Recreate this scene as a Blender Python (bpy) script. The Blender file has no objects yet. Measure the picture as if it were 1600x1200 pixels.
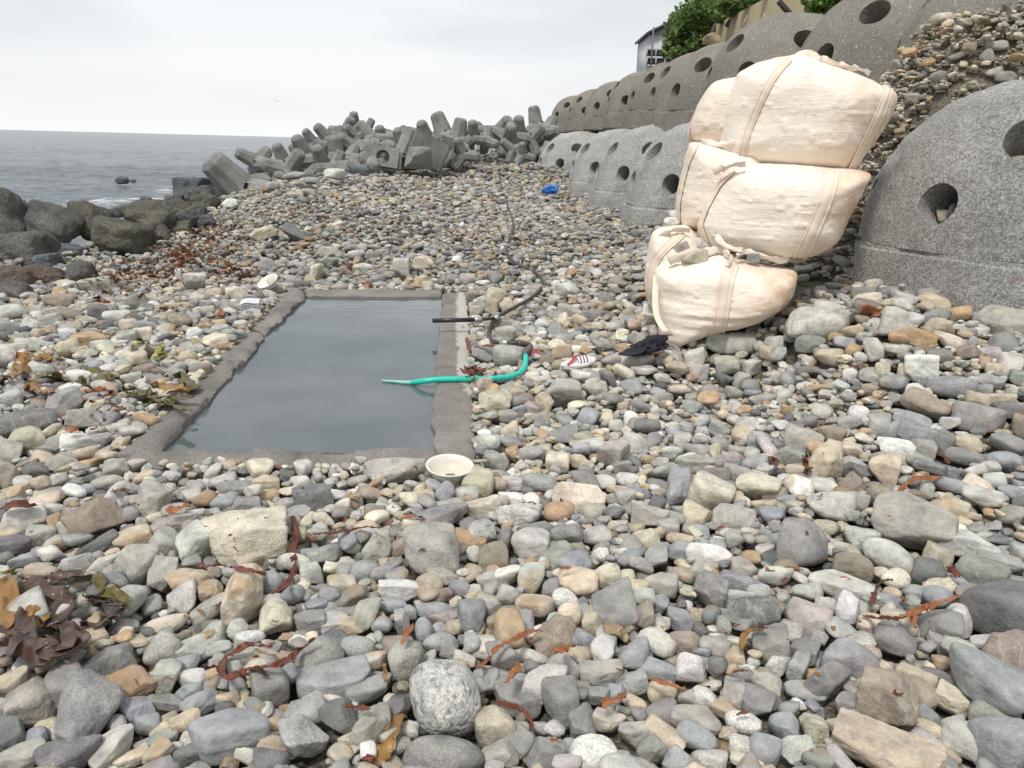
import bpy, bmesh, math, random
import numpy as np
np.seterr(all='ignore')
from mathutils import Vector, Matrix, Euler
C = bpy.context.scene.collection
R_ = math.radians
rng = np.random.default_rng(7)
random.seed(7)
# ---------------------------------------------------------------- camera
F = 1250.0
PITCH, ROLL = R_(16.78), R_(1.5)
CAM = np.array([0.0, 0.0, 1.6])
_M = Euler((R_(90) - PITCH, 0, 0)).to_matrix() @ Matrix.Rotation(ROLL, 3, 'Z')
RM = np.array(_M)
cam = bpy.data.cameras.new('camera')
co = bpy.data.objects.new('camera', cam); C.objects.link(co)
co.matrix_world = Matrix.Translation(Vector(CAM)) @ _M.to_4x4()
cam.sensor_fit = 'HORIZONTAL'; cam.sensor_width = 36; cam.lens = 36 * F / 1600
cam.clip_start = 0.05; cam.clip_end = 12000
bpy.context.scene.camera = co
# ---------------------------------------------------------------- light
SC = bpy.context.scene
SC.view_settings.view_transform = 'Standard'; SC.view_settings.look = 'None'
SC.view_settings.gamma = 1; SC.view_settings.exposure = 0.60
try: SC.view_settings.use_curve_mapping = False
except Exception: pass
SUN_EL, SUN_AZ = R_(58), R_(205)      # azimuth clockwise from +Y: the light comes from behind and a little left
w = bpy.data.worlds.new('World'); SC.world = w; w.use_nodes = True
nt = w.node_tree; N = nt.nodes; L = nt.links; N.clear()
out = N.new('ShaderNodeOutputWorld'); bg = N.new('ShaderNodeBackground'); bg.inputs[1].default_value = 0.1
sky = N.new('ShaderNodeTexSky'); sky.sky_type = 'NISHITA'; sky.sun_disc = False
sky.sun_elevation = SUN_EL; sky.sun_rotation = SUN_AZ; sky.dust_density = 3
tc = N.new('ShaderNodeTexCoord'); mp = N.new('ShaderNodeMapping'); mp.inputs['Scale'].default_value = (1.0, 1.0, 4.5)
n1 = N.new('ShaderNodeTexNoise'); n1.inputs['Scale'].default_value = 1.9; n1.inputs['Detail'].default_value = 5; n1.inputs['Roughness'].default_value = .48
L.new(tc.outputs['Generated'], mp.inputs[0]); L.new(mp.outputs[0], n1.inputs['Vector'])
cr = N.new('ShaderNodeValToRGB')      # the cloud deck: light grey with bright, slightly warm gaps
e = cr.color_ramp.elements
e[0].position = .38; e[0].color = (4.1, 4.35, 4.65, 1); e[1].position = .60; e[1].color = (6.2, 6.32, 6.45, 1)
L.new(n1.outputs['Fac'], cr.inputs[0])
sep = N.new('ShaderNodeSeparateXYZ'); L.new(tc.outputs['Generated'], sep.inputs[0])
mr = N.new('ShaderNodeMapRange'); mr.inputs[1].default_value = 0.0; mr.inputs[2].default_value = .16
mr.inputs[3].default_value = 1; mr.inputs[4].default_value = 0
L.new(sep.outputs['Z'], mr.inputs[0])
mh = N.new('ShaderNodeMix'); mh.data_type = 'RGBA'; mh.inputs[7].default_value = (6.9, 6.95, 6.95, 1)   # pale band above the horizon
L.new(mr.outputs[0], mh.inputs[0]); L.new(cr.outputs[0], mh.inputs[6])
mx = N.new('ShaderNodeMix'); mx.data_type = 'RGBA'; mx.inputs[0].default_value = .93
L.new(sky.outputs[0], mx.inputs[6]); L.new(mh.outputs[2], mx.inputs[7])
L.new(mx.outputs[2], bg.inputs[0]); L.new(bg.outputs[0], out.inputs[0])
sl = bpy.data.lights.new('sun', 'SUN'); sl.energy = 1.5; sl.angle = R_(10); sl.color = (1, .97, .92)
so = bpy.data.objects.new('sun', sl); C.objects.link(so)
sd = Vector((math.sin(SUN_AZ) * math.cos(SUN_EL), math.cos(SUN_AZ) * math.cos(SUN_EL), math.sin(SUN_EL)))
so.rotation_euler = sd.to_track_quat('Z', 'Y').to_euler(); so.location = sd * 60
SC.cycles.max_bounces = 6; SC.cycles.diffuse_bounces = 3; SC.cycles.transmission_bounces = 4
SC.cycles.use_denoising = True
# ---------------------------------------------------------------- projection helpers
def P(px, py, d):
    return CAM + d * (RM @ np.array([(px - 800) / F, -(py - 600) / F, -1.0]))
def PX(X):
    """world points (n,3) -> px, py, depth"""
    q = (np.atleast_2d(X) - CAM) @ RM
    d = -q[:, 2]; dd = np.where(np.abs(d) < 1e-6, 1e-6, d)
    return 800 + F * q[:, 0] / dd, 600 - F * q[:, 1] / dd, d
# ---------------------------------------------------------------- noise
def _h(i, j, k, s):
    n = (i * 374761393 + j * 668265263 + k * 2147483647 + s * 1274126177) & 0xFFFFFFFF
    n = ((n ^ (n >> 13)) * 1274126177) & 0xFFFFFFFF
    n = ((n ^ (n >> 16)) * 2246822519) & 0xFFFFFFFF
    return ((n ^ (n >> 15)) & 0xFFFF) / 65535.0
def vn(p, s=0):
    p = np.asarray(p, float); f = np.floor(p).astype(np.int64); t = p - f; t = t * t * (3 - 2 * t)
    i, j, k = f[..., 0], f[..., 1], f[..., 2]; x, y, z = t[..., 0], t[..., 1], t[..., 2]
    r = 0
    for a in (0, 1):
        for b in (0, 1):
            for c in (0, 1):
                r = r + _h(i + a, j + b, k + c, s) * (x if a else 1 - x) * (y if b else 1 - y) * (z if c else 1 - z)
    return r * 2 - 1
def fbm(p, o=3, s=0, g=.5):
    p = np.asarray(p, float); r = 0; a = 1
    for i in range(o):
        r = r + a * vn(p * (2.03 ** i) + i * 17.3, s + i); a *= g
    return r
# ---------------------------------------------------------------- mesh + object helpers
def mesh_np(name, V, Fc, mat=None, col=None, smooth=True, flat_sides=False):
    V = np.asarray(V, np.float32); me = bpy.data.meshes.new(name)
    if isinstance(Fc, np.ndarray):
        k = Fc.shape[1]; nf = len(Fc); flat = Fc.ravel().astype(np.int32)
        st = np.arange(0, nf * k, k, dtype=np.int32)
    else:
        nf = len(Fc); ln = np.array([len(f) for f in Fc]); flat = np.array([i for f in Fc for i in f], np.int32)
        st = np.concatenate([[0], np.cumsum(ln)[:-1]]).astype(np.int32)
    me.vertices.add(len(V)); me.vertices.foreach_set('co', V.ravel())
    me.loops.add(len(flat)); me.loops.foreach_set('vertex_index', flat)
    me.polygons.add(nf); me.polygons.foreach_set('loop_start', st)
    me.update(calc_edges=True)
    if smooth is not False: me.polygons.foreach_set('use_smooth', np.ones(nf, bool) if smooth is True else smooth)
    if col is not None:
        a = me.color_attributes.new('Col', 'FLOAT_COLOR', 'POINT'); a.data.foreach_set('color', np.asarray(col, np.float32).ravel())
    if mat: me.materials.append(mat)
    me.validate()
    if flat_sides:
        nz = np.empty(len(me.polygons) * 3); me.polygons.foreach_get('normal', nz); me.polygons.foreach_set('use_smooth', np.abs(nz[2::3]) > .6)
    return me
def tag(o, label=None, cat=None, group=None, kind=None):
    if label: o['label'] = label
    if cat: o['category'] = cat
    if group: o['group'] = group
    if kind: o['kind'] = kind
    return o
def link(name, me, parent=None, loc=None):
    o = bpy.data.objects.new(name, me); C.objects.link(o)
    if parent is not None: o.parent = parent
    if loc is not None: o.location = loc
    return o
def empty(name, loc, label, cat, group=None, rz=0):
    o = link(name, None, None, Vector(loc)); o.rotation_euler = (0, 0, rz); o.empty_display_size = .1
    return tag(o, label, cat, group)
def part(name, V, Fc, mat, parent, smooth=True, col=None, flat_sides=False):
    """mesh child given in WORLD coordinates; stored relative to its parent's origin (parents are unrotated)"""
    o0 = np.array(parent_origin(parent)); return link(name, mesh_np(name, np.asarray(V) - o0, Fc, mat, col, smooth, flat_sides), parent)
def parent_origin(p):
    v = Vector((0, 0, 0))
    while p is not None: v = v + p.location; p = p.parent
    return v
def copy_tree(o, parent=None):
    c = o.copy(); C.objects.link(c); c.parent = parent
    for ch in list(o.children): copy_tree(ch, c)
    return c
def box(c, s, R=None, bev=0):
    bm = bmesh.new(); bmesh.ops.create_cube(bm, size=1)
    for v in bm.verts: v.co = Vector((v.co.x * s[0], v.co.y * s[1], v.co.z * s[2]))
    if bev: bmesh.ops.bevel(bm, geom=bm.edges[:], offset=bev, segments=2, affect='EDGES')
    V = np.array([v.co[:] for v in bm.verts]); bm.verts.index_update(); Fc = [[v.index for v in f.verts] for f in bm.faces]; bm.free()
    if R is not None: V = V @ np.array(R).T
    return V + np.array(c), Fc
def join(parts):
    V = []; Fc = []; n = 0
    for v, f in parts:
        V.append(np.asarray(v)); Fc += [[i + n for i in x] for x in f]; n += len(v)
    return np.vstack(V), Fc
def smoothpath(pts, step):
    pts = np.asarray(pts, float); n = len(pts); out = []
    for i in range(n - 1):
        p0, p1, p2, p3 = pts[max(i - 1, 0)], pts[i], pts[i + 1], pts[min(i + 2, n - 1)]
        k = max(2, int(np.linalg.norm(p2 - p1) / step))
        for t in np.arange(k) / k:
            out.append(.5 * ((2 * p1) + (-p0 + p2) * t + (2 * p0 - 5 * p1 + 4 * p2 - p3) * t * t + (-p0 + 3 * p1 - 3 * p2 + p3) * t ** 3))
    out.append(pts[-1]); return np.array(out)
def tube(path, r, seg=10, caps=True):
    path = np.asarray(path, float); n = len(path); r = np.full(n, r) if np.isscalar(r) else np.asarray(r)
    T = np.gradient(path, axis=0); T /= np.linalg.norm(T, axis=1, keepdims=True) + 1e-9
    up = np.array([0, 0, 1.]) if abs(T[0, 2]) < .9 else np.array([1., 0, 0]); V = []
    a = np.linspace(0, 2 * np.pi, seg, endpoint=False)
    for i in range(n):
        s = np.cross(T[i], up); s /= np.linalg.norm(s) + 1e-9; up = np.cross(s, T[i])
        V.append(path[i] + r[i] * (np.cos(a)[:, None] * s + np.sin(a)[:, None] * up))
    V = np.vstack(V); Fc = [[i * seg + j, i * seg + (j + 1) % seg, (i + 1) * seg + (j + 1) % seg, (i + 1) * seg + j] for i in range(n - 1) for j in range(seg)]
    if caps: Fc += [list(range(seg))[::-1], [(n - 1) * seg + j for j in range(seg)]]
    return V, Fc
# ---------------------------------------------------------------- materials
def mat(name, rough=.8):
    m = bpy.data.materials.new(name); m.use_nodes = True; n = m.node_tree.nodes; b = n['Principled BSDF']
    b.inputs['Roughness'].default_value = rough; return m, n, m.node_tree.links, b
def noise(n, l, vec, scale, detail=4, rough=.55):
    t = n.new('ShaderNodeTexNoise'); t.inputs['Scale'].default_value = scale; t.inputs['Detail'].default_value = detail; t.inputs['Roughness'].default_value = rough
    if vec is not None: l.new(vec, t.inputs['Vector'])
    return t.outputs['Fac']
def ramp(n, l, src, a, b, ca=(0, 0, 0, 1), cb=(1, 1, 1, 1)):
    r = n.new('ShaderNodeValToRGB'); r.color_ramp.elements[0].position = a; r.color_ramp.elements[0].color = ca
    r.color_ramp.elements[1].position = b; r.color_ramp.elements[1].color = cb; l.new(src, r.inputs[0]); return r.outputs[0]
def mix(n, l, fac, a, b, mode='MIX'):
    m = n.new('ShaderNodeMix'); m.data_type = 'RGBA'; m.blend_type = mode
    for s, v in ((0, fac), (6, a), (7, b)):
        if isinstance(v, (int, float)): m.inputs[s].default_value = v
        elif isinstance(v, tuple): m.inputs[s].default_value = v if len(v) == 4 else (*v, 1)
        else: l.new(v, m.inputs[s])
    return m.outputs[2]
def bump(n, l, src, strength, dist, prev=None):
    b = n.new('ShaderNodeBump'); b.inputs['Strength'].default_value = strength; b.inputs['Distance'].default_value = dist
    l.new(src, b.inputs['Height'])
    if prev is not None: l.new(prev, b.inputs['Normal'])
    return b.outputs[0]
def math_(n, l, op, a, b=None):
    m = n.new('ShaderNodeMath'); m.operation = op
    for i, v in enumerate((a, b)):
        if v is None: continue
        if isinstance(v, (int, float)): m.inputs[i].default_value = v
        else: l.new(v, m.inputs[i])
    return m.outputs[0]
def stone_mat():
    m, n, l, b = mat('beach_stone', .82)
    at = n.new('ShaderNodeAttribute'); at.attribute_name = 'Col'
    tcn = n.new('ShaderNodeTexCoord'); va = n.new('ShaderNodeVectorMath'); va.operation = 'ADD'
    cmb = n.new('ShaderNodeCombineXYZ'); off = math_(n, l, 'MULTIPLY', at.outputs['Alpha'], 37.0)
    for i in range(3): l.new(off, cmb.inputs[i])
    l.new(tcn.outputs['Object'], va.inputs[0]); l.new(cmb.outputs[0], va.inputs[1]); vec = va.outputs[0]
    al = at.outputs['Alpha']
    mot = noise(n, l, vec, 14, 7, .68)
    col = mix(n, l, 1.0, at.outputs['Color'], ramp(n, l, mot, .3, .72, (.58, .58, .59, 1), (1.3, 1.285, 1.24, 1)), 'MULTIPLY')
    # speckled (granite-like) stones, alpha > .7
    spk = noise(n, l, vec, 170, 2, .7)
    col2 = mix(n, l, 1.0, col, ramp(n, l, spk, .36, .64, (.66, .66, .67, 1), (1.2, 1.2, 1.19, 1)), 'MULTIPLY')
    col = mix(n, l, ramp(n, l, al, .6, .95, (.25, .25, .25, 1), (1, 1, 1, 1)), col, col2)
    # ochre stains on the others
    stf = math_(n, l, 'MULTIPLY', ramp(n, l, noise(n, l, vec, 9, 3), .52, .66), ramp(n, l, al, .22, .3, (.62, .62, .62, 1), (0, 0, 0, 1)))
    col = mix(n, l, stf, col, (.40, .26, .13))
    # pale veins, alpha .3 - .5
    wv = n.new('ShaderNodeTexWave'); wv.inputs['Scale'].default_value = 6; wv.inputs['Distortion'].default_value = 16; wv.inputs['Detail'].default_value = 3; wv.inputs['Detail Scale'].default_value = 1.5
    l.new(vec, wv.inputs['Vector'])
    vf = math_(n, l, 'MULTIPLY', ramp(n, l, wv.outputs['Fac'], .90, 1.0), ramp(n, l, al, .36, .37, (0, 0, 0, 1), (.28, .28, .28, 1)))
    vf = math_(n, l, 'MULTIPLY', vf, ramp(n, l, al, .5, .51, (1, 1, 1, 1), (0, 0, 0, 1)))
    col = mix(n, l, vf, col, (.62, .6, .56))
    # dried salt / lichen freckles
    fr = ramp(n, l, noise(n, l, vec, 45, 4, .7), .66, .72)
    col = mix(n, l, math_(n, l, 'MULTIPLY', fr, .5), col, (.6, .59, .56))
    l.new(col, b.inputs['Base Color'])
    rr = ramp(n, l, mot, .3, .7, (.7, .7, .7, 1), (.92, .92, .92, 1)); l.new(rr, b.inputs['Roughness'])
    nb = bump(n, l, noise(n, l, vec, 28, 5, .65), .8, .014); nb = bump(n, l, noise(n, l, vec, 150, 3, .7), .5, .003, nb)
    l.new(nb, b.inputs['Normal']); b.inputs['Specular IOR Level'].default_value = .35
    return m
def concrete_mat(name, base, dark, pale, spots=.6, bscale=22, bd=.03, rust=0.0, grain=.42, gs=75):
    m, n, l, b = mat(name, .92)
    tcn = n.new('ShaderNodeTexCoord'); vec = tcn.outputs['Object']
    c = mix(n, l, ramp(n, l, noise(n, l, vec, 1.7, 6, .62), .36, .66), dark, base)
    fine = noise(n, l, vec, gs, 3, .75)
    vg = n.new('ShaderNodeTexVoronoi'); vg.inputs['Scale'].default_value = gs * 1.15; l.new(vec, vg.inputs['Vector']); sc3 = n.new('ShaderNodeSeparateColor'); l.new(vg.outputs['Color'], sc3.inputs[0])
    fine = math_(n, l, 'ADD', math_(n, l, 'MULTIPLY', fine, .55), math_(n, l, 'MULTIPLY', sc3.outputs[0], .45))
    c = mix(n, l, 1.0, c, ramp(n, l, fine, .30, .70, (1 - grain,) * 3 + (1,), (1 + grain,) * 3 + (1,)), 'MULTIPLY')
    agg = n.new('ShaderNodeTexVoronoi'); agg.inputs['Scale'].default_value = 42; l.new(vec, agg.inputs['Vector'])
    c = mix(n, l, math_(n, l, 'MULTIPLY', ramp(n, l, noise(n, l, vec, 38, 3, .7), .60, .68), spots), c, pale)
    c = mix(n, l, math_(n, l, 'MULTIPLY', ramp(n, l, agg.outputs['Distance'], .12, .3, (1, 1, 1, 1), (0, 0, 0, 1)), .35), c, dark)
    if rust: c = mix(n, l, math_(n, l, 'MULTIPLY', ramp(n, l, noise(n, l, vec, 3.1, 5, .6), .64, .74), rust), c, (.3, .15, .06))
    l.new(c, b.inputs['Base Color'])
    nb = bump(n, l, noise(n, l, vec, bscale, 6, .75), .9, bd); nb = bump(n, l, fine, .8, bd * .35, nb); l.new(nb, b.inputs['Normal'])
    b.inputs['Specular IOR Level'].default_value = .25
    return m
def plain_mat(name, col, rough=.5, metal=0.0, var=.15, scale=20, bd=0.0, spec=.5):
    m, n, l, b = mat(name, rough); tcn = n.new('ShaderNodeTexCoord'); f = noise(n, l, tcn.outputs['Object'], scale, 4)
    lo = tuple(c * (1 - var) for c in col) + (1,); hi = tuple(min(1, c * (1 + var)) for c in col) + (1,)
    l.new(ramp(n, l, f, .3, .7, lo, hi), b.inputs['Base Color']); b.inputs['Metallic'].default_value = metal
    b.inputs['Specular IOR Level'].default_value = spec
    if bd: l.new(bump(n, l, noise(n, l, tcn.outputs['Object'], scale * 3, 4), .5, bd), b.inputs['Normal'])
    return m
M_STONE = stone_mat()
M_DOME = concrete_mat('pitted_concrete', (.62, .605, .575), (.41, .40, .375), (.80, .79, .77), .9, 26, .05, .5, .42, 92)
M_DOME2 = concrete_mat('weathered_concrete', (.285, .26, .22), (.20, .185, .16), (.62, .61, .57), .8, 16, .012, .2, .18)
M_TETRA = concrete_mat('sea_worn_concrete', (.35, .345, .325), (.20, .198, .185), (.55, .54, .52), .5, 14, .02, 0, .25)
M_RIM = concrete_mat('basin_concrete', (.20, .18, .16), (.12, .107, .095), (.40, .38, .35), .35, 30, .014)
M_BOULD = concrete_mat('dark_boulder', (.18, .175, .16), (.08, .078, .074), (.26, .26, .25), .25, 9, .03)
M_MOSS = concrete_mat('mossy_boulder', (.165, .158, .12), (.085, .08, .068), (.2, .2, .17), .25, 9, .03)
M_SLATE = concrete_mat('slate_boulder', (.15, .165, .18), (.07, .075, .085), (.25, .26, .27), .3, 7, .012)
M_BROWNR = concrete_mat('brown_boulder', (.16, .125, .105), (.09, .07, .06), (.25, .22, .2), .3, 9, .02)
# ---------------------------------------------------------------- terrain heights (thin-plate through control points)
SEA = -0.55
_cp = [(0, 0, 0), (-2, 1, 0), (0, 1.5, 0), (1.2, 1.5, .03), (-3, 3, -.02), (0, 4, 0), (-2.4, 5, 0), (-2.6, 7.5, 0), (-.6, 9.4, 0), (.1, 7, 0), (-1.5, 6, 0), (.2, 4.5, 0),
       (-5, 5, -.05), (-8.8, 13.5, -1.0), (-12, 14, -1.6), (-14, 18, -2), (-7.8, 17, -.95), (-12, 25, -1.8), (-8.3, 20, -.9), (-8.6, 25, -.9), (-9, 7, -.8), (-12, 8, -1.6), (-8, 2, -.5),
       (-9, 32, -.6), (-1.5, 12, .08), (0, 16, .3), (-1.5, 22, .5), (0, 28, .75), (0, 36, .9), (-6, 34, .6), (3, 2, .22), (5, 1, .4), (2.6, 3.2, .2), (1.6, 5, .08), (4, -1, .3)]
cps = [np.array(q, float) for q in _cp]
for q in [(1080, 545, 5.6), (975, 355, 10.3), (925, 322, 13.9), (889, 302, 18), (845, 262, 23), (800, 240, 29), (1345, 480, 4.95), (1500, 492, 4.9), (1640, 500, 4.9), (1050, 395, 8), (930, 420, 8.8), (1000, 480, 7),
          (60, 445, 9.1), (-30, 445, 8.8), (20, 412, 9.8), (100, 398, 10.6), (0, 490, 7.9), (150, 402, 10.6), (250, 375, 12.3), (330, 327, 16), (400, 304, 18.5), (470, 290, 21.5), (560, 276, 25), (400, 420, 10.5), (640, 264, 27)]:
    cps.append(P(*q) - np.array([0, 0, .14 if q in ((975, 355, 10.3), (925, 322, 13.9), (889, 302, 18), (1345, 480, 4.95), (1500, 492, 4.9), (1640, 500, 4.9)) else .03 if q[1] > 300 else 0]))
for q in [(5, 7, .5), (4.5, 10, .42), (4.2, 14, .38), (4, 19, .38), (4, 25, .45), (4, 33, .7), (8, 4, .6), (9, 10, .5), (9, 20, .5), (9, 32, .6)]: cps.append(np.array(q, float))
cps = np.array(cps)
def _k(r2): return .5 * r2 * np.log(r2 + 1e-9)
_A = cps[:, :2]; _n = len(cps)
_D = ((_A[:, None] - _A[None]) ** 2).sum(-1); _Km = _k(_D) + np.eye(_n) * .02
_Pm = np.c_[np.ones(_n), _A]; _S = np.block([[_Km, _Pm], [_Pm.T, np.zeros((3, 3))]])
_w = np.linalg.solve(_S, np.r_[cps[:, 2], 0, 0, 0])
GX0, GY0, GD = -18.0, -1.5, .1
gx = np.arange(GX0, 14, GD); gy = np.arange(GY0, 46, GD)
GXX, GYY = np.meshgrid(gx, gy)
_r = ((GXX[..., None] - _A[:, 0]) ** 2 + (GYY[..., None] - _A[:, 1]) ** 2)
TG = (_k(_r) @ _w[:_n]) + _w[_n] + _w[_n + 1] * GXX + _w[_n + 2] * GYY
ROWL = np.array([(10, 4.6), (4.6, 5.3), (3.4, 5.65), (2.75, 6.1), (2.35, 6.7), (2.3, 7.8), (2.45, 10.9), (2.4, 14.5), (2.2, 18.6), (1.6, 23), (1.1, 27.8), (.6, 33), (.2, 46)])
def rowdist(x, y):
    """distance behind (+) or before (-) the feet of the lower blocks"""
    x = np.asarray(x, float); y = np.asarray(y, float); best = np.full(x.shape, 1e9)
    for (x1, y1), (x2, y2) in zip(ROWL[:-1], ROWL[1:]):
        dx, dy = x2 - x1, y2 - y1; t = np.clip(((x - x1) * dx + (y - y1) * dy) / (dx * dx + dy * dy), 0, 1); best = np.minimum(best, np.hypot(x - x1 - t * dx, y - y1 - t * dy))
    poly = np.vstack([ROWL, [(20, 46), (20, 3)]]); return np.where(in_poly(x, y, poly), best, -best)
def in_poly(x, y, poly, m=0.0):
    x = np.asarray(x); y = np.asarray(y); c = np.zeros(x.shape, bool); n = len(poly)
    for i in range(n):
        x1, y1 = poly[i]; x2, y2 = poly[(i + 1) % n]
        k = ((y1 > y) != (y2 > y)) & (x < (x2 - x1) * (y - y1) / (y2 - y1 + 1e-12) + x1); c ^= k
    return c
_s = rowdist(GXX, GYY); _rise = np.interp(GYY, [6, 7.6, 10, 11.5], [2.12, 2.06, 1.7, 1.5]); _t = np.clip(_s / np.interp(GYY, [7.8, 10], [1.4, 2.3]), 0, 1)
TG += _rise * (.75 * _t + .25 * _t * _t * (3 - 2 * _t)) + .10 * np.clip(_s - 2.3, 0, 6)
TG += .03 * vn(np.stack([GXX * .9, GYY * .9, GXX * 0], -1), 5) * np.clip((GYY - 9) / 4, 0, 1)
TG = np.maximum(TG, -3)
def T(x, y):
    x = np.asarray(x, float); y = np.asarray(y, float)
    fx = np.clip((x - GX0) / GD, 0, len(gx) - 1.001); fy = np.clip((y - GY0) / GD, 0, len(gy) - 1.001)
    i = fx.astype(int); j = fy.astype(int); u = fx - i; v = fy - j
    return TG[j, i] * (1 - u) * (1 - v) + TG[j, i + 1] * u * (1 - v) + TG[j + 1, i] * (1 - u) * v + TG[j + 1, i + 1] * u * v
def ground(px, py, off=0.0, z=None):
    d = RM @ np.array([(px - 800) / F, -(py - 600) / F, -1.0])
    if z is not None: return CAM + d * ((z - CAM[2]) / d[2])
    ts = np.linspace(1.2, 46, 3000); Q = CAM + ts[:, None] * d
    h = Q[:, 2] - T(Q[:, 0], Q[:, 1]) - off
    k = np.where(h < 0)[0]
    if len(k) == 0: return CAM + 40 * d
    k = max(k[0], 1); a = h[k - 1] / (h[k - 1] - h[k] + 1e-9); t = ts[k - 1] + a * (ts[k] - ts[k - 1])
    return CAM + t * d
# pool outline in plan
RZ = .06
def plan(l): return np.array([ground(x, y, z=RZ)[:2] for x, y in l])
IN_L = [(249, 703), (292, 660), (315, 636), (337, 611), (372, 572), (394, 547), (413, 520), (436, 506), (461, 480), (481, 459)]
OUT_L = [(180, 712), (225, 662), (259, 635), (300, 588), (337, 555), (349, 544), (386, 514), (412, 487), (440, 462), (455, 450)]
IN_NL, IN_NR, IN_FR, IN_FL = (249, 703), (680, 703), (692, 460), (481, 459)
pool_out = plan([(172, 740), (745, 742), (729, 452), (450, 448)])
def in_poly(x, y, poly, m=0.0):
    x = np.asarray(x); y = np.asarray(y); c = np.zeros(x.shape, bool); n = len(poly)
    for i in range(n):
        x1, y1 = poly[i]; x2, y2 = poly[(i + 1) % n]
        k = ((y1 > y) != (y2 > y)) & (x < (x2 - x1) * (y - y1) / (y2 - y1 + 1e-12) + x1); c ^= k
    return c
POOL_HOLE = plan([(215, 718), (712, 718), (710, 456), (466, 455)])
# ---------------------------------------------------------------- ground sheet
m, n, l, b = mat('gravel_ground', .95); tcn = n.new('ShaderNodeTexCoord'); v = tcn.outputs['Object']
c = mix(n, l, ramp(n, l, noise(n, l, v, 1.2, 4), .4, .62), (.13, .12, .10), (.19, .165, .125))
vo = n.new('ShaderNodeTexVoronoi'); vo.inputs['Scale'].default_value = 55; l.new(v, vo.inputs['Vector'])
c = mix(n, l, 1.0, c, ramp(n, l, noise(n, l, v, 60, 4, .7), .3, .7, (.45, .45, .45, 1), (1.6, 1.55, 1.45, 1)), 'MULTIPLY')
l.new(c, b.inputs['Base Color']); l.new(bump(n, l, vo.outputs['Distance'], .9, .02), b.inputs['Normal']); M_GROUND = m
keep = ~in_poly(GXX, GYY, POOL_HOLE)
idx = np.arange(GXX.size).reshape(GXX.shape)
q = np.stack([idx[:-1, :-1], idx[:-1, 1:], idx[1:, 1:], idx[1:, :-1]], -1)
kq = keep[:-1, :-1] & keep[:-1, 1:] & keep[1:, 1:] & keep[1:, :-1]
o = link('beach_ground', mesh_np('beach_ground', np.stack([GXX, GYY, TG], -1).reshape(-1, 3), q[kq].reshape(-1, 4), M_GROUND)); tag(o, kind='structure')
# land behind the embankment, so that nothing is open beyond the terrain patch
o = link('seabed', mesh_np('seabed', [(-5000, -3000, -4), (5000, -3000, -4), (5000, 9000, -4), (-5000, 9000, -4)], [[0, 1, 2, 3]], M_GROUND)); tag(o, kind='structure')
# ---------------------------------------------------------------- sea
rr = np.concatenate([np.linspace(9, 60, 420), np.geomspace(60.3, 9000, 260)]); aa = np.linspace(R_(-75), R_(35), 700)
RR, AA = np.meshgrid(rr, aa, indexing='ij'); X = RR * np.sin(AA); Y = RR * np.cos(AA)
amp = .055 + .035 * np.clip((RR - 20) / 60, 0, 1)
Z = SEA + amp * (fbm(np.stack([X * .55, Y * .9, X * 0], -1), 4, 3, .55) + .5 * vn(np.stack([X * 1.9, Y * 3.2, X * 0], -1), 9))
lod = np.clip(1 - (RR - 90) / 500, .0, 1); Z = SEA + (Z - SEA) * lod
idx = np.arange(X.size).reshape(X.shape); q = np.stack([idx[:-1, :-1], idx[1:, :-1], idx[1:, 1:], idx[:-1, 1:]], -1).reshape(-1, 4)
foam = np.zeros(X.shape)
tz = T(np.clip(X, -17.9, 13.8), np.clip(Y, -1.4, 45.8))
near = (X > -17.5) & (Y < 34)
foam = np.where(near, np.clip(1 - (SEA - tz) / .9, 0, 1), 0)
for (fx, fy, d, w_, h_) in ((375, 233, 60, 7.0, 1.2), (345, 231, 62, 4, 1.2), (300, 300, 24, 2.0, 1.4), (180, 330, 19, 2.2, 1.0), (215, 315, 21, 2.4, 1.1)):
    g = ground(fx, fy, z=SEA); foam = np.maximum(foam, 1.25 * np.exp(-((X - g[0]) / w_) ** 2 - ((Y - g[1]) / h_) ** 2))
col = np.stack([foam, foam, foam, foam * 0 + 1], -1).reshape(-1, 4)
m, n, l, b = mat('sea_water', .12); tcn = n.new('ShaderNodeTexCoord'); mpn = n.new('ShaderNodeMapping'); mpn.inputs['Scale'].default_value = (.6, 1.5, 1)
l.new(tcn.outputs['Object'], mpn.inputs[0]); v = mpn.outputs[0]
at = n.new('ShaderNodeAttribute'); at.attribute_name = 'Col'
fn = ramp(n, l, noise(n, l, v, 2.6, 6, .72), .47, .60); ff = math_(n, l, 'MULTIPLY', fn, at.outputs['Fac'])
ff = ramp(n, l, ff, .30, .55)
wc = mix(n, l, ramp(n, l, noise(n, l, v, .05, 3), .35, .65), (.17, .20, .222), (.22, .25, .265))
l.new(mix(n, l, ff, wc, (.75, .77, .78)), b.inputs['Base Color'])
l.new(ramp(n, l, ff, 0, 1, (.2, .2, .2, 1), (.8, .8, .8, 1)), b.inputs['Roughness'])
nb = bump(n, l, noise(n, l, v, .8, 6, .68), 1, .75); nb = bump(n, l, noise(n, l, v, .12, 4, .6), 1, 1.6, nb); nb = bump(n, l, noise(n, l, v, 5, 4, .6), .8, .06, nb)
l.new(nb, b.inputs['Normal']); b.inputs['IOR'].default_value = 1.33
o = link('sea', mesh_np('sea', np.stack([X, Y, Z], -1).reshape(-1, 3), q, m, col)); tag(o, kind='structure')
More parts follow.
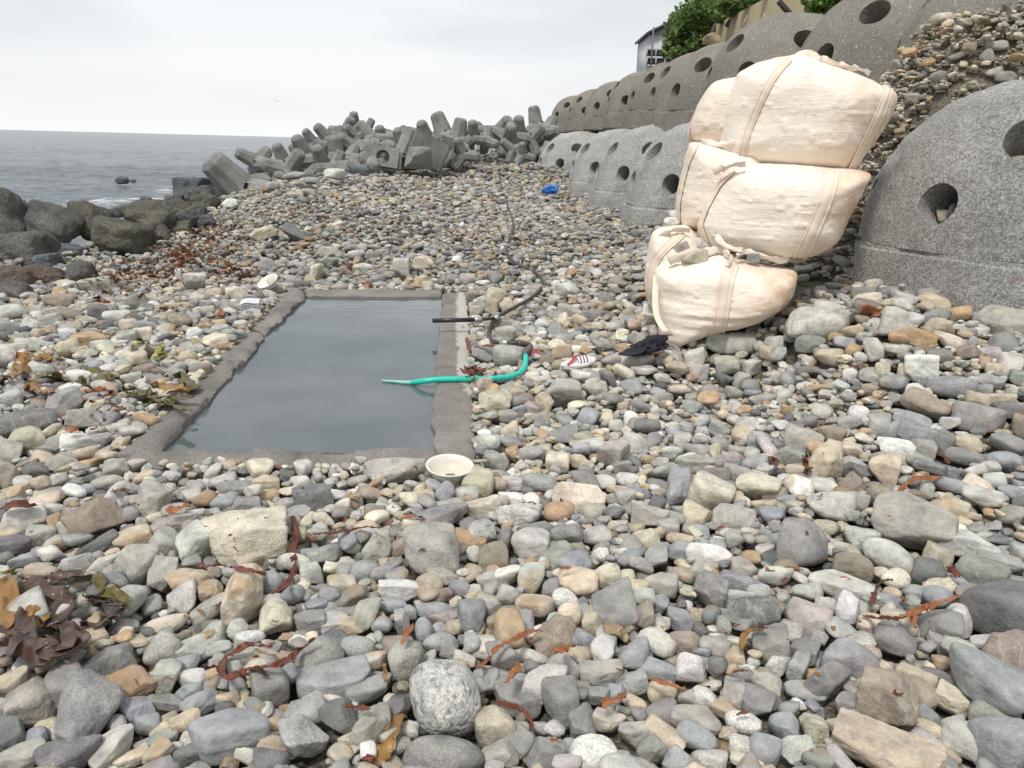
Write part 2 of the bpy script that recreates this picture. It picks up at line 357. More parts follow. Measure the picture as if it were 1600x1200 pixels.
# ---------------------------------------------------------------- the basin
def slab(inner, outer, ztop, depth, nu=60, nv=10, seed=0, rough=.010, crown=.008, round_=.012, wob_=1.0):
    """a strip between two plan polylines: rounded edges, worn top, sides going down"""
    def rs(pl, k):
        pl = np.asarray(pl); s = np.r_[0, np.cumsum(np.linalg.norm(np.diff(pl, axis=0), axis=1))]; t = np.linspace(0, s[-1], k)
        return np.c_[np.interp(t, s, pl[:, 0]), np.interp(t, s, pl[:, 1])]
    A = rs(inner, nu); B = rs(outer, nu); V = []
    prof = [(0.0, -depth), (0.0, -round_)] + [(t, None) for t in np.linspace(.015, .985, nv)] + [(1.0, -round_), (1.0, -depth)]
    L_ = len(prof)
    for i in range(nu):
        ee = min(i, nu - 1 - i) / 3.0; endd = -round_ * max(0, 1 - ee) ** 2
        wid = np.linalg.norm(B[i] - A[i])
        for (t, dz) in prof:
            p = A[i] * (1 - t) + B[i] * t
            if dz is None:
                edge = min(t, 1 - t) * wid; z = ztop + endd + crown * (1 - (2 * t - 1) ** 2) - round_ * .8 * max(0, 1 - edge / .035) ** 2
                z += rough * fbm([p[0] * 7, p[1] * 7, seed], 4, seed)
            else: z = ztop + dz + endd
            k = .012 if t in (0., 1.) else 0.006
            wob = np.array([fbm([p[0] * 6, p[1] * 6, seed + 3. + z * 4], 3, seed + 1), fbm([p[0] * 6 + 9, p[1] * 6, seed + 5. + z * 4], 3, seed + 2)]) * k * wob_
            V.append((p[0] + wob[0], p[1] + wob[1], z))
    Fc = [[i * L_ + j, (i + 1) * L_ + j, (i + 1) * L_ + j + 1, i * L_ + j + 1] for i in range(nu - 1) for j in range(L_ - 1)]
    Fc += [[j for j in range(L_)], [(nu - 1) * L_ + j for j in range(L_)][::-1]]
    return np.array(V), Fc
bo = ground(480, 600, z=0)
basin = empty('bathing_basin', (bo[0], bo[1], 0), 'long rectangular concrete basin full of water sunk into the pebble beach', 'basin')
# pale scoured concrete towards the outer side of the right wall
m, n, l, b = mat('basin_wall_concrete', .92); tcn = n.new('ShaderNodeTexCoord'); v = tcn.outputs['Object']
at = n.new('ShaderNodeAttribute'); at.attribute_name = 'Col'
c = mix(n, l, ramp(n, l, noise(n, l, v, 2.2, 6, .65), .38, .64), (.175, .160, .142), (.29, .268, .242))
fi = noise(n, l, v, 95, 3, .75); c = mix(n, l, 1.0, c, ramp(n, l, fi, .3, .7, (.62, .62, .62, 1), (1.35, 1.35, 1.35, 1)), 'MULTIPLY')
pf = math_(n, l, 'ADD', at.outputs['Fac'], math_(n, l, 'MULTIPLY', noise(n, l, v, 7, 8, .82), .9))
c = mix(n, l, ramp(n, l, pf, .84, .90), c, (.50, .47, .42)); l.new(c, b.inputs['Base Color'])
vo = n.new('ShaderNodeTexVoronoi'); vo.feature = 'DISTANCE_TO_EDGE'; vo.inputs['Scale'].default_value = 1.4; l.new(v, vo.inputs['Vector'])
nb = bump(n, l, noise(n, l, v, 30, 6, .72), .7, .018); nb = bump(n, l, fi, .5, .004, nb); l.new(nb, b.inputs['Normal']); M_RIMW = m
def rim(name, inner, outer, seed, white=None, **kw):
    V, Fc = slab(inner, outer, RZ, .55, seed=seed, **kw)
    col = np.zeros((len(V), 4)); col[:, 3] = 1
    if white is not None:
        col[:, :3] = white(V)[:, None]
    part(name, V, Fc, M_RIMW, basin, True, col, True)
def seg(i, j): return plan(IN_L[i:j]), plan(OUT_L[i:j])
def wl(V): return .22 + 0 * V[:, 0]
a, b_ = plan(IN_L), plan(OUT_L)
for k, (i, j) in enumerate(((0, 5), (4, 7), (6, 10))):
    A, B = a[i:j].copy(), b_[i:j].copy()
    rim('rim_slab', A + (B - A) * (-.03 if k % 2 else .02), B, 10 + k, wl, nu=80, crown=.012, rough=.022, nv=16, wob_=2.0)
wr = lambda V: np.clip((PX(V)[0] - 700) / 45, 0, 1) * .85 * np.clip((640 - PX(V)[1]) / 60, 0, 1) + .16
ci, co_ = plan([(683, 703), (678, 690), (681, 672), (675, 662), (676, 640), (683, 600), (682, 560), (686, 520), (690, 480), (692, 458)]), plan([(741, 742), (741, 700), (740, 655), (738, 600), (736, 560), (733, 520), (730, 480), (728, 454)])
rim('rim_slab', ci, co_, 20, wr, nu=90, crown=.004, rough=.008, round_=.01, nv=14)
ci, co_ = plan([(481, 462), (560, 462), (640, 462), (690, 462)]), plan([(476, 451), (560, 451), (640, 452), (690, 453)])
rim('rim_slab', ci, co_, 21, wl, nu=60, crown=.0, rough=.006)
xs = [(196, 316), (311, 402), (398, 470), (466, 560), (556, 682)]
for k, (x0, x1) in enumerate(xs):
    yb = [728, 735, 733, 731, 727][k]; ya = [703, 705, 701, 704, 703][k]
    ci = plan([(x0 + (24 if k == 0 else 0), ya + 1), ((x0 + x1) / 2, ya - 2), (x1, ya + 1)]); co_ = plan([(x0 - 8, yb - 6), ((x0 + x1) / 2, yb), (x1 - 4, yb - 5)])
    rim('rim_slab', ci, co_, 30 + k, wl, nu=36, crown=.008, rough=.020, nv=14, wob_=1.7)
# inner walls and floor
WLV = .03
hole = plan([(225, 712), (700, 712), (706, 457), (470, 456)]); V = [(x, y, -.04) for x, y in hole] + [(x, y, -.6) for x, y in hole]
part('inner_wall', V, [[0, 1, 5, 4], [1, 2, 6, 5], [2, 3, 7, 6], [3, 0, 4, 7]], M_RIM, basin, False)
m, n, l, b = mat('basin_floor', .9); tcn = n.new('ShaderNodeTexCoord')
l.new(ramp(n, l, noise(n, l, tcn.outputs['Object'], 3, 5, .6), .45, .7, (.045, .055, .05, 1), (.13, .135, .115, 1)), b.inputs['Base Color'])
part('floor', [(x, y, -.6) for x, y in hole * 1.0], [[0, 1, 2, 3]], m, basin, False)
# water: rippled sheet, murky
x0, x1, y0, y1 = hole[:, 0].min(), hole[:, 0].max(), hole[:, 1].min(), hole[:, 1].max()
WX, WY = np.meshgrid(np.linspace(x0, x1, 160), np.linspace(y0, y1, 400)); ins = in_poly(WX, WY, hole)
far = np.clip((WY - 6.5) / 2.5, 0, 1)
WZ = WLV + (.0010 + .0022 * far) * (fbm(np.stack([WX * 2.2, WY * 5, WX * 0], -1), 3, 4)) * far + .0016 * far ** 2 * fbm(np.stack([WX * 7, WY * 16, WX * 0], -1), 2, 8)
idx = np.arange(WX.size).reshape(WX.shape); q = np.stack([idx[:-1, :-1], idx[:-1, 1:], idx[1:, 1:], idx[1:, :-1]], -1)
kq = ins[:-1, :-1] & ins[:-1, 1:] & ins[1:, 1:] & ins[1:, :-1]
m, n, l, b = mat('basin_water', .03); tcn = n.new('ShaderNodeTexCoord'); v = tcn.outputs['Object']
mud = ramp(n, l, noise(n, l, v, 1.7, 4, .55), .35, .7, (.135, .165, .176, 1), (.215, .245, .246, 1))
l.new(mud, b.inputs['Base Color']); b.inputs['IOR'].default_value = 1.33; b.inputs['Alpha'].default_value = 1
b.inputs['Transmission Weight'].default_value = .35
mpn = n.new('ShaderNodeMapping'); mpn.inputs['Scale'].default_value = (1, 2.4, 1); l.new(v, mpn.inputs[0])
l.new(bump(n, l, noise(n, l, mpn.outputs[0], 5, 3, .5), .10, .006), b.inputs['Normal'])
o = link('basin_water', mesh_np('basin_water', np.stack([WX, WY, WZ], -1).reshape(-1, 3), q[kq].reshape(-1, 4), m)); tag(o, kind='structure')
# ---------------------------------------------------------------- stone shapes
def ico(level):
    t = (1 + 5 ** .5) / 2
    V = [(-1, t, 0), (1, t, 0), (-1, -t, 0), (1, -t, 0), (0, -1, t), (0, 1, t), (0, -1, -t), (0, 1, -t), (t, 0, -1), (t, 0, 1), (-t, 0, -1), (-t, 0, 1)]
    Fc = [(0, 11, 5), (0, 5, 1), (0, 1, 7), (0, 7, 10), (0, 10, 11), (1, 5, 9), (5, 11, 4), (11, 10, 2), (10, 7, 6), (7, 1, 8), (3, 9, 4), (3, 4, 2), (3, 2, 6), (3, 6, 8), (3, 8, 9), (4, 9, 5), (2, 4, 11), (6, 2, 10), (8, 6, 7), (9, 8, 1)]
    V = [np.array(v) / np.linalg.norm(v) for v in V]
    for _ in range(level):
        mid = {}; nf = []
        def mp_(a, b):
            k = (min(a, b), max(a, b))
            if k not in mid:
                v = V[a] + V[b]; V.append(v / np.linalg.norm(v)); mid[k] = len(V) - 1
            return mid[k]
        for a, b, c in Fc:
            x, y, z = mp_(a, b), mp_(b, c), mp_(c, a); nf += [(a, x, z), (b, y, x), (c, z, y), (x, y, z)]
        Fc = nf
    return np.array(V), np.array(Fc, np.int32)
ICO = [ico(i) for i in range(6)]
def unit(n, g):
    v = g.normal(size=(n, 3)); return v / np.linalg.norm(v, axis=1, keepdims=True)
class Shape:
    """convex rounded body: soft minimum over random planes; p small = water-worn, p large = freshly broken"""
    def __init__(s, kind, seed):
        g = np.random.default_rng(seed); s.seed = seed; s.kind = kind
        if kind == 'r': s.n = unit(8, g); s.h = g.uniform(.72, 1.03, 8); s.p = 7; s.k = .04
        elif kind == 'e': s.n = unit(12, g); s.h = g.uniform(.97, 1.06, 12); s.p = 3.6; s.k = .02
        elif kind == 'a': s.n = unit(7, g); s.h = g.uniform(.5, .95, 7); s.p = 30; s.k = .05
        elif kind == 'm': s.n = unit(8, g); s.h = g.uniform(.6, 1.0, 8); s.p = 14; s.k = .05
        elif kind == 'o': s.n = unit(9, g); s.h = g.uniform(.74, 1.0, 9); s.p = 5.5; s.k = .14
        elif kind == 'f': s.n = np.r_[unit(7, g) * [1, 1, .35], [[.08, .05, 1], [-.06, .05, -1]]]; s.n /= np.linalg.norm(s.n, axis=1, keepdims=True); s.h = np.r_[g.uniform(.65, 1, 7), .6, .6]; s.p = 18; s.k = .04
        # box directions so no body is open
        s.n = np.r_[s.n, np.eye(3), -np.eye(3)]; s.h = np.r_[s.h, np.ones(6) * (1.0 if kind in 're' else .92)]
        r = s.rad(ICO[3][0]); v = ICO[3][0] * r[:, None]; s.c = (v.max(0) + v.min(0)) / 2; s.e = (v.max(0) - v.min(0)) / 2
    def rad(s, d):
        q = np.maximum(d @ s.n.T / s.h, 0) ** s.p; r = q.sum(1) ** (-1 / s.p)
        r = r * (1 + s.k * fbm(d * 1.7 + s.seed * 3.1, 2, s.seed))
        return r
    def verts(s, lev, rough=0.0):
        d = ICO[lev][0]; r = s.rad(d)
        if rough: r = r * (1 + rough * fbm(d * 5.5 + s.seed, 3, s.seed + 7))
        return (d * r[:, None] - s.c) / s.e
KINDS = ['e'] * 6 + ['r'] * 12 + ['m'] * 18 + ['a'] * 20 + ['f'] * 6
LIB = [Shape(k, 100 + i) for i, k in enumerate(KINDS)]
LV = [[s.verts(lv, [0, 0, .0, .02][lv]) for s in LIB] for lv in range(4)]
def rotm(yaw, tilt, taz, roll=0):
    """yaw about z, then tilt about a horizontal axis (vectorised)"""
    cy, sy = np.cos(yaw), np.sin(yaw); z = np.zeros_like(cy); o = z + 1
    Rz = np.stack([np.stack([cy, -sy, z], -1), np.stack([sy, cy, z], -1), np.stack([z, z, o], -1)], -2)
    ax, ay = np.cos(taz), np.sin(taz); c, s = np.cos(tilt), np.sin(tilt); t = 1 - c
    Rt = np.stack([np.stack([t * ax * ax + c, t * ax * ay, s * ay], -1), np.stack([t * ax * ay, t * ay * ay + c, -s * ax], -1), np.stack([-s * ay, s * ax, c], -1)], -2)
    return Rt @ Rz
PAL = {  # dry beach stones, linear albedo
    'g': (.325, .325, .31), 'l': (.46, .45, .415), 'd': (.165, .168, .17), 'b': (.285, .30, .322), 't': (.41, .36, .265), 'o': (.42, .26, .12), 'w': (.62, .61, .585),
    'n': (.26, .215, .18), 'v': (.37, .355, .30), 'p': (.37, .325, .30), 'k': (.10, .10, .105), 'c': (.56, .50, .39), 'y': (.44, .405, .27), 'G': (.255, .25, .235)}
PAL = {k: tuple(min(.78, 1.24 * (.66 * c + .34 * (sum(v) / 3) * (1.025 if c == v[0] else 1.0 if c == v[1] else .965))) for c in v) for k, v in PAL.items()}
PAL['o'] = (.50, .365, .235); PAL['t'] = (.565, .49, .375); PAL['n'] = (.35, .30, .245); PAL['l'] = (.60, .585, .54); PAL['c'] = (.68, .62, .50); PAL['w'] = (.76, .745, .70)
PALN = {'g': 'grey', 'l': 'light grey', 'd': 'dark grey', 'b': 'blue grey', 't': 'tan', 'o': 'orange', 'w': 'white', 'n': 'brown', 'v': 'olive grey', 'p': 'pinkish', 'k': 'black', 'c': 'cream', 'y': 'yellowish', 'G': 'mid grey'}
KN = {'e': 'oval', 'r': 'rounded', 'a': 'angular', 'm': 'blunt', 'f': 'slab-shaped'}
PK = list('glbtvnocwpdGyk'); PW = np.array([.20, .23, .06, .125, .08, .028, .045, .065, .02, .018, .04, .09, .02, .0]); PW /= PW.sum()
def jitter(c, g, s=.12):
    c = np.array(c); return np.clip(c * (1 + g.normal(0, s)) * (1 + g.normal(0, .016, 3)), .03, .8)
# ---------------------------------------------------------------- stones copied from the photograph one by one
TILE = {'A': (0, 740, 2.608), 'B': (450, 740, 2.608), 'C': (900, 740, 2.608), 'D': (1200, 740, 2.608), 'E': (560, 420, 4.0), 'H': (0, 400, 4.0), 'I': (900, 520, 4.571), 'J': (1200, 480, 4.0),
        'K': (1150, 380, 5.333), 'M': (0, 640, 4.571), 'O': (700, 640, 5.333), 'Q': (340, 380, 4.444), 'S': (1300, 120, 3.0), 'Z': (0, 0, 1.0), 'U': (340, 130, 4.0), 'V': (1280, 0, 5.0)}
# tile, x, y, w, h, turn (deg, anticlockwise), colour, shape, speckle (0..1), own label or ''   -- all read off the photograph
HERO = '''
B 648 925 270 300 20 l e .95 big pitted pale grey boulder at the bottom centre, egg shaped|pitted pale boulder
B 634 1150 322 165 -4 G e .8 large smooth grey oval boulder cut by the bottom edge below the pitted one|smooth bottom boulder
B 838 1025 155 172 20 y r .8 yellow-green rounded stone leaning on the pitted pale boulder|yellow-green stone
B 585 320 212 195 10 v r .8 big round olive grey stone above the centre of the foreground|round olive grey stone
B 478 755 148 185 30 v r .8 squarish buff-grey rounded stone left of the pitted pale boulder|squarish buff stone
B 120 755 172 160 45 G e .8 plump grey kidney stone beside the dark red weed strand|kidney stone
B 280 708 148 88 -5 g e .8
B 345 762 118 105 30 l r .2
B 190 850 290 130 12 g f .6 broad flat grey slab left of the squarish buff stone|broad flat slab
B 320 890 165 90 10 g r .6
B 175 925 115 62 -8 w r .8
B 205 1000 130 120 15 d a .6
B 345 1040 130 210 -30 v a .6 tall wedge of grey-green rock leaning over near the bottom|leaning grey-green wedge
B 455 960 120 110 40 d a .6
B 80 985 150 130 30 g m .6
B 70 1090 180 150 10 g a .8
B 935 1085 130 115 0 g m .6
B 1245 1150 200 140 10 w e .9 white speckled oval boulder cut by the bottom edge right of centre|white speckled boulder
B 935 915 190 120 -20 G f .6 flat grey broken slab right of the pitted pale boulder|broken slab
B 1110 935 145 160 10 G r .35 dark veined rounded stone right of the broken grey slab|dark veined stone
B 1040 865 150 150 -20 l m .6
B 1200 1020 110 130 10 G m .6
B 1160 1120 100 75 0 b r .6
B 1085 665 175 145 30 n a .8 brownish angular block with a rusty stained end in the middle foreground|rusty-ended block
B 875 745 115 140 50 G m .35
B 925 710 165 75 15 w r .6
B 990 745 150 62 -20 l e .6
B 1125 790 135 105 -30 p r .2
B 1265 820 140 95 5 c r .6
B 1245 615 95 130 10 t m .2
B 1005 545 155 90 -5 t r .15 tan lumpy stone in the middle foreground, above the rusty-ended block|tan lumpy stone
B 1130 515 108 85 0 w e .9 white speckled egg stone right of the tan lumpy stone|white speckled egg stone
B 985 290 142 130 -15 l r .6 large cream-grey rounded triangle stone right of the orange slab|cream triangle stone
B 895 415 100 95 30 w r .6
B 838 330 120 95 0 n m .2
B 725 270 150 72 -20 o f .2 orange ochre slab beside the round olive grey stone|orange ochre slab
B 790 240 115 85 0 l r .95
B 888 275 55 105 5 G e .6
B 990 425 105 115 0 l m .2
B 1075 470 78 92 0 G r .6
B 820 435 105 70 0 v m .6
B 750 405 75 78 30 t m .2
B 450 475 165 78 -5 w a .6
B 425 540 118 52 -5 b e .6
B 465 610 60 130 0 g a .6
B 222 455 110 92 10 c r .2 cream blocky rounded stone in the left middle of the foreground|cream blocky stone
B 362 305 120 112 10 v m .6
B 450 305 90 75 20 t r .6
B 310 395 125 72 10 g e .6
B 230 400 70 70 10 g r .6
B 380 415 85 65 10 g e .6
B 105 115 150 105 10 d a .6 dark grey broken cobble left of the basin's front edge stones|dark broken cobble
B 610 180 235 100 25 G m .6
B 800 140 130 95 25 c m .6 cream angular stone with a tan face under the basin corner|cream angular stone
B 775 40 125 120 -10 y r .35 round yellow-olive veined stone right of the front wash bowl|veined yellow-olive stone
B 910 105 105 60 -20 w a .6
B 1100 160 130 80 10 o e .8 smooth orange-tan oval stone right of the white conglomerate|orange-tan oval
B 940 170 175 95 0 l r .95 white and black speckled conglomerate left of the orange-tan oval|conglomerate stone
B 1190 85 210 120 -8 c a .8 broad cream angular rock right of the basin corner|broad cream rock
B 920 40 130 50 3 l f .6
B 1025 45 140 72 -3 g r .6
B 1240 160 115 70 0 v r .6
B 1265 240 120 70 0 l r .8
B 330 90 110 55 0 n m .2
B 150 330 130 90 20 g m .6
B 200 330 85 60 10 v r .6
B 190 610 115 80 10 l f .35
B 90 610 120 90 0 G m .6
B 320 570 90 120 -25 v r .2
B 260 630 115 72 10 t m .2
B 382 618 82 66 0 b e .6 small smooth blue grey oval pebble in the middle foreground|blue grey oval
B 555 640 72 90 10 b e .6
B 600 560 150 58 0 b e .6
B 620 690 140 68 8 g e .8
B 695 470 85 88 0 b r .6
B 635 590 120 62 -5 p a .35
B 945 612 115 85 0 b r .6
B 855 610 90 75 0 p m .2
B 580 790 62 88 10 v r .6
B 670 725 90 60 -20 G a .6
B 720 760 90 60 -5 l m .6
B 830 855 62 95 10 g m .6
B 1245 910 100 75 -10 d m .6
B 1290 1000 70 90 0 c r .6
B 860 1150 140 100 20 v r .35
B 1040 1150 170 100 0 G a .6
A 360 975 245 240 55 G m .8 large tilted light grey block in the lower left corner area|large tilted grey block
A 420 790 240 145 5 G m .8 wide grey angular rock right of the brown kelp heap|wide grey rock
A 520 880 190 130 15 o a .2 glossy rusty orange-brown angular stone in the lower left|glossy rusty stone
A 935 1060 300 165 0 b r .6 broad flat blue-grey boulder with dark spots near the bottom left|spotted blue-grey boulder
A 1105 870 145 160 10 G r .6 round grey cobble right of the rusty weed loop|round grey cobble
A 1190 1060 140 150 30 v m .6
A 1270 760 130 160 30 G r .6
A 285 1140 230 130 10 d m .8 dark grey blocky rock at the bottom left corner|dark corner block
A 455 1110 170 120 20 l a .6
A 280 1085 180 90 20 c a .35
A 130 930 190 160 -10 v m .8
A 280 880 145 185 25 G r .6 tall grey rounded slab standing beside the large tilted block|standing grey slab
A 50 860 130 130 40 t a .2
A 40 1060 100 130 0 d m .6
A 150 1070 85 78 0 b e .6
A 80 1160 190 90 0 v f .6
A 15 970 70 100 0 g r .6
A 670 720 155 125 -5 v r .8 speckled grey-green rounded cobble in the lower left centre|speckled grey-green cobble
A 780 720 150 80 5 l m .6
A 680 620 170 68 12 c e .6
A 655 595 140 72 12 w m .6
A 860 555 150 90 30 v r .6
A 990 490 150 190 -10 c a .2 white triangular rock with ochre faces in the left foreground|white triangular rock
A 775 445 155 130 15 t a .15 golden tan faceted rock left of the white triangular rock|golden faceted rock
A 995 272 320 185 -5 c a .8 largest block on the left, cream speckled with a flat tan face|largest cream block
A 790 285 130 160 10 l m .8 rough pale grey block leaning against the largest cream block|rough pale block
A 385 190 180 160 30 n a .35 brown-red faced angular block with pale edges on the left|red-faced block
A 1030 350 130 80 5 t r .2
A 1110 443 86 80 0 b e .6
A 860 485 95 92 10 t m .2
A 545 385 160 165 -25 v m .4 big veined olive-grey block right of the red-faced block|veined olive block
A 665 420 110 150 -10 v a .6
A 670 290 135 108 5 v r .7
A 540 270 140 78 5 t m .2 tan and white flat stone above the veined olive block|tan and white stone
A 700 215 190 80 -3 p m .8 pinkish grainy slab behind the rough pale block|pinkish grainy slab
A 625 115 125 130 -30 v m .35
A 95 185 160 98 -5 l r .6 smooth light grey cobble at the left edge|left edge cobble
A 200 148 125 55 0 l e .6
A 170 252 110 80 0 v r .6
A 280 228 80 88 0 v r .6
A 225 200 55 62 10 o m .2
A 400 295 150 70 25 d m .6
A 115 355 150 72 0 b r .6
A 300 370 160 80 10 g a .6
A 420 375 110 95 20 l m .8
A 480 420 110 80 -20 p a .6
A 50 300 130 80 0 d m .6
A 65 80 130 60 0 t m .2
A 440 35 120 60 5 v r .8
A 355 65 78 48 0 b e .6
A 655 178 115 50 5 c e .6
A 790 165 92 40 5 w r .8
A 1085 95 95 60 15 o e .6 light orange oval pebble in the left centre foreground|light orange pebble
A 1080 48 110 82 -5 t m .2
A 1170 130 100 78 25 v r .6
A 1265 110 120 120 10 G f .6
A 1255 195 65 60 0 c m .6
A 985 150 150 85 -5 G a .6
A 1220 40 90 60 5 l r .6
A 1270 400 90 80 0 l m .8
A 1125 590 130 120 -5 c m .35 pale cream square stone in the left centre|pale cream square stone
A 1100 518 120 58 3 l r .6
A 1020 672 118 62 -3 w r .8
A 990 755 155 75 5 v f .8
A 1225 595 120 90 0 G m .6
A 1240 330 80 55 0 b r .6
A 815 690 120 58 0 v e .8
A 740 785 150 82 25 b r .6
A 665 830 110 110 -40 v a .6
A 675 935 130 62 -30 G m .6
A 815 930 130 95 30 b m .6
A 770 892 110 60 5 b r .6
A 930 925 90 80 10 t m .2
A 970 870 65 70 0 b r .6
A 560 965 120 95 10 b m .6
A 600 1020 95 85 0 b r .6
A 475 1030 80 95 20 g r .6
A 760 1020 110 80 15 t m .2
A 660 1045 100 50 10 t m .2
A 640 1095 150 60 15 g f .6
A 790 1135 150 85 0 d r .6
A 540 1160 120 80 30 c m .2
A 640 1150 110 95 40 t m .2
A 1140 1125 150 85 -35 t m .2
A 1130 1080 130 90 10 b r .6
A 620 540 80 70 10 g r .6
A 330 525 68 72 0 l r .6
A 350 568 115 45 0 l e .6
A 120 520 80 60 0 b r .6
A 500 625 120 55 0 v r .6
C 545 90 155 150 -25 c r .8 large yellowish mottled oval stone right of the round brown-grey one|yellowish mottled oval
C 640 185 175 100 5 v m .8
C 495 175 118 112 5 t m .2 tan buff triangular cobble in the right middle|tan triangular cobble
C 740 50 150 125 -20 c m .35 cream cracked oval cobble in the right middle foreground|cracked cream cobble
C 540 55 138 110 0 n r .8 round brown-grey stone in the right middle foreground|round brown-grey stone
C 425 70 110 150 5 b m .4
C 300 170 150 110 0 v a .6
C 375 225 88 78 0 v m .6
C 85 255 118 85 -5 l r .8
C 50 60 110 90 -20 c a .8
C 925 290 190 190 0 G r .7 round grey stone behind the buff triangular boulder on the right|round grey stone behind
C 950 305 165 150 -30 c r .35 buff cream rounded triangular boulder on the right|buff triangular boulder
C 540 342 175 100 -5 w r .35 white cobble with a grey streak in the right foreground|streaked white cobble
C 425 320 130 90 5 b r .6
C 285 270 100 88 20 c r .6
C 325 345 90 100 0 g a .6
C 200 435 80 70 10 y r .6
C 340 455 140 90 0 v r .6
C 155 545 170 180 20 G m .6 big wedge-shaped grey rock in the centre right foreground|big grey wedge
C 120 430 110 100 20 c m .3
C 75 625 100 120 0 t m .2
C 215 590 90 120 0 t a .35
C 270 590 90 130 20 n a .35
C 545 485 130 120 -10 G a .35
C 735 570 165 135 15 d r .4 smooth slate-blue round cobble right of centre|slate-blue cobble
C 670 445 180 80 -8 b m .8
C 655 505 140 85 15 l m .6
C 340 540 78 72 10 b r .6
C 422 598 108 72 -5 b f .6
C 500 575 70 62 0 t m .2
C 453 545 44 55 0 l e .6
C 235 745 125 120 10 b r .6 round blue-grey cobble in the lower centre right|round blue-grey cobble
C 330 805 150 78 -20 b r .6
C 100 822 175 98 3 v m .6 blunt tan-grey block in the lower centre right|blunt tan-grey block
C 468 800 122 98 10 w r .8 round white-cream cobble in the lower right centre|white-cream cobble
C 440 690 130 90 -10 n m .15
C 225 850 110 105 30 g a .6
C 350 890 115 82 5 t e .6
C 520 912 112 72 -5 w e .8
C 680 1022 140 90 5 w e .9 white spotted oval cobble near the bottom right centre|white spotted oval
C 490 1080 150 115 -25 b e .7 blue-grey egg-shaped cobble near the bottom right centre|blue-grey egg cobble
C 355 1080 160 100 -35 t a .35
C 490 1005 190 110 -5 v f .35 flat streaked grey stone above the blue-grey egg cobble|flat streaked stone
C 345 975 125 95 15 G r .6
C 765 1135 135 105 0 b r .6 rounded blue-grey cobble at the bottom edge right of centre|bottom blue-grey cobble
C 840 1035 120 90 0 b r .6
C 540 1165 140 75 -5 l r .8
C 700 1180 140 50 0 c m .6
C 310 1130 120 110 10 G a .6
C 235 1060 120 95 -5 v m .6
C 130 1010 110 90 -25 c m .6
C 240 935 95 58 -15 t e .6
C 75 905 110 70 -5 g m .6
C 160 890 90 60 10 b m .6
C 790 705 140 140 10 G a .6 angular dark grey cobble under the slate-blue one|angular dark grey cobble
C 820 780 75 98 -20 l m .8
C 650 760 88 80 0 t m .2
C 940 610 170 130 -10 p m .35 flat pinkish-brown slab on the right of the foreground|pinkish-brown slab
C 735 840 90 105 10 t a .2
C 640 690 110 65 10 l r .6
C 920 730 120 90 -5 G a .6
C 770 870 120 95 0 v m .6
C 735 935 130 90 -10 G a .6
C 930 885 160 70 5 v e .6
C 910 940 70 40 0 w r .6
C 640 905 80 100 0 p a .35
C 610 965 90 80 -40 t a .2
C 455 915 78 72 0 v m .6
D 590 205 300 200 -8 v m .7 largest rock on the right, blocky and grey with a flat top|largest grey rock
D 735 150 130 100 -15 t m .2
D 815 290 235 125 -5 l m .8 wide pale grey slab right of the largest grey rock|wide pale slab
D 495 340 210 115 -12 l e .6 long smooth light grey stone below the largest grey rock|long smooth stone
D 255 130 180 120 0 l r .8 mottled light grey round stone at the right|mottled light grey stone
D 380 270 135 105 0 l r .9
D 345 380 150 120 10 n r .35
D 655 410 122 98 -5 d r .8 dark blue-grey textured round cobble on the right|dark textured cobble
D 690 345 110 90 -10 y m .35
D 310 465 270 98 -3 l f .35 long flat light grey slab in the right foreground|long flat light slab
D 465 410 110 55 -3 c m .3
D 605 485 120 60 0 b e .6
D 495 520 115 70 0 b m .6
D 870 420 185 135 0 G r .6 round grey cobble left of the big dark boulder on the right edge|grey cobble by the dark boulder
D 925 545 250 225 0 d r .6 big dark grey boulder at the right edge|big dark boulder
D 945 375 170 90 0 g m .6
D 765 190 145 85 10 b m .6
D 760 55 170 60 -5 b e .6 long blue-grey oval stone near the red weed on the far right|long blue-grey oval
D 325 560 90 125 5 w m .35 white upright stone right of the pinkish-brown slab|white upright stone
D 430 620 120 78 0 c m .6
D 518 675 155 135 10 G r .35 round grey-tan veined cobble in the right foreground|veined grey-tan cobble
D 342 755 215 135 -3 b r .6 broad smooth blue-grey boulder in the lower right|broad blue-grey boulder
D 715 705 125 68 -5 p m .35
D 700 620 165 110 -10 G a .6
D 775 590 110 110 0 l r .6
D 890 840 290 260 -45 b r .3 long tilted blue-grey boulder at the lower right|long tilted boulder
D 975 750 175 170 -10 n m .35 reddish-brown block with pale veins at the right edge|reddish-brown block
D 925 960 175 125 5 v r .6 olive-grey rounded stone in front of the long tilted boulder|olive-grey stone in front
D 965 1095 270 220 20 b r .7 huge smooth blue-grey boulder in the bottom right corner|bottom right corner boulder
D 495 905 220 250 0 n a .4 tall brown and white veined jagged rock in the lower right|tall jagged rock
D 480 1130 400 180 -5 t a .35 broad tan rock with flat faces at the bottom right|broad tan rock
D 795 1080 165 120 0 l r .35 tan and grey oval cobble beside the bottom right corner boulder|tan and grey oval
D 750 930 130 100 -20 c m .2
D 635 1040 155 75 -5 t e .8
D 560 950 60 60 0 g m .6
D 335 945 110 95 5 G r .6
D 235 845 100 150 -40 G f .35
D 150 885 160 72 3 g e .6
D 120 800 65 130 -20 g m .6
D 65 1035 120 100 0 b r .6
D 185 1020 90 110 40 c m .6
D 120 1140 120 115 30 l a .8
D 20 1140 70 90 0 b r .6
D 290 1030 110 70 0 v r .6
D 370 835 105 35 3 w m .6
D 645 990 85 70 -30 b r .6
D 620 905 120 100 -30 n m .6
D 690 845 140 90 0 G a .6
D 600 840 150 100 0 t m .35
D 880 700 90 80 20 l m .35
D 35 90 110 60 0 n m .2
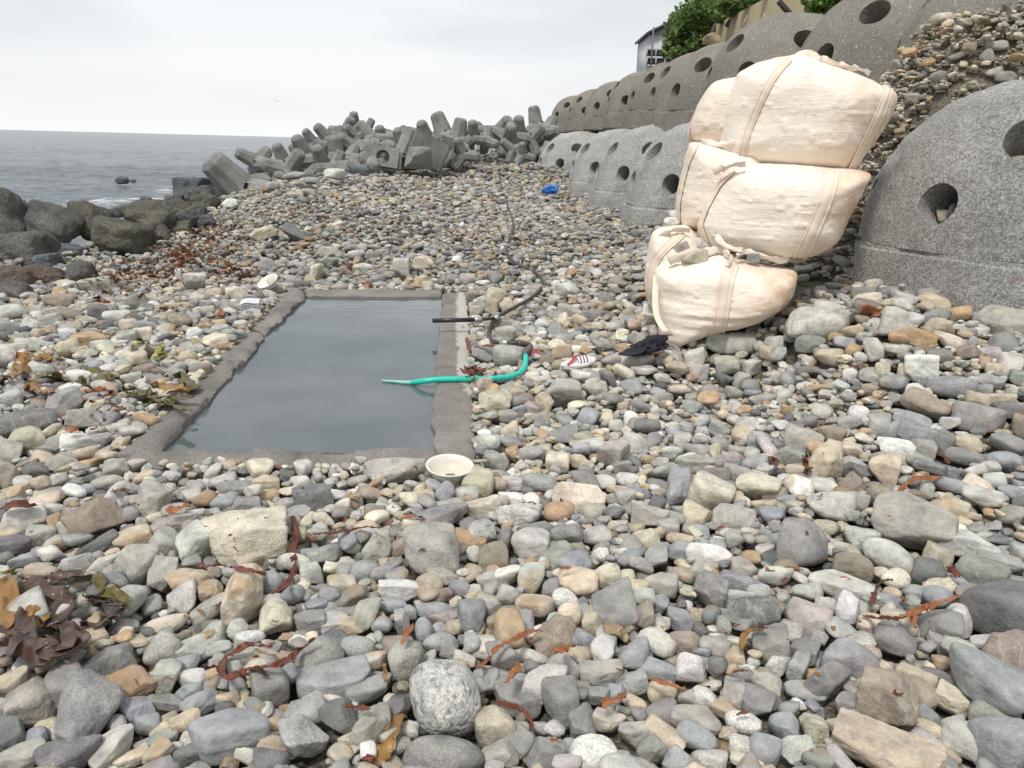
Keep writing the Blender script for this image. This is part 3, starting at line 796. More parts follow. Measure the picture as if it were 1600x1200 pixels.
D 210 50 150 55 0 G m .7
D 345 45 105 85 10 n a .6
D 95 625 120 90 0 d a .6
J 320 115 380 190 0 l r .9 big pale lichen-speckled boulder right of centre, below the grey slope|pale lichen boulder
J 1000 620 280 160 -25 n r .2 long brown-grey rounded boulder on the right|brown-grey boulder
J 1310 685 295 165 -3 G r .7 big smooth greenish-grey boulder on the right, half above its neighbours|greenish-grey boulder
J 1150 495 270 140 0 b e .8 flat blue-grey speckled oval boulder on the right|speckled oval boulder
J 960 370 185 160 10 w a .6 bright white angular rock with a flat grey foot|bright white rock
J 925 525 120 95 0 w r .35 small white round stone above the brown-grey boulder|white round stone
J 220 835 230 165 -5 v r .6 broad pale grey round stone at the right centre|broad pale round stone
J 365 970 200 210 10 t m .35 squat tan and grey boulder by the dark red weed|squat tan boulder
J 725 1010 175 180 -5 t a .35 tan cube-like rock in the right middle|tan cube-like rock
J 795 895 220 125 -5 w m .35 white flat-topped stone above the tan cube-like rock|white flat-topped stone
J 900 720 210 125 -15 b r .6
J 935 800 220 150 0 b a .6 blue-grey angular block at the right centre|blue-grey angular block
J 965 885 160 130 -10 g m .6
J 780 770 130 110 40 b r .6
J 565 665 125 98 0 w e .8 pinkish white oval stone beside the pale lichen boulder|pinkish white oval
J 1255 945 285 95 -5 G e .6 long dark grey oval stone at the right|long dark oval
J 1165 1125 260 95 -8 b e .6
J 1480 965 200 140 10 b r .6
J 1500 860 190 125 -20 G r .6 round grey cobble at the right edge under the rusty stone|edge grey cobble
J 1510 365 145 140 5 l r .6 pale grey round stone near the right edge|pale round stone
J 1250 285 125 100 10 n r .35
J 1390 285 150 75 5 p r .6
J 1460 225 175 120 10 G r .6
J 1450 575 170 90 0 t m .35
J 1510 640 160 95 10 d m .6
J 1580 750 100 180 5 n r .2 rusty brown boulder at the right edge|rusty edge boulder
J 1240 850 190 95 0 t m .35
J 1110 850 120 150 10 G r .6
J 1450 100 290 190 0 v a .7 large flat grey angular rock under the concrete block's right end|flat grey angular rock
J 1190 45 140 100 15 o r .3 yellow-orange rounded stone beside the big concrete block|yellow-orange stone
J 940 190 190 115 -20 o a .2 bright rusty orange rock on the right slope|bright rusty rock
J 820 200 125 75 0 o r .2
J 1070 130 170 130 0 t m .35 grey-tan block behind the bright rusty rock|grey-tan block
J 1140 210 190 95 -20 c m .7
J 800 90 200 170 10 l r .35 large pale stone just below the big concrete block's left corner|large pale stone
J 995 75 140 75 10 b r .6
J 660 260 120 130 10 l m .35
J 385 310 165 100 0 t r .35
J 355 340 95 88 0 G r .6
J 205 155 195 125 0 G r .6 round dark grey stone at the foot of the grey slope|round slope-foot stone
J 265 225 175 105 0 G m .6
J 370 30 165 135 0 l m .6 heart-shaped pale grey stone between the lowest bag and the concrete block|heart-shaped stone
J 215 60 160 70 0 l m .6
J 480 225 130 75 0 b r .6
J 430 130 110 100 0 d m .6
J 530 150 120 80 10 t m .2
J 715 392 90 98 0 y r .7
J 115 560 105 90 0 l r .8
J 70 448 110 88 -5 l r .2 peach-stained pale stone pair left of the pale lichen boulder|peach-stained pale stone
J 510 425 88 90 0 l r .6
J 855 405 85 90 0 t m .6
J 640 420 130 80 0 g r .6
J 635 520 100 80 0 n m .2
J 815 575 120 75 0 G m .35
J 700 735 130 150 10 g m .6
J 390 790 150 120 -20 n m .35
J 510 730 130 100 20 g m .6
J 520 900 140 100 10 c r .2
J 560 1030 160 130 -15 d a .6 dark grey blocky stone between the two tan rocks|dark block between
J 530 1110 160 125 5 n a .6
J 130 925 190 110 5 g m .7
J 170 1015 120 70 10 c m .2
J 110 1090 150 75 -5 w r .8
J 345 1135 210 110 5 l r .6
J 1050 1020 260 90 -5 G m .6
J 940 960 140 90 -20 v m .6
J 1310 1115 150 120 -30 c m .6
J 1535 1160 170 80 0 b m .6
J 1350 350 80 75 0 t m .2
J 1415 385 100 75 0 t m .2
J 1560 440 120 90 0 G m .35
J 1380 465 170 80 0 g r .6
J 1345 520 100 80 20 b m .6
J 400 1175 240 70 0 l m .8
J 915 1175 140 70 0 n r .6 red-brown rounded stone beside the orange weed strand|red-brown rounded stone
I 855 210 150 170 20 l a .7 white-faced upright rock in front of the lowest bag|white-faced upright rock
I 885 285 120 120 0 p m .35
I 1180 85 205 150 0 v r .7 round speckled grey boulder touching the lowest bag|round speckled boulder
I 1020 65 180 140 0 G r .6 dark rounded boulder against the foot of the lowest bag|dark boulder at bag foot
I 440 200 235 130 5 v m .7 wide grey-green rounded rock below the black cloth|rock below the black cloth
I 275 200 165 110 25 v e .7 smooth greenish oval stone right of the slipper|greenish oval stone
I 620 190 110 80 0 l m .7
I 1415 70 140 100 20 l m .7
I 1080 235 180 120 10 v a .7
I 1245 245 150 110 0 l a .7
I 1455 325 135 105 0 l r .2
I 1185 345 130 120 0 v m .7
I 1495 455 118 105 0 l r .8
I 1340 480 180 80 20 v m .7
I 600 470 165 110 30 v m .7
I 430 790 190 150 -25 l r .7 smooth pale grey-green stone in the right centre|smooth pale centre stone
I 760 770 120 115 0 l r .95 round white freckled stone in the right centre|white freckled stone
I 675 840 150 75 3 l e .7
I 840 930 290 110 8 v f .7 long grey-green slab with an upright plate before it|long grey-green slab
I 905 950 150 130 35 y f .7 
I 1085 910 180 105 -5 p m .2 pinkish-white angular stone in the right centre|pinkish-white angular stone
I 990 850 85 110 0 t m .7
I 1165 850 160 70 -5 v m .7
I 1275 940 190 115 5 b r .35 blue-grey round stone with rust on its right side|rust-sided stone
I 1280 800 110 130 10 b m .6
I 270 880 230 190 10 p a .35 large pinkish-grey blocky rock right of the basin|large pinkish-grey block
I 120 820 160 130 10 l a .7
I 320 965 160 115 10 G m .6
I 365 1055 165 95 -3 w e .9 white spotted egg stone right of the basin corner|white spotted egg stone
I 195 1070 170 110 20 l m .5
I 70 1000 110 120 10 G r .6
I 305 1120 160 75 -15 t m .7
I 545 1000 110 85 0 o m .15
I 750 1060 160 150 10 b m .6
I 80 610 130 130 -30 b r .6 blue-grey upright oval stone below the slipper|blue-grey upright stone
I 280 670 110 85 0 l r .6
I 550 640 80 100 0 t m .3
I 180 430 100 85 0 G r .6
I 130 395 170 130 20 v a .6
I 220 570 90 65 0 c r .6
I 1025 690 140 120 -30 g a .6
I 1040 800 160 90 -10 g r .6
I 860 840 190 80 0 g r .6
I 1540 750 170 150 0 v r .6
I 1520 870 190 120 10 l a .8
I 1150 1020 210 110 -10 v m .7
I 1430 1100 90 60 0 g r .6
I 1510 1060 170 90 -5 w r .6
E 940 550 195 145 10 v e .7 smooth olive oval stone holding down the teal hose at its bend|olive hose-holding stone
E 790 540 165 105 -5 G r .6 grey rounded stone between the basin wall and the olive oval stone|grey stone by the wall
E 780 735 130 125 10 t m .3 tan rounded stone lying on the teal hose at the basin wall|tan stone on the hose
E 860 835 190 150 15 y m .3 pointed yellow-green rock below the hose, right of the basin wall|pointed yellow-green rock
E 935 935 140 90 0 v m .6
E 1150 845 120 120 -40 t a .5 orange-tan wedge leaning on the purplish white block|orange-tan wedge
E 1290 790 240 170 -5 p a .35 big purplish white angular block right of the basin|purplish white block
E 1280 1035 180 130 0 G a .35
E 1430 930 110 110 -30 b r .6
E 1080 880 100 90 -20 p m .35
E 1010 890 85 90 20 b m .6
E 1475 730 140 120 10 v m .7
E 865 172 132 105 5 y r .4 round tan-green stone on top of the small stone pile by the pipe|round stone on the pile
E 840 245 100 110 -20 t m .2 orange-tan stone under the round one in the small pile|under-stone of the pile
E 935 255 80 120 20 t m .3
E 905 350 210 85 -10 v m .35 flat olive stone carrying the pipe joint|flat olive stone
E 930 410 145 95 0 v r .7 round grey-green stone inside the black hose bend|stone inside the hose bend
E 750 265 110 75 0 v m .7
E 715 180 90 70 20 d a .6
E 740 390 100 45 0 l m .6
E 745 450 100 32 0 w f .6
E 685 72 100 78 0 p r .5 pinkish round stone behind the basin's far right corner|pinkish round far stone
E 390 70 95 62 0 t m .2 yellow-tan faceted stone behind the basin's far wall|yellow-tan far stone
E 1290 135 140 110 15 w m .2 white faceted stone beyond the slipper|white far faceted stone
E 1450 300 140 88 -5 G m .7
E 1280 340 80 110 20 c a .2
E 1385 330 90 80 0 c m .2
E 1325 265 160 85 -5 v m .3
E 1220 205 80 80 0 l m .7
E 1160 415 82 58 0 w r .6
E 1280 450 120 90 0 g r .7
E 1360 425 90 75 0 b r .6
E 1270 525 125 95 0 n m .2
E 1370 510 85 55 0 w r .6
E 1575 590 100 90 0 v r .6
E 850 60 100 80 0 G m .6
E 630 380 62 62 0 p a .6
Z 617 736 94 38 0 v a .8 flat angular grey slab lying on the basin's front wall|flat slab on the front wall
Z 1560 453 70 42 0 w a .95 white black-flecked angular rock resting against the big concrete block|white flecked rock
M 150 110 440 170 12 d f .5 long dark blue-grey slab rock at the left edge|long left edge slab
M 190 230 230 165 10 y m .5 pale greenish triangular rock below the long left edge slab|pale greenish triangular rock
M 570 240 240 140 -15 w m .35 white lumpy rock beside the basin's near left corner|white lumpy rock
M 600 70 210 170 -20 v m .6
M 400 40 240 130 10 G a .6
M 765 70 170 120 25 b r .6
M 820 140 150 90 15 l e .6
M 770 525 210 115 10 v r .7 pale olive rounded stone left of the basin front|pale olive stone
M 620 570 130 85 0 b r .6 blue-grey round pebble left of the basin front|round blue-grey pebble
M 830 440 170 140 -10 v m .5
M 1080 465 130 90 -15 b r .6
M 960 400 160 80 10 v m .5
M 640 390 150 90 20 o m .2 orange-tan flat rock left of the basin front|orange-tan flat rock
M 480 430 160 85 15 t m .2
M 430 370 200 110 15 v m .5
M 240 450 190 120 0 d m .6
M 720 235 140 100 0 p a .5
M 380 245 160 90 10 g m .6
M 370 160 150 110 10 t m .2
M 60 320 150 160 -30 v m .5
M 40 470 160 230 10 n a .8 purplish-brown rough rock at the left edge|purplish-brown edge rock
M 130 600 210 105 -5 t m .3
M 700 110 1 1 0 g r .6
M 380 610 190 100 20 v a .6
M 660 485 130 60 5 g r .6
M 910 100 110 90 20 v m .6
H 395 935 225 165 10 g a .6 large pale grey angular rock left of the basin|large left angular rock
H 525 1030 170 145 0 v r .6
H 595 940 130 95 0 c m .2
H 330 690 280 95 -5 w e .9 white black-speckled long boulder under the olive kelp|white speckled long boulder
H 40 640 140 160 -20 w r .9 white speckled boulder at the left edge behind the olive kelp|white left edge boulder
H 420 585 145 115 5 y r .6 olive green rounded stone left of the orange long stone|olive green stone
H 545 535 220 100 0 o m .2 long orange stone with a raised end among grey stones on the left|long orange stone
H 225 565 230 85 -12 l r .6
H 850 660 130 115 0 c m .6
H 925 590 120 80 -5 t a .5
H 1345 540 150 100 5 c m .7 cream rounded triangular stone left of the basin's left wall|cream stone by the left wall
H 1120 405 135 105 10 n r .4 reddish-brown round stone on the left|reddish-brown left stone
H 830 290 185 110 5 G m .6 large grey rounded stone on the left beach|large grey left stone
H 1225 165 130 140 10 l a .6 pale grey block standing on the left beach|pale left block
H 600 180 270 90 8 v f .5 long flat greenish slab on the far left beach|long greenish slab
H 735 380 165 80 5 l r .6
H 610 360 110 125 -5 d m .6
H 430 370 140 90 -20 n m .5
H 80 355 160 95 0 l r .7 pale grey rounded boulder at the left edge|pale left boulder
H 50 450 130 110 0 g r .6
H 380 290 190 90 0 n m .6
H 310 400 150 75 10 v m .6
H 1230 260 90 60 0 l r .6
H 880 490 130 80 0 c m .2
H 790 510 130 90 20 v m .6
H 1500 110 160 70 0 p r .6 pinkish-grey long round stone on the left beach|pinkish-grey long stone
H 1480 240 130 90 0 c m .8
H 1375 470 110 85 0 g m .6
H 820 770 125 80 0 l m .7
H 965 670 110 45 0 l e .6
H 800 430 100 75 0 t r .6
H 920 440 150 75 0 b m .6
H 790 120 1 1 0 g r .6
H 660 1020 150 100 20 b r .6
H 730 1080 140 85 15 l e .6
H 65 900 130 120 0 l r .7 
H 150 1060 1 1 0 g r .6
H 100 850 110 90 0 g m .6
H 160 1140 200 130 10 y m .5
H 520 1130 220 110 -10 w m .4
H 70 910 90 60 0 t r .6
Q 690 215 90 160 -8 c m .35 standing cream and brown stone behind the far left corner of the basin|standing cream-brown stone
Q 770 145 130 95 -10 G a .6 grey pyramid stone behind the basin's far wall|grey pyramid stone
Q 965 85 125 65 -5 l e .7 smooth pale oval stone on the beach behind the basin|pale far oval
Q 340 150 115 105 0 g r .6 grey round-topped stone behind the tilted wash bowl|round-topped grey stone
Q 155 205 170 85 0 n r .5
Q 540 280 120 75 0 G m .5
Q 1275 190 110 180 0 l a .7
Q 1430 135 150 90 0 c a .6 cream angular stone beyond the basin's far right part|cream angular far stone
Q 640 165 100 65 15 y m .4
Q 1410 255 110 65 0 t m .2
Q 1120 250 120 60 0 G r .6
Q 1130 290 100 45 0 v m .6
Q 910 165 90 50 0 n m .3
Q 1010 170 140 60 0 l m .6
Q 410 325 130 85 0 v m .5
Q 140 350 140 90 0 v m .5
Q 370 60 190 35 -3 G f .6
Q 1080 90 110 80 0 G a .6
Q 940 40 150 60 0 G m .4
Q 765 60 150 70 0 v m .6
Q 1345 105 70 80 0 g m .6
U 730 570 130 70 0 l r .7
U 285 940 150 90 25 t m .4 tan angular stone on the beach in front of the tetrapod pile|tan beach stone
U 500 950 180 90 -35 d m .6
U 455 968 110 60 -8 l r .6 
U 870 1080 110 55 -5 l e .6
U 310 1130 100 75 0 g r .6
U 760 890 75 60 25 c m .2
U 80 755 100 65 -10 w r .7 white rounded stone at the seaward edge of the beach|white seaward stone
U 480 580 130 55 15 g m .6
U 590 610 90 45 0 g r .6
U 820 1175 110 60 0 n m .2
U 570 690 90 60 0 v m .6
U 690 1135 100 85 0 v a .6
U 1240 1120 110 60 0 c a .6
U 1495 1110 70 60 0 w r .7
U 340 640 90 45 0 g r .6
V 1385 360 155 72 8 v e .7 smooth oval stone high on the gravel slope at the top right|slope-top oval stone
V 620 500 85 62 -20 v m .6
V 1080 365 50 50 0 l r .6
V 1130 500 60 50 0 t r .6
V 1370 570 110 80 20 v a .6
V 1460 600 150 80 -5 G a .6
V 740 770 110 75 0 v a .6
V 1090 440 130 60 25 G m .6
V 420 580 105 60 35 d f .6
V 1310 440 110 100 10 G r .7
K 530 225 90 90 0 t m .5
K 760 215 85 60 0 v r .6
K 660 190 130 60 20 v a .6
K 945 225 110 60 -10 v m .6
K 560 295 95 75 15 v e .6
K 350 670 95 90 0 b r .6
K 265 640 90 115 -10 v m .6
K 555 530 100 65 0 t m .5
K 765 370 95 60 0 g m .6
K 930 610 160 105 -8 v e .6
K 910 400 80 80 0 n m .6
K 320 555 115 50 0 t e .6
K 975 520 120 70 0 v m .6
K 1050 640 120 70 0 n m .6
O 155 690 1 1 0 g r .6
O 395 440 200 180 -20 g r .35 grey round cobble right of the front wash bowl|grey cobble by the bowl
O 540 370 110 120 20 o m .3
O 910 440 190 150 0 c m .35
O 790 350 150 100 0 y m .4
O 1150 520 140 130 0 G r .6
O 1095 435 150 100 0 t r .6
O 1025 200 230 150 5 G m .4
O 1165 70 150 150 -20 b r .6
O 1395 140 130 100 0 l r .6
O 400 190 110 80 0 l m .4
O 300 215 120 80 0 w m .4
O 665 185 100 80 0 l r .6
O 800 530 90 70 0 t r .6
O 900 510 100 80 0 v r .6
O 745 460 90 80 0 v m .6
O 325 60 1 1 0 g r .6
O 505 75 180 110 0 v m .4
'''
heroes = []
for ln in HERO.strip().split('\n'):
    f = ln.split(None, 9); tx, ty, ts = TILE[f[0]]
    w_, h_ = float(f[3]) / ts, float(f[4]) / ts
    if w_ < 3: continue
    lab = f[9] if len(f) > 9 else ''; lab, _, short = lab.partition('|')
    heroes.append(dict(px=tx + float(f[1]) / ts, py=ty + float(f[2]) / ts, w=w_, h=h_, ang=float(f[5]), c=f[6], k=f[7], s=float(f[8]), label=lab.strip(), short=short.strip()))
# the tiles overlap: drop a second reading of the same stone
kept = []
for h in sorted(heroes, key=lambda q: (q['label'] == '', -q['w'] * q['h'])):
    if all(math.hypot((h['px'] - k['px']) / (.5 * (h['w'] + k['w'])), (h['py'] - k['py']) / (.5 * (h['h'] + k['h']))) > (.52 if not h['label'] else .3) for k in kept): kept.append(h)
heroes = kept
print('heroes', len(heroes))
# ---------------------------------------------------------------- embankment blocks: where they stand (built later, needed now to keep stones off)
DR, DH = 1.28, 1.56
LOWER = [(1604, 483, 6.1), (1236, 405, 8.9), (1112, 353, 11.7), (1029, 322, 15.3), (970, 301, 19.3), (905, 288, 23.5), (868, 276, 28), (838, 264, 33)]   # centre px, base py, depth of the centre
UPPER = [(1600, 192, 7.6), (1402, 190, 9.4), (1226, 193, 12.1), (1140, 196, 14.6), (1099, 199, 17.2), (1055, 204, 20.3), (1010, 204, 24), (968, 203, 28), (934, 203, 32.5), (902, 203, 37)]
def block_at(px, py, d, R=DR):
    f_ = P(px, py, d - R * .9); c_ = P(px, py, d); return np.array([c_[0], c_[1], f_[2]])
LOWC = [block_at(*q) for q in LOWER]
UPC = [block_at(*q) for q in UPPER]
for q, c_, top in zip(LOWER, LOWC, (126, 163, 187, 195, 202, 206, 209, 213)): c_[2] = P(q[0], top, q[2])[2] - DH
for i, (q, c_) in enumerate(zip(UPPER, UPC)):
    top = [None, None, 29, 70, 84, 98, 113, 128, 140, 150][i]
    if top is not None: c_[2] = P(q[0], top, q[2])[2] - DH
# ---------------------------------------------------------------- height map on which stones come to rest
HR = .014
hx0, hy0, hx1, hy1 = -9.0, .6, 7.6, 31.0
HX = np.arange(hx0, hx1, HR); HY = np.arange(hy0, hy1, HR)
H = np.empty((len(HY), len(HX)), np.float32)
for j in range(0, len(HY), 200):
    yy = HY[j:j + 200]; H[j:j + 200] = T(np.broadcast_to(HX, (len(yy), len(HX))), np.broadcast_to(yy[:, None], (len(yy), len(HX))))
H0 = None
def rect(px_poly, z=RZ): return plan(px_poly)
def fill_poly(poly, z):
    x0, y0 = poly.min(0); x1, y1 = poly.max(0)
    i0, i1 = int((x0 - hx0) / HR), int((x1 - hx0) / HR) + 2; j0, j1 = int((y0 - hy0) / HR), int((y1 - hy0) / HR) + 2
    gxx, gyy = np.meshgrid(HX[i0:i1], HY[j0:j1]); k = in_poly(gxx, gyy, poly); H[j0:j1, i0:i1][k] = z
fill_poly(pool_out, RZ)
pool_in = plan([(180, 729), (742, 731), (727, 457), (457, 452)])
fill_poly(pool_in, 9.0)
def fill_disc(x, y, r, z=9.0):
    i0, i1 = max(0, int((x - r - hx0) / HR)), max(0, int((x + r - hx0) / HR)); j0, j1 = max(0, int((y - r - hy0) / HR)), max(0, int((y + r - hy0) / HR))
    if i1 <= i0 or j1 <= j0: return
    gxx, gyy = np.meshgrid(HX[i0:i1], HY[j0:j1])
    if gxx.size == 0: return
    k = (gxx - x) ** 2 + (gyy - y) ** 2 < r * r; s = H[j0:j0 + gxx.shape[0], i0:i0 + gxx.shape[1]]; s[k] = z
for k, c_ in enumerate(LOWC + UPC):
    if k not in (0, 1, 8, 9): fill_disc(c_[0], c_[1], DR * .97)
def rz_of(c_, k, row):
    return -math.atan2(c_[0], c_[1]) - math.pi / 2 - R_(57) + (0 if k == 0 and row == 0 else (k * 37 % 11 - 5) * .012) + (0 if row == 0 else R_([0, -12, -45, -20, 10, -38][k % 6]))
class St: pass
STONES = []     # dicts: pos, scale, rot, shape index / Shape, col, r
def stamp(pos, A, zc, cap=True):
    """ellipsoid footprint stamped on the map; A = covariance (3x3)"""
    ex, ey = math.sqrt(A[0, 0]), math.sqrt(A[1, 1]); x, y = pos
    i0, i1 = int((x - ex - hx0) / HR), int((x + ex - hx0) / HR) + 1; j0, j1 = int((y - ey - hy0) / HR), int((y + ey - hy0) / HR) + 1
    if i0 < 0 or j0 < 0 or i1 >= len(HX) or j1 >= len(HY): return None
    gx_ = HX[i0:i1 + 1] - x; gy_ = HY[j0:j1 + 1] - y
    det = A[0, 0] * A[1, 1] - A[0, 1] ** 2; a, b_, c_ = A[1, 1] / det, -A[0, 1] / det, A[0, 0] / det
    q_ = a * gx_[None, :] ** 2 + 2 * b_ * gx_[None, :] * gy_[:, None] + c_ * gy_[:, None] ** 2
    bx = A[2, 0] * a + A[2, 1] * b_; by = A[2, 0] * b_ + A[2, 1] * c_
    m_ = bx * gx_[None, :] + by * gy_[:, None]; hz = math.sqrt(max(1e-9, A[2, 2] - bx * A[2, 0] - by * A[2, 1]))
    half = hz * np.sqrt(np.clip(1 - q_, 0, 1)); ins_ = q_ < 1
    return (slice(j0, j1 + 1), slice(i0, i1 + 1)), ins_, m_, half
def put(pos, A, zc, fl=.92):
    s = stamp(pos, A, zc)
    if s is None: return
    sl_, ins_, m_, half = s; sub = H[sl_]; np.maximum(sub, np.where(ins_, zc + m_ + half * fl, -9), out=sub)
def rest(pos, A, qn=.86):
    s = stamp(pos, A, 0)
    if s is None: return None
    sl_, ins_, m_, half = s
    if not ins_.any(): return None
    v = (H[sl_] + half - m_)[ins_]
    k = int(len(v) * qn); return float(np.partition(v, min(k, len(v) - 1))[min(k, len(v) - 1)])
# boulders along the sea edge, (px, py, w, h, turn, kind, colour, label): see boulders section
BOULD = [
 (8, 342, 66, 84, 10, 'r', 'B', 'dark round boulder cut by the left edge of the picture, tallest of the shore boulders'),
 (40, 338, 34, 44, 30, 'r', 'B', 'dark boulder half hidden between the leftmost boulder and the wedge-shaped one'),
 (76, 351, 84, 58, -28, 'm', 'B', 'dark wedge-shaped wet boulder second from the left in the front row by the sea'),
 (143, 344, 62, 56, 10, 'r', 'M', 'mossy olive round-topped boulder in the middle of the shore row'),
 (184, 371, 84, 50, -14, 'm', 'M', 'dark brownish humped boulder low in front of the mossy olive one'),
 (232, 342, 72, 50, 5, 'm', 'M', 'olive-tinged boulder with a flat top at the right end of the front shore row'),
 (37, 394, 86, 54, 8, 'm', 'B', 'large dark rough boulder in front of the leftmost shore boulders'),
 (20, 437, 66, 38, 5, 'r', 'R', 'brown low boulder at the left edge below the flat blue slate rock'),
 (72, 431, 58, 30, -5, 'm', 'R', 'brownish low boulder right of the brown one at the left edge'),
 (20, 460, 62, 38, -5, 'm', 'B', 'blue-black smooth boulder at the left edge nearest to the camera'),
 (125, 427, 46, 34, 12, 'r', 'B', 'black egg-shaped boulder right of the flat blue slate rock'),
 (61, 410, 72, 24, 8, 'f', 'S', 'flat blue-grey slate rock lying before the large dark boulder'),
 (108, 393, 52, 20, -6, 'f', 'S', 'pale flat slate rock behind the flat blue one'),
 (282, 330, 38, 32, 0, 'r', 'M', 'olive-grey round boulder at the foot of the broken slate block'),
 (300, 339, 48, 30, 15, 'r', 'B', 'grey-brown rounded boulder right of the olive-grey round one'),
 (322, 318, 44, 28, 5, 'r', 'M', 'greenish rounded boulder left of the white shore stone'),
 (303, 292, 54, 28, 5, 'f', 'S', 'broken grey slate block by the water, flat on top'),
 (339, 290, 28, 30, 10, 'a', 'K', 'black cracked block leaning on the left foot of the near tetrapod'),
 (310, 306, 44, 24, 20, 'm', 'B', 'dark sloping boulder below the broken slate block'),
 (274, 312, 28, 14, 5, 'f', 'B', 'small flat dark rock left of the dark sloping boulder'),
 (345, 267, 18, 15, 10, 'm', 'B', 'small dark six-sided rock standing above the black cracked block'),
 (183, 331, 36, 17, 5, 'm', 'B', 'dark pointed rock in the foam between the shore boulders'),
 (200, 326, 30, 13, 0, 'm', 'S', 'low grey rock in the foam right of the dark pointed one'),
 (228, 313, 19, 10, 0, 'r', 'R', 'reddish-brown rock at the waterline'),
 (213, 319, 18, 10, 20, 'm', 'B', 'small dark rock touching the reddish-brown waterline rock'),
 (191, 282, 19, 10, 0, 'm', 'B', 'larger of two dark rocks awash in the open sea'),
 (208, 283, 11, 5, 0, 'r', 'B', 'smaller of two dark rocks awash in the open sea'),
 (232, 373, 30, 26, 5, 'm', 'R', 'brown blunt boulder at the foot of the olive flat-topped one'),
 (253, 366, 26, 24, 10, 'a', 'M', 'brown-grey angular boulder beside the brown blunt one'),
 (245, 322, 40, 18, 0, 'm', 'B', 'wet dark rock behind the olive flat-topped boulder'),
 (322, 345, 30, 18, 10, 'm', 'S', 'grey low rock among the weed below the greenish rounded boulder'),
 (348, 318, 26, 18, -10, 'm', 'B', 'dark rock between the near tetrapod foot and the white shore stone'),
 (283, 355, 30, 18, 5, 'a', 'M', 'brown-grey rock at the right foot of the olive-grey round boulder'),
 (385, 302, 30, 16, 0, 'm', 'S', 'flat grey rock under the near tetrapod'),
 (415, 290, 30, 18, 8, 'm', 'B', 'dark rock right of the near tetrapod foot'),
 (262, 330, 24, 18, 0, 'm', 'B', 'small dark boulder between the flat-topped and the olive-grey round boulder'),
]
def bdepth(py): return float(np.interp(py, [283, 290, 305, 320, 335, 350, 375, 400, 430, 470], [30, 21, 18, 16.5, 14.5, 13, 12, 10.6, 9.5, 8.5]))
bplace = []
for (px, py, w_, h_, ang, kind, cc, lab) in BOULD:
    d = bdepth(py + h_ / 2)
    if 'awash' in lab: d = 33.0
    if 'foam' in lab or 'waterline' in lab: d = 17.5
    c_ = P(px, py, d); a = w_ / 2 / F * d; hh = h_ / 2 / F * d
    bplace.append((c_, a, hh, ang, kind, cc, lab))
    if 'awash' not in lab: fill_disc(c_[0], c_[1] + .1, a * .75, 8.0)
# sandbags and other big things keep stones off their middle
for (px, py, d, r) in ((1130, 520, 5.8, .30), (1200, 480, 5.9, .25), (1065, 480, 6.0, .2), (1180, 380, 6.1, .4), (1270, 350, 6.0, .3)):
    c_ = P(px, py, d); fill_disc(c_[0], c_[1] + .12, r, 7.0)
TET = []      # filled in by the tetrapods' own list
# ---------------------------------------------------------------- the stones read off the photograph
def hero_geom(h, lift):
    g = ground(h['px'], h['py'], lift)
    px_, py_, d = PX(g); d = float(d[0]); a = 1.05 * h['w'] / 2 * d / F; e_ = 1.07 * h['h'] / 2 * d / F
    dirv = (g - CAM) / np.linalg.norm(g - CAM); sa = abs(dirv[2]); ca = math.sqrt(1 - sa * sa)
    k = {'e': 1.15, 'r': 1.12, 'm': 1.15, 'a': 1.1, 'f': 1.7}[h['k']]
    c_ = e_ / math.sqrt((k * sa) ** 2 + ca ** 2); return g, a, c_ * k, c_, d
HS = []
for i, h in enumerate(heroes):
    g, a, b_, c_, d = hero_geom(h, .0)
    thick = min(c_, .8 * a + .02)
    g, a, b_, c_, d = hero_geom(h, .028 + thick * .78)
    if c_ > 1.15 * a and h['w'] > h['h'] * .8: c_ = 1.05 * a
    va = math.atan2(g[0], g[1])      # the stone's width faces the camera
    r1 = rotm(np.array(-va), np.array(0.), np.array(0.)); t = R_(h['ang'])
    ct, st_ = math.cos(-t), math.sin(-t); Ry = np.array([[ct, 0, st_], [0, 1, 0], [-st_, 0, ct]])
    # on sloping sight lines part of the turn is a turn on the ground
    sa = abs((g - CAM)[2]) / np.linalg.norm(g - CAM); yawt = t * sa; Ry = np.array([[math.cos(-t * (1 - sa)), 0, math.sin(-t * (1 - sa))], [0, 1, 0], [-math.sin(-t * (1 - sa)), 0, math.cos(-t * (1 - sa))]])
    Rm_ = r1 @ rotm(np.array(yawt), np.array(0.), np.array(0.)) @ Ry
    # undo the bounding-box growth of a turned ellipse
    if h['w'] > h['h'] and abs(h['ang']) > 12 and abs(h['ang']) < 80:
        a *= 1 + .12 * math.sin(2 * abs(t)); c_ *= 1 - .2 * math.sin(2 * abs(t)); b_ *= 1 - .2 * math.sin(2 * abs(t))
    h.update(pos=g, sc=np.array([a, b_, c_]), R=Rm_, d=d, r=(a * b_ * c_) ** (1 / 3), pxr=math.sqrt(h['w'] * h['h']) / 2)
    A = Rm_ @ np.diag([a * a, b_ * b_, c_ * c_]) @ Rm_.T; put((g[0], g[1]), A, g[2] + (0.06), .95); HS.append(h)
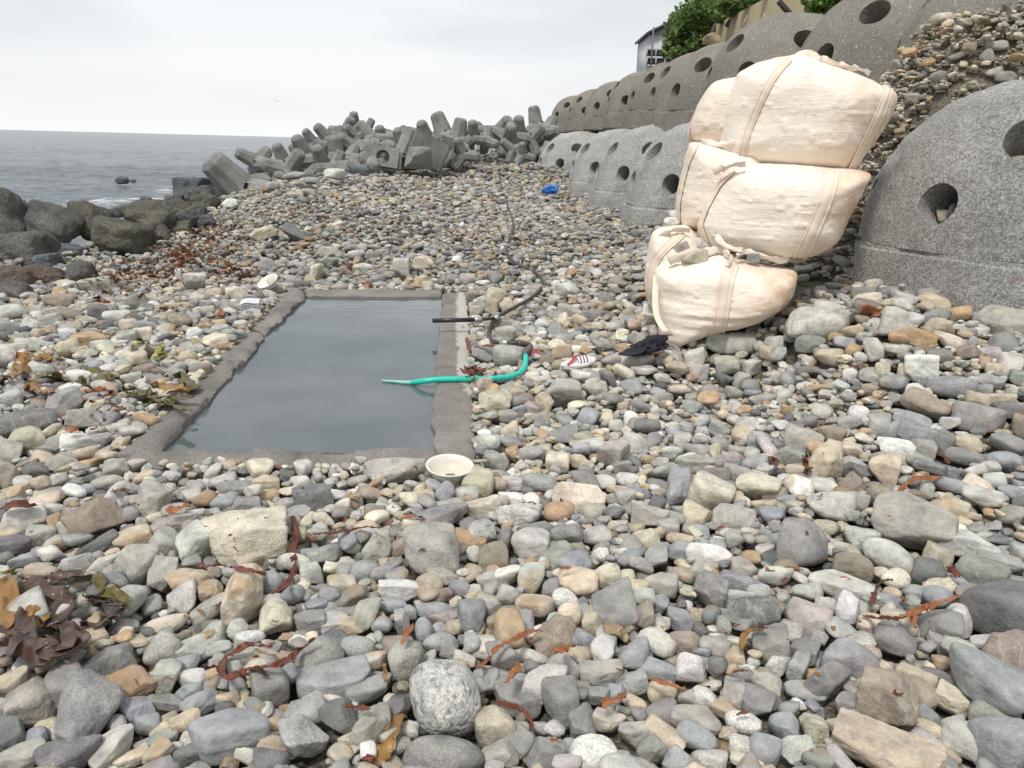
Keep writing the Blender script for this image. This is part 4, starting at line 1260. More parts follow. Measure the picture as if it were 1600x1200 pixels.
# a filler stone must not lie in front of a stone read off the photograph: coarse map of what those cover
HM = np.zeros((300, 400), np.float32)
for h in HS:
    x0, x1, y0, y1 = [int(v / 4) for v in (h['px'] - h['w'] / 2, h['px'] + h['w'] / 2, h['py'] - h['h'] / 2, h['py'] + h['h'] / 2)]
    for yy in range(max(0, y0), min(300, y1 + 1)):
        for xx in range(max(0, x0), min(400, x1 + 1)):
            if ((xx * 4 + 2 - h['px']) / (h['w'] * .42)) ** 2 + ((yy * 4 + 2 - h['py']) / (h['h'] * .42)) ** 2 < 1: HM[yy, xx] = max(HM[yy, xx], h['d'])
def hides(x, y, z, r):
    px, py, d = PX(np.array([[x, y, z + r * .35], [x, y, z - r * .2]]))
    for u, v in ((px[0], py[0]), (px[1], py[1])):
        i, j = int(u / 4), int(v / 4)
        if 0 <= i < 400 and 0 <= j < 300 and HM[j, i] > d[0] + .01: return True
    return False
# ---------------------------------------------------------------- the rest: thrown one by one, each rolls to the lowest of a few spots and lies where it touches
SX, SY, SR, SA, SZ, SROT, SSC, SK, SC_, SAL = [], [], [], [], [], [], [], [], [], []
def throw(xs, ys, rs, tries, capz, seed, roll=1.0, keepcol=None, qn=.86):
    g = np.random.default_rng(seed); n = len(xs)
    kind = g.integers(0, len(KINDS), n); yaw = g.uniform(0, 6.283, n); tilt = np.abs(g.normal(0, .28, n)); taz = g.uniform(0, 6.283, n)
    asp = np.stack([g.uniform(1.0, 1.5, n), g.uniform(.78, 1.1, n), g.uniform(.48, .85, n)], 1)
    fl = np.array([KINDS[k] == 'f' for k in kind]); asp[fl, 2] *= .6; asp /= np.prod(asp, 1, keepdims=True) ** (1 / 3)
    RT = rotm(yaw, tilt, taz); S = asp * rs[:, None]; AA_ = RT @ (np.eye(3) * (S ** 2)[:, None, :]) @ np.transpose(RT, (0, 2, 1))
    off = g.normal(0, 1, (n, tries, 2)); th = T(xs, ys)
    for i in range(n):
        best = None; A = AA_[i]
        for k in range(tries):
            x = xs[i] + (off[i, k, 0] * rs[i] * roll if k else 0); y = ys[i] + (off[i, k, 1] * rs[i] * roll if k else 0)
            z = rest((x, y), A, qn)
            if z is None: continue
            if best is None or z < best[2]: best = (x, y, z)
        if best is None: continue
        x, y, z = best
        if z - th[i] - rs[i] * .6 > capz: continue
        if y < 10 and hides(x, y, z, rs[i]): continue
        put((x, y), A, z); SX.append(x); SY.append(y); SZ.append(z); SR.append(rs[i]); SROT.append(RT[i]); SSC.append(S[i]); SK.append(kind[i])
        pc = PK[g.choice(len(PK), p=PW)]; SC_.append(pc); SAL.append(g.uniform(0, 1))
def sites(x0, x1, y0, y1, sp, seed, cond=None):
    g = np.random.default_rng(seed); X_, Y_ = np.meshgrid(np.arange(x0, x1, sp), np.arange(y0, y1, sp)); X_ = X_.ravel() + g.uniform(-.5, .5, X_.size) * sp; Y_ = Y_.ravel() + g.uniform(-.5, .5, Y_.size) * sp
    Z_ = T(X_, Y_); px, py, d = PX(np.c_[X_, Y_, Z_]); k = (d > .5) & (px > -190) & (px < 1790) & (py < 1420) & (py > -60) & (Z_ > SEA - .25) & ~in_poly(X_, Y_, pool_in)
    i = np.clip(((X_ - hx0) / HR).astype(int), 0, len(HX) - 1); j = np.clip(((Y_ - hy0) / HR).astype(int), 0, len(HY) - 1)
    k &= (H[j, i] < 6.5)
    if cond is not None: k &= cond(X_, Y_, Z_, px, py)
    X_, Y_ = X_[k], Y_[k]; o = g.permutation(len(X_)); return X_[o], Y_[o], g
behind = lambda X_, Y_, Z_: rowdist(X_, Y_) > .22
beach = lambda X_, Y_, Z_, px, py: ~behind(X_, Y_, Z_)
slope = lambda X_, Y_, Z_, px, py: behind(X_, Y_, Z_)
QN = .80
# (y range, base spacing, base radius, mid radius mean, count per m2, seed)
for (y0, y1, sp, rb, rm_, dens, sd_) in ((.8, 4.6, .042, .021, .030, 150, 1), (4.6, 9, .055, .023, .035, 120, 2), (9, 15, .068, .025, .032, 120, 3), (15, 31, .10, .034, .042, 60, 4)):
    x, y, g = sites(-9, 7.5, y0, y1, sp, sd_, beach); throw(x, y, rb * g.lognormal(0, .22, len(x)), 1, .1, sd_ + 10, qn=.75)
    sp2 = 1 / math.sqrt(dens); x, y, g = sites(-9, 7.5, y0, y1, sp2, sd_ + 20, beach)
    throw(x, y, np.clip(rm_ * g.lognormal(0, .38, len(x)), .013, rm_ * 1.75), 4, .07 if y0 < 9 else .1, sd_ + 30, qn=QN)
    if y0 < 9:
        x, y, g = sites(-9, 7.5, y0, y1, sp2 * .95, sd_ + 40, beach); throw(x, y, np.clip(rm_ * .62 * g.lognormal(0, .3, len(x)), .01, .05), 4, .075, sd_ + 50, 1.6, qn=QN)
x, y, g = sites(.5, 7.5, 3, 14, .028, 61, lambda X_, Y_, Z_, px, py: slope(X_, Y_, Z_, px, py) & (px > 1040)); throw(x, y, .0145 * g.lognormal(0, .35, len(x)), 1, .2, 62, qn=.75)
x, y, g = sites(.5, 7.5, 3, 14, .15, 63, lambda X_, Y_, Z_, px, py: slope(X_, Y_, Z_, px, py) & (px > 1040)); throw(x, y, .032 * g.lognormal(0, .4, len(x)), 3, .3, 64)
x, y, g = sites(0, 7.5, 14, 31, .12, 65, slope); throw(x, y, .05 * g.lognormal(0, .3, len(x)), 1, .4, 66)
SX, SY, SZ, SR = map(np.array, (SX, SY, SZ, SR)); SROT = np.array(SROT); SSC = np.array(SSC); SK = np.array(SK); SC_ = np.array(SC_); SAL = np.array(SAL)
print('stones', len(SX))
# brown, stained gravel colours on the slope, and warmer stones among weed on the seaward side
sl_m = behind(SX, SY, T(SX, SY)); gg = np.random.default_rng(5)
SC_ = np.where(sl_m & (gg.random(len(SX)) < .1), 'n', SC_)
SPX, SPY, SD = PX(np.c_[SX, SY, SZ])
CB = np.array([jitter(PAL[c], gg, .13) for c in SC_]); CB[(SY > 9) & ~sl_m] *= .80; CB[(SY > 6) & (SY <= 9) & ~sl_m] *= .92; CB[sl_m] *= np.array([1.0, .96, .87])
# ---------------------------------------------------------------- which 300 are things of their own: those that show largest
Hi = np.clip(((SX - hx0) / HR).astype(int), 0, len(HX) - 1); Hj = np.clip(((SY - hy0) / HR).astype(int), 0, len(HY) - 1)
topz = SZ + SSC[:, 2] * .7; visible = H[Hj, Hi] < topz + .02
HS.sort(key=lambda h: (not h['label'], -h['pxr']))
own = HS[:300]; rest_h = HS[300:]
# ---------------------------------------------------------------- one mesh for the countless rest
def lev_of(d, r):
    pr = r * F / d * .64
    return 3 if pr > 26 else 2 if pr > 7.5 else 1 if pr > 2.6 else 0
def build_mass(name, sel, extra=()):
    VV, FF, CC, SM, n0 = [], [], [], [], 0
    if len(sel):
        lv = np.array([lev_of(d, r) for d, r in zip(SD[sel], SR[sel])])
        for L_ in range(4):
            f = ICO[L_][1]; nv = len(ICO[L_][0])
            for k in range(len(LIB)):
                s = sel[(lv == L_) & (SK[sel] == k)]
                if len(s) == 0: continue
                b = LV[L_][k]; v = np.einsum('nij,nvj->nvi', SROT[s], b[None] * SSC[s][:, None, :]) + np.c_[SX[s], SY[s], SZ[s]][:, None, :]
                VV.append(v.reshape(-1, 3)); FF.append((f[None] + (n0 + np.arange(len(s)) * nv)[:, None, None]).reshape(-1, 3)); n0 += len(s) * nv; SM.append(np.full(len(s) * len(f), L_ >= 2 or KINDS[k] == 'e'))
                CC.append(np.repeat(np.c_[CB[s], SAL[s]], nv, 0))
    for h in extra:
        L_ = min(3, lev_of(h['d'], h['r']) + 1); s = Shape(h['k'], h['seed']); v = (s.verts(L_) * h['sc']) @ h['R'].T + h['pos']
        VV.append(v); FF.append(ICO[L_][1] + n0); n0 += len(v); SM.append(np.ones(len(ICO[L_][1]), bool)); CC.append(np.repeat(np.r_[h['col'], h['s']][None], len(v), 0))
    me = mesh_np(name, np.vstack(VV), np.vstack(FF), M_STONE, np.vstack(CC), np.concatenate(SM)); print(name, n0)
    return tag(link(name, me), kind='stuff')
g = np.random.default_rng(77)
for i, h in enumerate(HS):
    h['seed'] = int(1000 + h['px'] * 7 + h['py'] * 3) % 100000; h['col'] = jitter(PAL[h['c']], g, .05)
    if h['short'] == 'pitted pale boulder': h['col'] = np.array([.60, .59, .56])
    h['s'] = float(np.clip(h['s'] + g.uniform(-.04, .04), 0, 1))
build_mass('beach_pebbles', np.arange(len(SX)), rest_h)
# labels: own words for the landmark stones; the others are told by colour, shape and where they lie next to a landmark
LM = [(h['px'], h['py'], h['short']) for h in own if h['short']] + [(702, 727, 'front wash bowl'), (1140, 480, 'lowest sandbag'), (904, 567, 'slipper'), (425, 442, 'tilted wash bowl'), (1015, 536, 'black cloth'), (60, 960, 'brown kelp heap'), (858, 294, 'blue rag')]
def rel(dx, dy):
    a = math.degrees(math.atan2(-dy, dx)) % 360
    return ['right of', 'behind and right of', 'behind', 'behind and left of', 'left of', 'in front and left of', 'in front of', 'in front and right of'][int((a + 22.5) // 45) % 8]
used = set(h['label'] for h in own if h['label'])
for h in own:
    if h['label']: continue
    near = sorted(LM, key=lambda q: math.hypot(q[0] - h['px'], (q[1] - h['py']) * 1.3)); big = 'small ' if h['pxr'] < 15 else 'large ' if h['pxr'] > 30 else ''
    desc = big + PALN[h['c']] + (' speckled' if h['s'] > .85 else '') + ' ' + KN[h['k']] + ' stone'
    opts = []
    for q in near[:4]:
        dd = math.hypot(q[0] - h['px'], q[1] - h['py']); opts.append(desc + (' just ' if dd < 75 else ' ') + rel(h['px'] - q[0], h['py'] - q[1]) + ' the ' + q[2])
    for a in range(3):
        for b_ in range(a + 1, 4): opts.append(desc + ' between the ' + near[a][2] + ' and the ' + near[b_][2])
    opts = [o for o in opts if len(o.split()) <= 16]
    for o in opts:
        if o not in used: h['label'] = o; used.add(o); break
    else: h['label'] = desc + ' lying tilted ' + rel(h['px'] - near[0][0], h['py'] - near[0][1]) + ' the ' + near[0][2]; used.add(h['label'])
for h in own:
    s = Shape(h['k'], h['seed']); lev = 5 if h['pxr'] > 45 else 4 if h['pxr'] > 14 else 3
    b = s.verts(lev, .022 if h['k'] in 'am' else .012)
    if h['short'] == 'pitted pale boulder':      # pitted conglomerate
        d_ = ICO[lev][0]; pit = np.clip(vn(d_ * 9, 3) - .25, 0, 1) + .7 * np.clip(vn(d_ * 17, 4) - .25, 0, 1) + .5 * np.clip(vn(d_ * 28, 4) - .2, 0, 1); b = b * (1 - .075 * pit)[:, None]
    if h['short'] in ('large grey wedge', 'conglomerate stone', 'tall jagged rock', 'golden faceted rock'): b = b * (1 + .05 * fbm(b * 2.3 + 3, 3, 4))[:, None]
    v = (b * h['sc']) @ h['R'].T
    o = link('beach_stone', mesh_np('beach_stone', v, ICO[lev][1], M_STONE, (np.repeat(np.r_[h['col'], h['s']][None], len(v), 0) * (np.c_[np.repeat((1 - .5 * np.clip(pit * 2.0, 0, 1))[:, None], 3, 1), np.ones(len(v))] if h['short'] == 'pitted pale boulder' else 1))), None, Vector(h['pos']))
    tag(o, h['label'], 'stone', 'single stones lying on the pebble beach')
# ---------------------------------------------------------------- hollow concrete embankment blocks
def bool_cut(me, cutters):
    o = bpy.data.objects.new('tmp', me); C.objects.link(o); tmp = []
    bm = bmesh.new()
    for c in cutters:
        V, Fc = c; vs = [bm.verts.new(v) for v in V]
        for f in Fc: bm.faces.new([vs[i] for i in f])
    bmesh.ops.recalc_face_normals(bm, faces=bm.faces[:])
    cm = bpy.data.meshes.new('cut'); bm.to_mesh(cm); bm.free(); co2 = bpy.data.objects.new('cut', cm); C.objects.link(co2)
    mod = o.modifiers.new('b', 'BOOLEAN'); mod.operation = 'DIFFERENCE'; mod.object = co2; mod.solver = 'EXACT'; mod.use_self = True
    dg = bpy.context.evaluated_depsgraph_get(); dg.update(); r = bpy.data.meshes.new_from_object(o.evaluated_get(dg))
    bpy.data.objects.remove(o); bpy.data.objects.remove(co2); bpy.data.meshes.remove(cm)
    return r
def dome_meshes(seed, mat_, rough, nup=4):
    hs = .37; nA, nE = 144, 60; V = []
    def prof(az, t):      # t 0..1 over the dome from its foot to its top
        th = t * math.pi / 2; rr_ = math.cos(th) ** .86; z = math.sin(th) ** .94
        hexr = math.cos(math.pi / 8) / math.cos(((az - R_(26) + math.pi / 8) % (math.pi / 4)) - math.pi / 8)
        k = 1 + (hexr * 1.04 - 1) * .3 * (1 - t) ** .7
        return rr_ * k * DR * .985, hs + (DH - hs) * z
    for j in range(nE + 1):
        for i in range(nA):
            az = 2 * math.pi * i / nA; t = j / nE * .985; r, z = prof(az, t); V.append((r * math.cos(az), r * math.sin(az), z))
    V.append((0, 0, DH)); V.append((0, 0, hs)); V = np.array(V)
    dn = V / (np.linalg.norm(V, axis=1, keepdims=True) + 1e-9); V[:-1] *= (1 + rough * fbm(V[:-1] * 1.6 + seed, 3, seed)[:, None] * .5 + rough * .45 * fbm(V[:-1] * 9 + seed, 3, seed + 4)[:, None])
    V[:nA, 2] = hs; V[-1, 2] = hs
    Fc = [[j * nA + i, j * nA + (i + 1) % nA, (j + 1) * nA + (i + 1) % nA, (j + 1) * nA + i] for j in range(nE) for i in range(nA)]
    top = len(V) - 2; bot = len(V) - 1
    Fc += [[nE * nA + i, nE * nA + (i + 1) % nA, top] for i in range(nA)] + [[(i + 1) % nA, i, bot] for i in range(nA)]
    cut = []
    def hole(az, z, r, tilt, depth=.75):
        a = np.array([math.cos(az) * math.cos(tilt), math.sin(az) * math.cos(tilt), math.sin(tilt)]); p = np.array([0, 0, z]) + a * 0
        e_ = a * 2.2; st = a * (DR - depth); base = np.array([0, 0, z - math.tan(tilt) * DR * .8]) if tilt else p
        V_, F_ = tube([base + st, base + a * (DR * .9), base + e_], [r * .82, r, r * 1.12], 28); cut.append((V_, F_))
    for k in range(8): hole(math.pi / 4 * k + R_(26), .66, .140, R_(8))
    for k in range(nup): hole(2 * math.pi / nup * k + R_(48), 1.10, .155, R_(40))
    me = mesh_np('dome', V, Fc, mat_); me = bool_cut(me, cut); me.name = 'dome'
    if not me.materials: me.materials.append(mat_)
    nz = len(me.polygons); me.polygons.foreach_set('use_smooth', np.ones(nz, bool))
    # keep hole rims crisp
    try: me.set_sharp_from_angle(angle=R_(42))
    except Exception: pass
    # octagonal base slab, bevelled
    n = 16; bm = bmesh.new()
    vs = [bm.verts.new((DR * 1.085 * math.cos(a), DR * 1.085 * math.sin(a), -.1)) for a in [math.pi / 4 * k + R_(3.5) for k in range(8)]]
    f = bm.faces.new(vs); r = bmesh.ops.extrude_face_region(bm, geom=[f]); tv = [v for v in r['geom'] if isinstance(v, bmesh.types.BMVert)]
    for v in tv: v.co.z = hs - .004; v.co.x *= .985; v.co.y *= .985
    bmesh.ops.recalc_face_normals(bm, faces=bm.faces[:]); bmesh.ops.bevel(bm, geom=bm.edges[:], offset=.035, segments=3, affect='EDGES')
    bmesh.ops.triangulate(bm, faces=bm.faces[:]); bmesh.ops.subdivide_edges(bm, edges=[e_ for e_ in bm.edges if e_.calc_length() > .3], cuts=5, use_grid_fill=True)
    for v in bm.verts:
        v.co += v.co.normalized() * .012 * float(fbm(np.array(v.co[:]) * 6 + seed, 3, seed))
    sm = bpy.data.meshes.new('base_slab'); bm.to_mesh(sm); bm.free(); sm.materials.append(mat_); sm.polygons.foreach_set('use_smooth', np.ones(len(sm.polygons), bool))
    try: sm.set_sharp_from_angle(angle=R_(50))
    except Exception: pass
    return me, sm
LOWN = ['big rough grey hollow concrete block at the right edge, holes full of cobbles', 'rough grey hollow block mostly hidden behind the sandbags', 'rough hollow block just left of the sandbags, a pale stone in its hole',
        'second rough lower block left of the sandbags, standing on a thick undercut slab', 'third rough lower block left of the sandbags, above the blue rag', 'half buried lower block whose two low holes meet the rubble',
        'small looking half buried block before the last of the lower row', 'farthest and most buried block at the end of the lower row']
UPN = ['upper block in the top right corner, cut by the top edge and gravel buried', 'smooth upper block behind the top sandbag, cut by the top edge of the picture', 'large domed upper block under the tan wall, white flecked, with four holes in view',
       'upper block with a round hole, left next to the large domed one', 'upper block in line below the green bush', 'upper block below and left of the bush, its round hole in view', 'upper block right below the house', 'upper block left of the house in the long row',
       'next to last block at the far end of the upper row', 'last block at the far left end of the upper row, next to the tetrapods']
dA, sA = dome_meshes(3, M_DOME, .02); dB, sB = dome_meshes(8, M_DOME2, .008, 6); dC, sC = dome_meshes(5, M_DOME, .02, 7)
def place_block(c_, d, me, sm, label, group, k):
    rz = rz_of(c_, k, 0 if 'lower' in group else 1)
    t = empty('hollow_concrete_block', c_, label, 'concrete block', group, rz)
    link('dome', me, t); link('base_slab', sm, t); return t
for k, (q, c_) in enumerate(zip(LOWER, LOWC)): place_block(c_, q[2], dA if k == 0 else dC, sA if k == 0 else sC, LOWN[k], 'hollow concrete blocks of the lower embankment row', k)
for k, (q, c_) in enumerate(zip(UPPER, UPC)): place_block(c_, q[2], dB, sB, UPN[k], 'hollow concrete blocks of the upper embankment row', k)
# ---------------------------------------------------------------- boulders on the shore
BM = {'B': M_BOULD, 'M': M_MOSS, 'R': M_BROWNR, 'S': M_SLATE, 'K': M_BOULD}
for i, (c_, a, hh, ang, kind, cc, lab) in enumerate(bplace):
    s = Shape({'r': 'o', 'm': 'o'}.get(kind, kind), 500 + i * 3); lv = 5 if a > .25 else 4; b = s.verts(lv, .02); b *= (1 + .07 * fbm(b * 1.6 + i * 5, 4, i))[:, None]
    ext = 1.0 if kind != 'f' else .7
    v = b * np.array([a, a * .85, max(hh, .05) * 1.15]); t = -R_(ang); Ry = np.array([[math.cos(t), 0, math.sin(t)], [0, 1, 0], [-math.sin(t), 0, math.cos(t)]])
    v = v @ Ry.T; o = link('shore_boulder', mesh_np('shore_boulder', v, ICO[lv][1], BM[cc]), None, Vector(c_))
    tag(o, lab, 'boulder', 'boulders along the edge of the sea')
# ---------------------------------------------------------------- tetrapods
def tetra_mesh(seed):
    """four blunt, slightly conical legs with bevelled octagonal ends, grown together in one body"""
    dirs = np.array([[0, 0, 1], [math.sqrt(8 / 9), 0, -1 / 3], [-math.sqrt(2 / 9), math.sqrt(2 / 3), -1 / 3], [-math.sqrt(2 / 9), -math.sqrt(2 / 3), -1 / 3]])
    bm = bmesh.new()
    for d in dirs:
        V_, F_ = tube([d * -.12, d * .55, d * .98, d * 1.10], [.40, .345, .30, .19], 8); vs = [bm.verts.new(v) for v in V_]
        for f in F_: bm.faces.new([vs[i] for i in f])
    bmesh.ops.recalc_face_normals(bm, faces=bm.faces[:]); me = bpy.data.meshes.new('t'); bm.to_mesh(me); bm.free()
    bpy.data.meshes.remove(me); r = None
    for d in dirs:
        hx = tube([d * -.10, d * .45, d * 1.0, d * 1.10], [.42, .36, .30, .20], 8 if True else 6); lm = mesh_np('leg', hx[0], hx[1])
        if r is None: r = lm
        else:
            o = bpy.data.objects.new('tmp', r); C.objects.link(o); o2 = bpy.data.objects.new('t2', lm); C.objects.link(o2); md = o.modifiers.new('u', 'BOOLEAN'); md.operation = 'UNION'; md.object = o2; md.solver = 'EXACT'
            dg = bpy.context.evaluated_depsgraph_get(); dg.update(); r = bpy.data.meshes.new_from_object(o.evaluated_get(dg)); bpy.data.objects.remove(o); bpy.data.objects.remove(o2)
    bm = bmesh.new(); bm.from_mesh(r); bmesh.ops.dissolve_limit(bm, angle_limit=.02, verts=bm.verts, edges=bm.edges); bmesh.ops.bevel(bm, geom=[e_ for e_ in bm.edges if e_.is_manifold and e_.calc_face_angle(0) > .3], offset=.022, segments=2, affect='EDGES', clamp_overlap=True)
    bmesh.ops.triangulate(bm, faces=bm.faces[:])
    for _ in range(2): bmesh.ops.subdivide_edges(bm, edges=[e_ for e_ in bm.edges if e_.calc_length() > .16], cuts=1)
    bmesh.ops.triangulate(bm, faces=bm.faces[:]); bm.to_mesh(r); bm.free()
    n_ = len(r.vertices); cov = np.empty(n_ * 3); r.vertices.foreach_get('co', cov); cov = cov.reshape(-1, 3)
    cov += cov * (.012 * fbm(cov * 4 + seed, 3, seed))[:, None]; r.vertices.foreach_set('co', cov.ravel()); r.materials.clear(); r.materials.append(M_TETRA)
    r.polygons.foreach_set('use_smooth', np.ones(len(r.polygons), bool)); r.update()
    try: r.set_sharp_from_angle(angle=R_(24))
    except Exception: pass
    return r
TM = [tetra_mesh(1), tetra_mesh(6)]
# px, py, depth, size, main leg direction in the picture (degrees, 0 = right, 90 = up), lean towards the camera, spin, label
TETL = [
 (384, 300, 17.5, 1.0, 128, .45, 40, 'nearest tetrapod at the sea side, one leg up and one sloping to the right'),
 (402, 250, 21.5, .8, 150, .5, 10, 'tetrapod above the nearest one, blunt leg ends facing the sea'),
 (450, 262, 21, .85, 165, .3, 60, 'dark mossy tetrapod with a long leg lying towards the sea'),
 (432, 292, 20.5, .7, 200, .5, 20, 'small looking tetrapod wedged low under the dark mossy leg'),
 (478, 235, 22.5, .85, 110, .5, 0, 'tetrapod whose blunt leg rises on the seaward shoulder of the pile'),
 (478, 285, 21, .65, 60, .6, 45, 'low tetrapod half buried in the cobbles below the seaward shoulder'),
 (505, 255, 21.5, .8, 100, .6, 30, 'tetrapod with a tall pale leg left of the pile middle'),
 (528, 240, 22.5, .85, 95, .2, 70, 'upright slim legged tetrapod in the middle of the pile'),
 (520, 283, 20.5, .65, 10, .3, 60, 'low tetrapod lying at the foot of the pile middle'),
 (560, 262, 21, 1.0, 178, .15, 15, 'tetrapod with a long mossy leg lying level at the foot of the pile'),
 (556, 226, 23, .9, 140, .6, 50, 'tetrapod with a thick leg end facing the camera in the upper middle'),
 (515, 210, 24.5, .8, 130, .4, 10, 'tetrapod on the upper seaward slope of the pile'),
 (490, 214, 25, .65, 120, .5, 80, 'small dark tetrapod end standing on the seaward skyline'),
 (540, 198, 26, .75, 60, .4, 20, 'dark tetrapod near the top of the pile'),
 (555, 190, 26.5, .7, 90, .5, 45, 'tetrapod with its leg end at the very top of the pile'),
 (580, 206, 25.5, .8, 20, .4, 0, 'tetrapod behind the top, sloping to the right'),
 (586, 232, 23, .9, 160, .5, 35, 'tetrapod right of the upper middle with a broad leg'),
 (612, 212, 25, .85, 30, .3, 60, 'tetrapod on the skyline right of the top'),
 (612, 246, 22.5, .7, 45, .7, 10, 'tetrapod behind the holed slab'),
 (632, 222, 24.5, .8, 80, .5, 30, 'tetrapod between the top and the big square block'),
 (650, 205, 25.5, .55, 60, .6, 0, 'small tetrapod on the low skyline left of the leaning column'),
 (668, 208, 24.5, .8, 110, .5, 75, 'tetrapod left below the leaning column'),
 (696, 206, 23.5, 1.0, 112, -.05, 20, 'tetrapod with one tall leg leaning up left like a column on the skyline'),
 (706, 226, 23, .75, 35, .3, 10, 'low tetrapod right of the foot of the leaning column'),
 (742, 204, 24.5, .7, 100, .6, 50, 'tetrapod end rising at the left of the right-hand group'),
 (778, 200, 25.5, .95, 175, .2, 30, 'tetrapod with a long level leg in the right-hand group'),
 (812, 202, 26, .85, 95, .5, 0, 'tetrapod with a blunt leg facing forward beside the row of blocks'),
 (838, 190, 27.5, .95, 100, .0, 60, 'tall pointed tetrapod leg against the end of the upper block row'),
 (800, 226, 24.5, .6, 20, .4, 20, 'low tetrapod half buried before the right-hand group'),
]
_more = [(470, 250, 24, 'behind the seaward shoulder'), (530, 222, 25.5, 'in the upper seaward middle'), (572, 244, 24.5, 'in the very middle of the pile'), (600, 226, 26, 'on the back right of the middle'), (635, 236, 24, 'left of the tipped square block'), (500, 232, 25.5, 'high on the seaward side'), (550, 205, 28, 'under the topmost leg'),
 (445, 245, 24, 'at the seaward foot'), (625, 214, 27.5, 'at the back on the right skyline'), (722, 214, 26, 'left of the right-hand group'), (760, 206, 27, 'at the back of the right-hand group'), (822, 212, 27, 'below the tall pointed leg'), (575, 268, 21.5, 'buried at the pile foot beside the long mossy leg'), (420, 270, 22.5, 'in the gap behind the nearest tetrapod')]
for i, (px, py, d, wh) in enumerate(_more): TETL.append((px, py, d, .8, (i * 67) % 180, .2 + .1 * (i % 5), i * 41 % 120, 'tetrapod ' + wh))
for q_ in list(TETL[4:29]): TETL.append((q_[0] + 17, q_[1] + 7, q_[2] - .5, q_[3] * .9, q_[4] + 75, q_[5] + .15, q_[6] + 50, 'smaller tetrapod touching the ' + q_[7].replace('tetrapod ', 'one ', 1).replace(' lying level', '').replace(' facing the camera', '').replace(' like a column on the skyline', '').replace('low one', 'low one')))
TETL = [q_ if len(q_[7].split()) <= 16 else (*q_[:7], ' '.join(q_[7].split()[:16])) for q_ in TETL]
NT = len(TETL)
for i, (px, py, d, s, ang, lean, spin, lab) in enumerate(TETL):
    a = R_(ang); R3, U3, F3 = np.array([1, 0, 0]), np.array([0, 0, 1]), np.array([0, -1, 0])
    z_ = math.cos(a) * R3 + math.sin(a) * U3 + lean * F3; z_ /= np.linalg.norm(z_); x_ = np.cross(z_, [.3, 1, .2]); x_ /= np.linalg.norm(x_); y_ = np.cross(z_, x_)
    M3 = Matrix(np.stack([x_, y_, z_], 1).tolist()) @ Matrix.Rotation(R_(spin), 3, 'Z')
    o = link('tetrapod', TM[i % 2], None, Vector(P(px, py + (9 if py < 246 else 4), d))); o.rotation_euler = M3.to_euler(); s *= .68 if i else .95; o.scale = (s, s, s)
    tag(o, lab, 'tetrapod', 'tetrapods heaped as a breakwater')
# square blocks and the holed slab among them
def rough_block(name, px, py, d, sz, rot, lab, m_=M_TETRA, hole=False, bev=.08):
    V_, F_ = box((0, 0, 0), sz, None, bev); me = mesh_np(name, V_, F_, m_)
    if hole: me = bool_cut(me, [tube([(0, -sz[1], .02), (0, sz[1], .02)], .17, 24)]); me.materials.clear(); me.materials.append(m_)
    bm = bmesh.new(); bm.from_mesh(me); bmesh.ops.triangulate(bm, faces=bm.faces[:]); bmesh.ops.subdivide_edges(bm, edges=[e_ for e_ in bm.edges if e_.calc_length() > .25], cuts=3)
    for v in bm.verts: v.co += v.co * .03 * float(fbm(np.array(v.co[:]) * 2.5 + px, 3, 2))
    bm.to_mesh(me); bm.free(); me.polygons.foreach_set('use_smooth', np.ones(len(me.polygons), bool))
    try: me.set_sharp_from_angle(angle=R_(35))
    except Exception: pass
    o = link(name, me, None, Vector(P(px, py, d))); o.rotation_euler = [R_(v) for v in rot]
    return tag(o, lab, 'block' if 'slab' not in name else 'slab')
rough_block('concrete_block', 660, 234, 21.5, (1.15, .9, .8), (6, 24, 28), 'big square concrete block tipped on edge at the right foot of the tetrapod pile')
s = Shape('a', 655); o = link('pale_block', mesh_np('pale_block', s.verts(4, .02) * np.array([.36, .3, .28]), ICO[4][1], M_TETRA), None, Vector(P(653, 247, 20))); tag(o, 'pale squarish block lying before the tipped square block', 'rock')
rough_block('holed_slab', 598, 248, 20.6, (.95, .35, .6), (-12, 8, 8), 'broken concrete slab with a round hole lying at the foot of the tetrapod pile', hole=True)
rough_block('rock', 692, 222, 22, (.6, .5, .35), (10, 10, 40), 'flat-sided grey rock right of the tipped square block')
# loose rocks at the head of the beach
ROCKS = [(697, 232, 26, 14, 'a', 'S'), (730, 232, 24, 20, 'a', 'S'), (762, 222, 34, 18, 'm', 'S'), (768, 207, 24, 18, 'a', 'S'), (792, 214, 20, 18, 'a', 'B'), (710, 222, 30, 16, 'm', 'S'), (735, 215, 26, 14, 'a', 'S'), (563, 273, 34, 22, 'r', 'S'), (490, 280, 26, 14, 'a', 'S'), (585, 258, 24, 16, 'a', 'S'), (605, 268, 20, 16, 'a', 'S'), (483, 300, 26, 20, 'a', 'B')]
RL = ['grey rock at the beach head below the column leg', 'angular rock left of the right-hand tetrapods', 'long low rock under the right-hand tetrapods', 'cream angular rock in the middle of the beach head', 'dark rock against the first buried block', 'blunt rock beside the low right tetrapod', 'grey rock between the two tetrapod groups',
      'round pale rock at the foot of the long mossy leg', 'angular rock at the pile foot on the sea side', 'angular rock left of the holed slab', 'angular rock below the holed slab', 'dark grey rock set alone before the tetrapod pile']
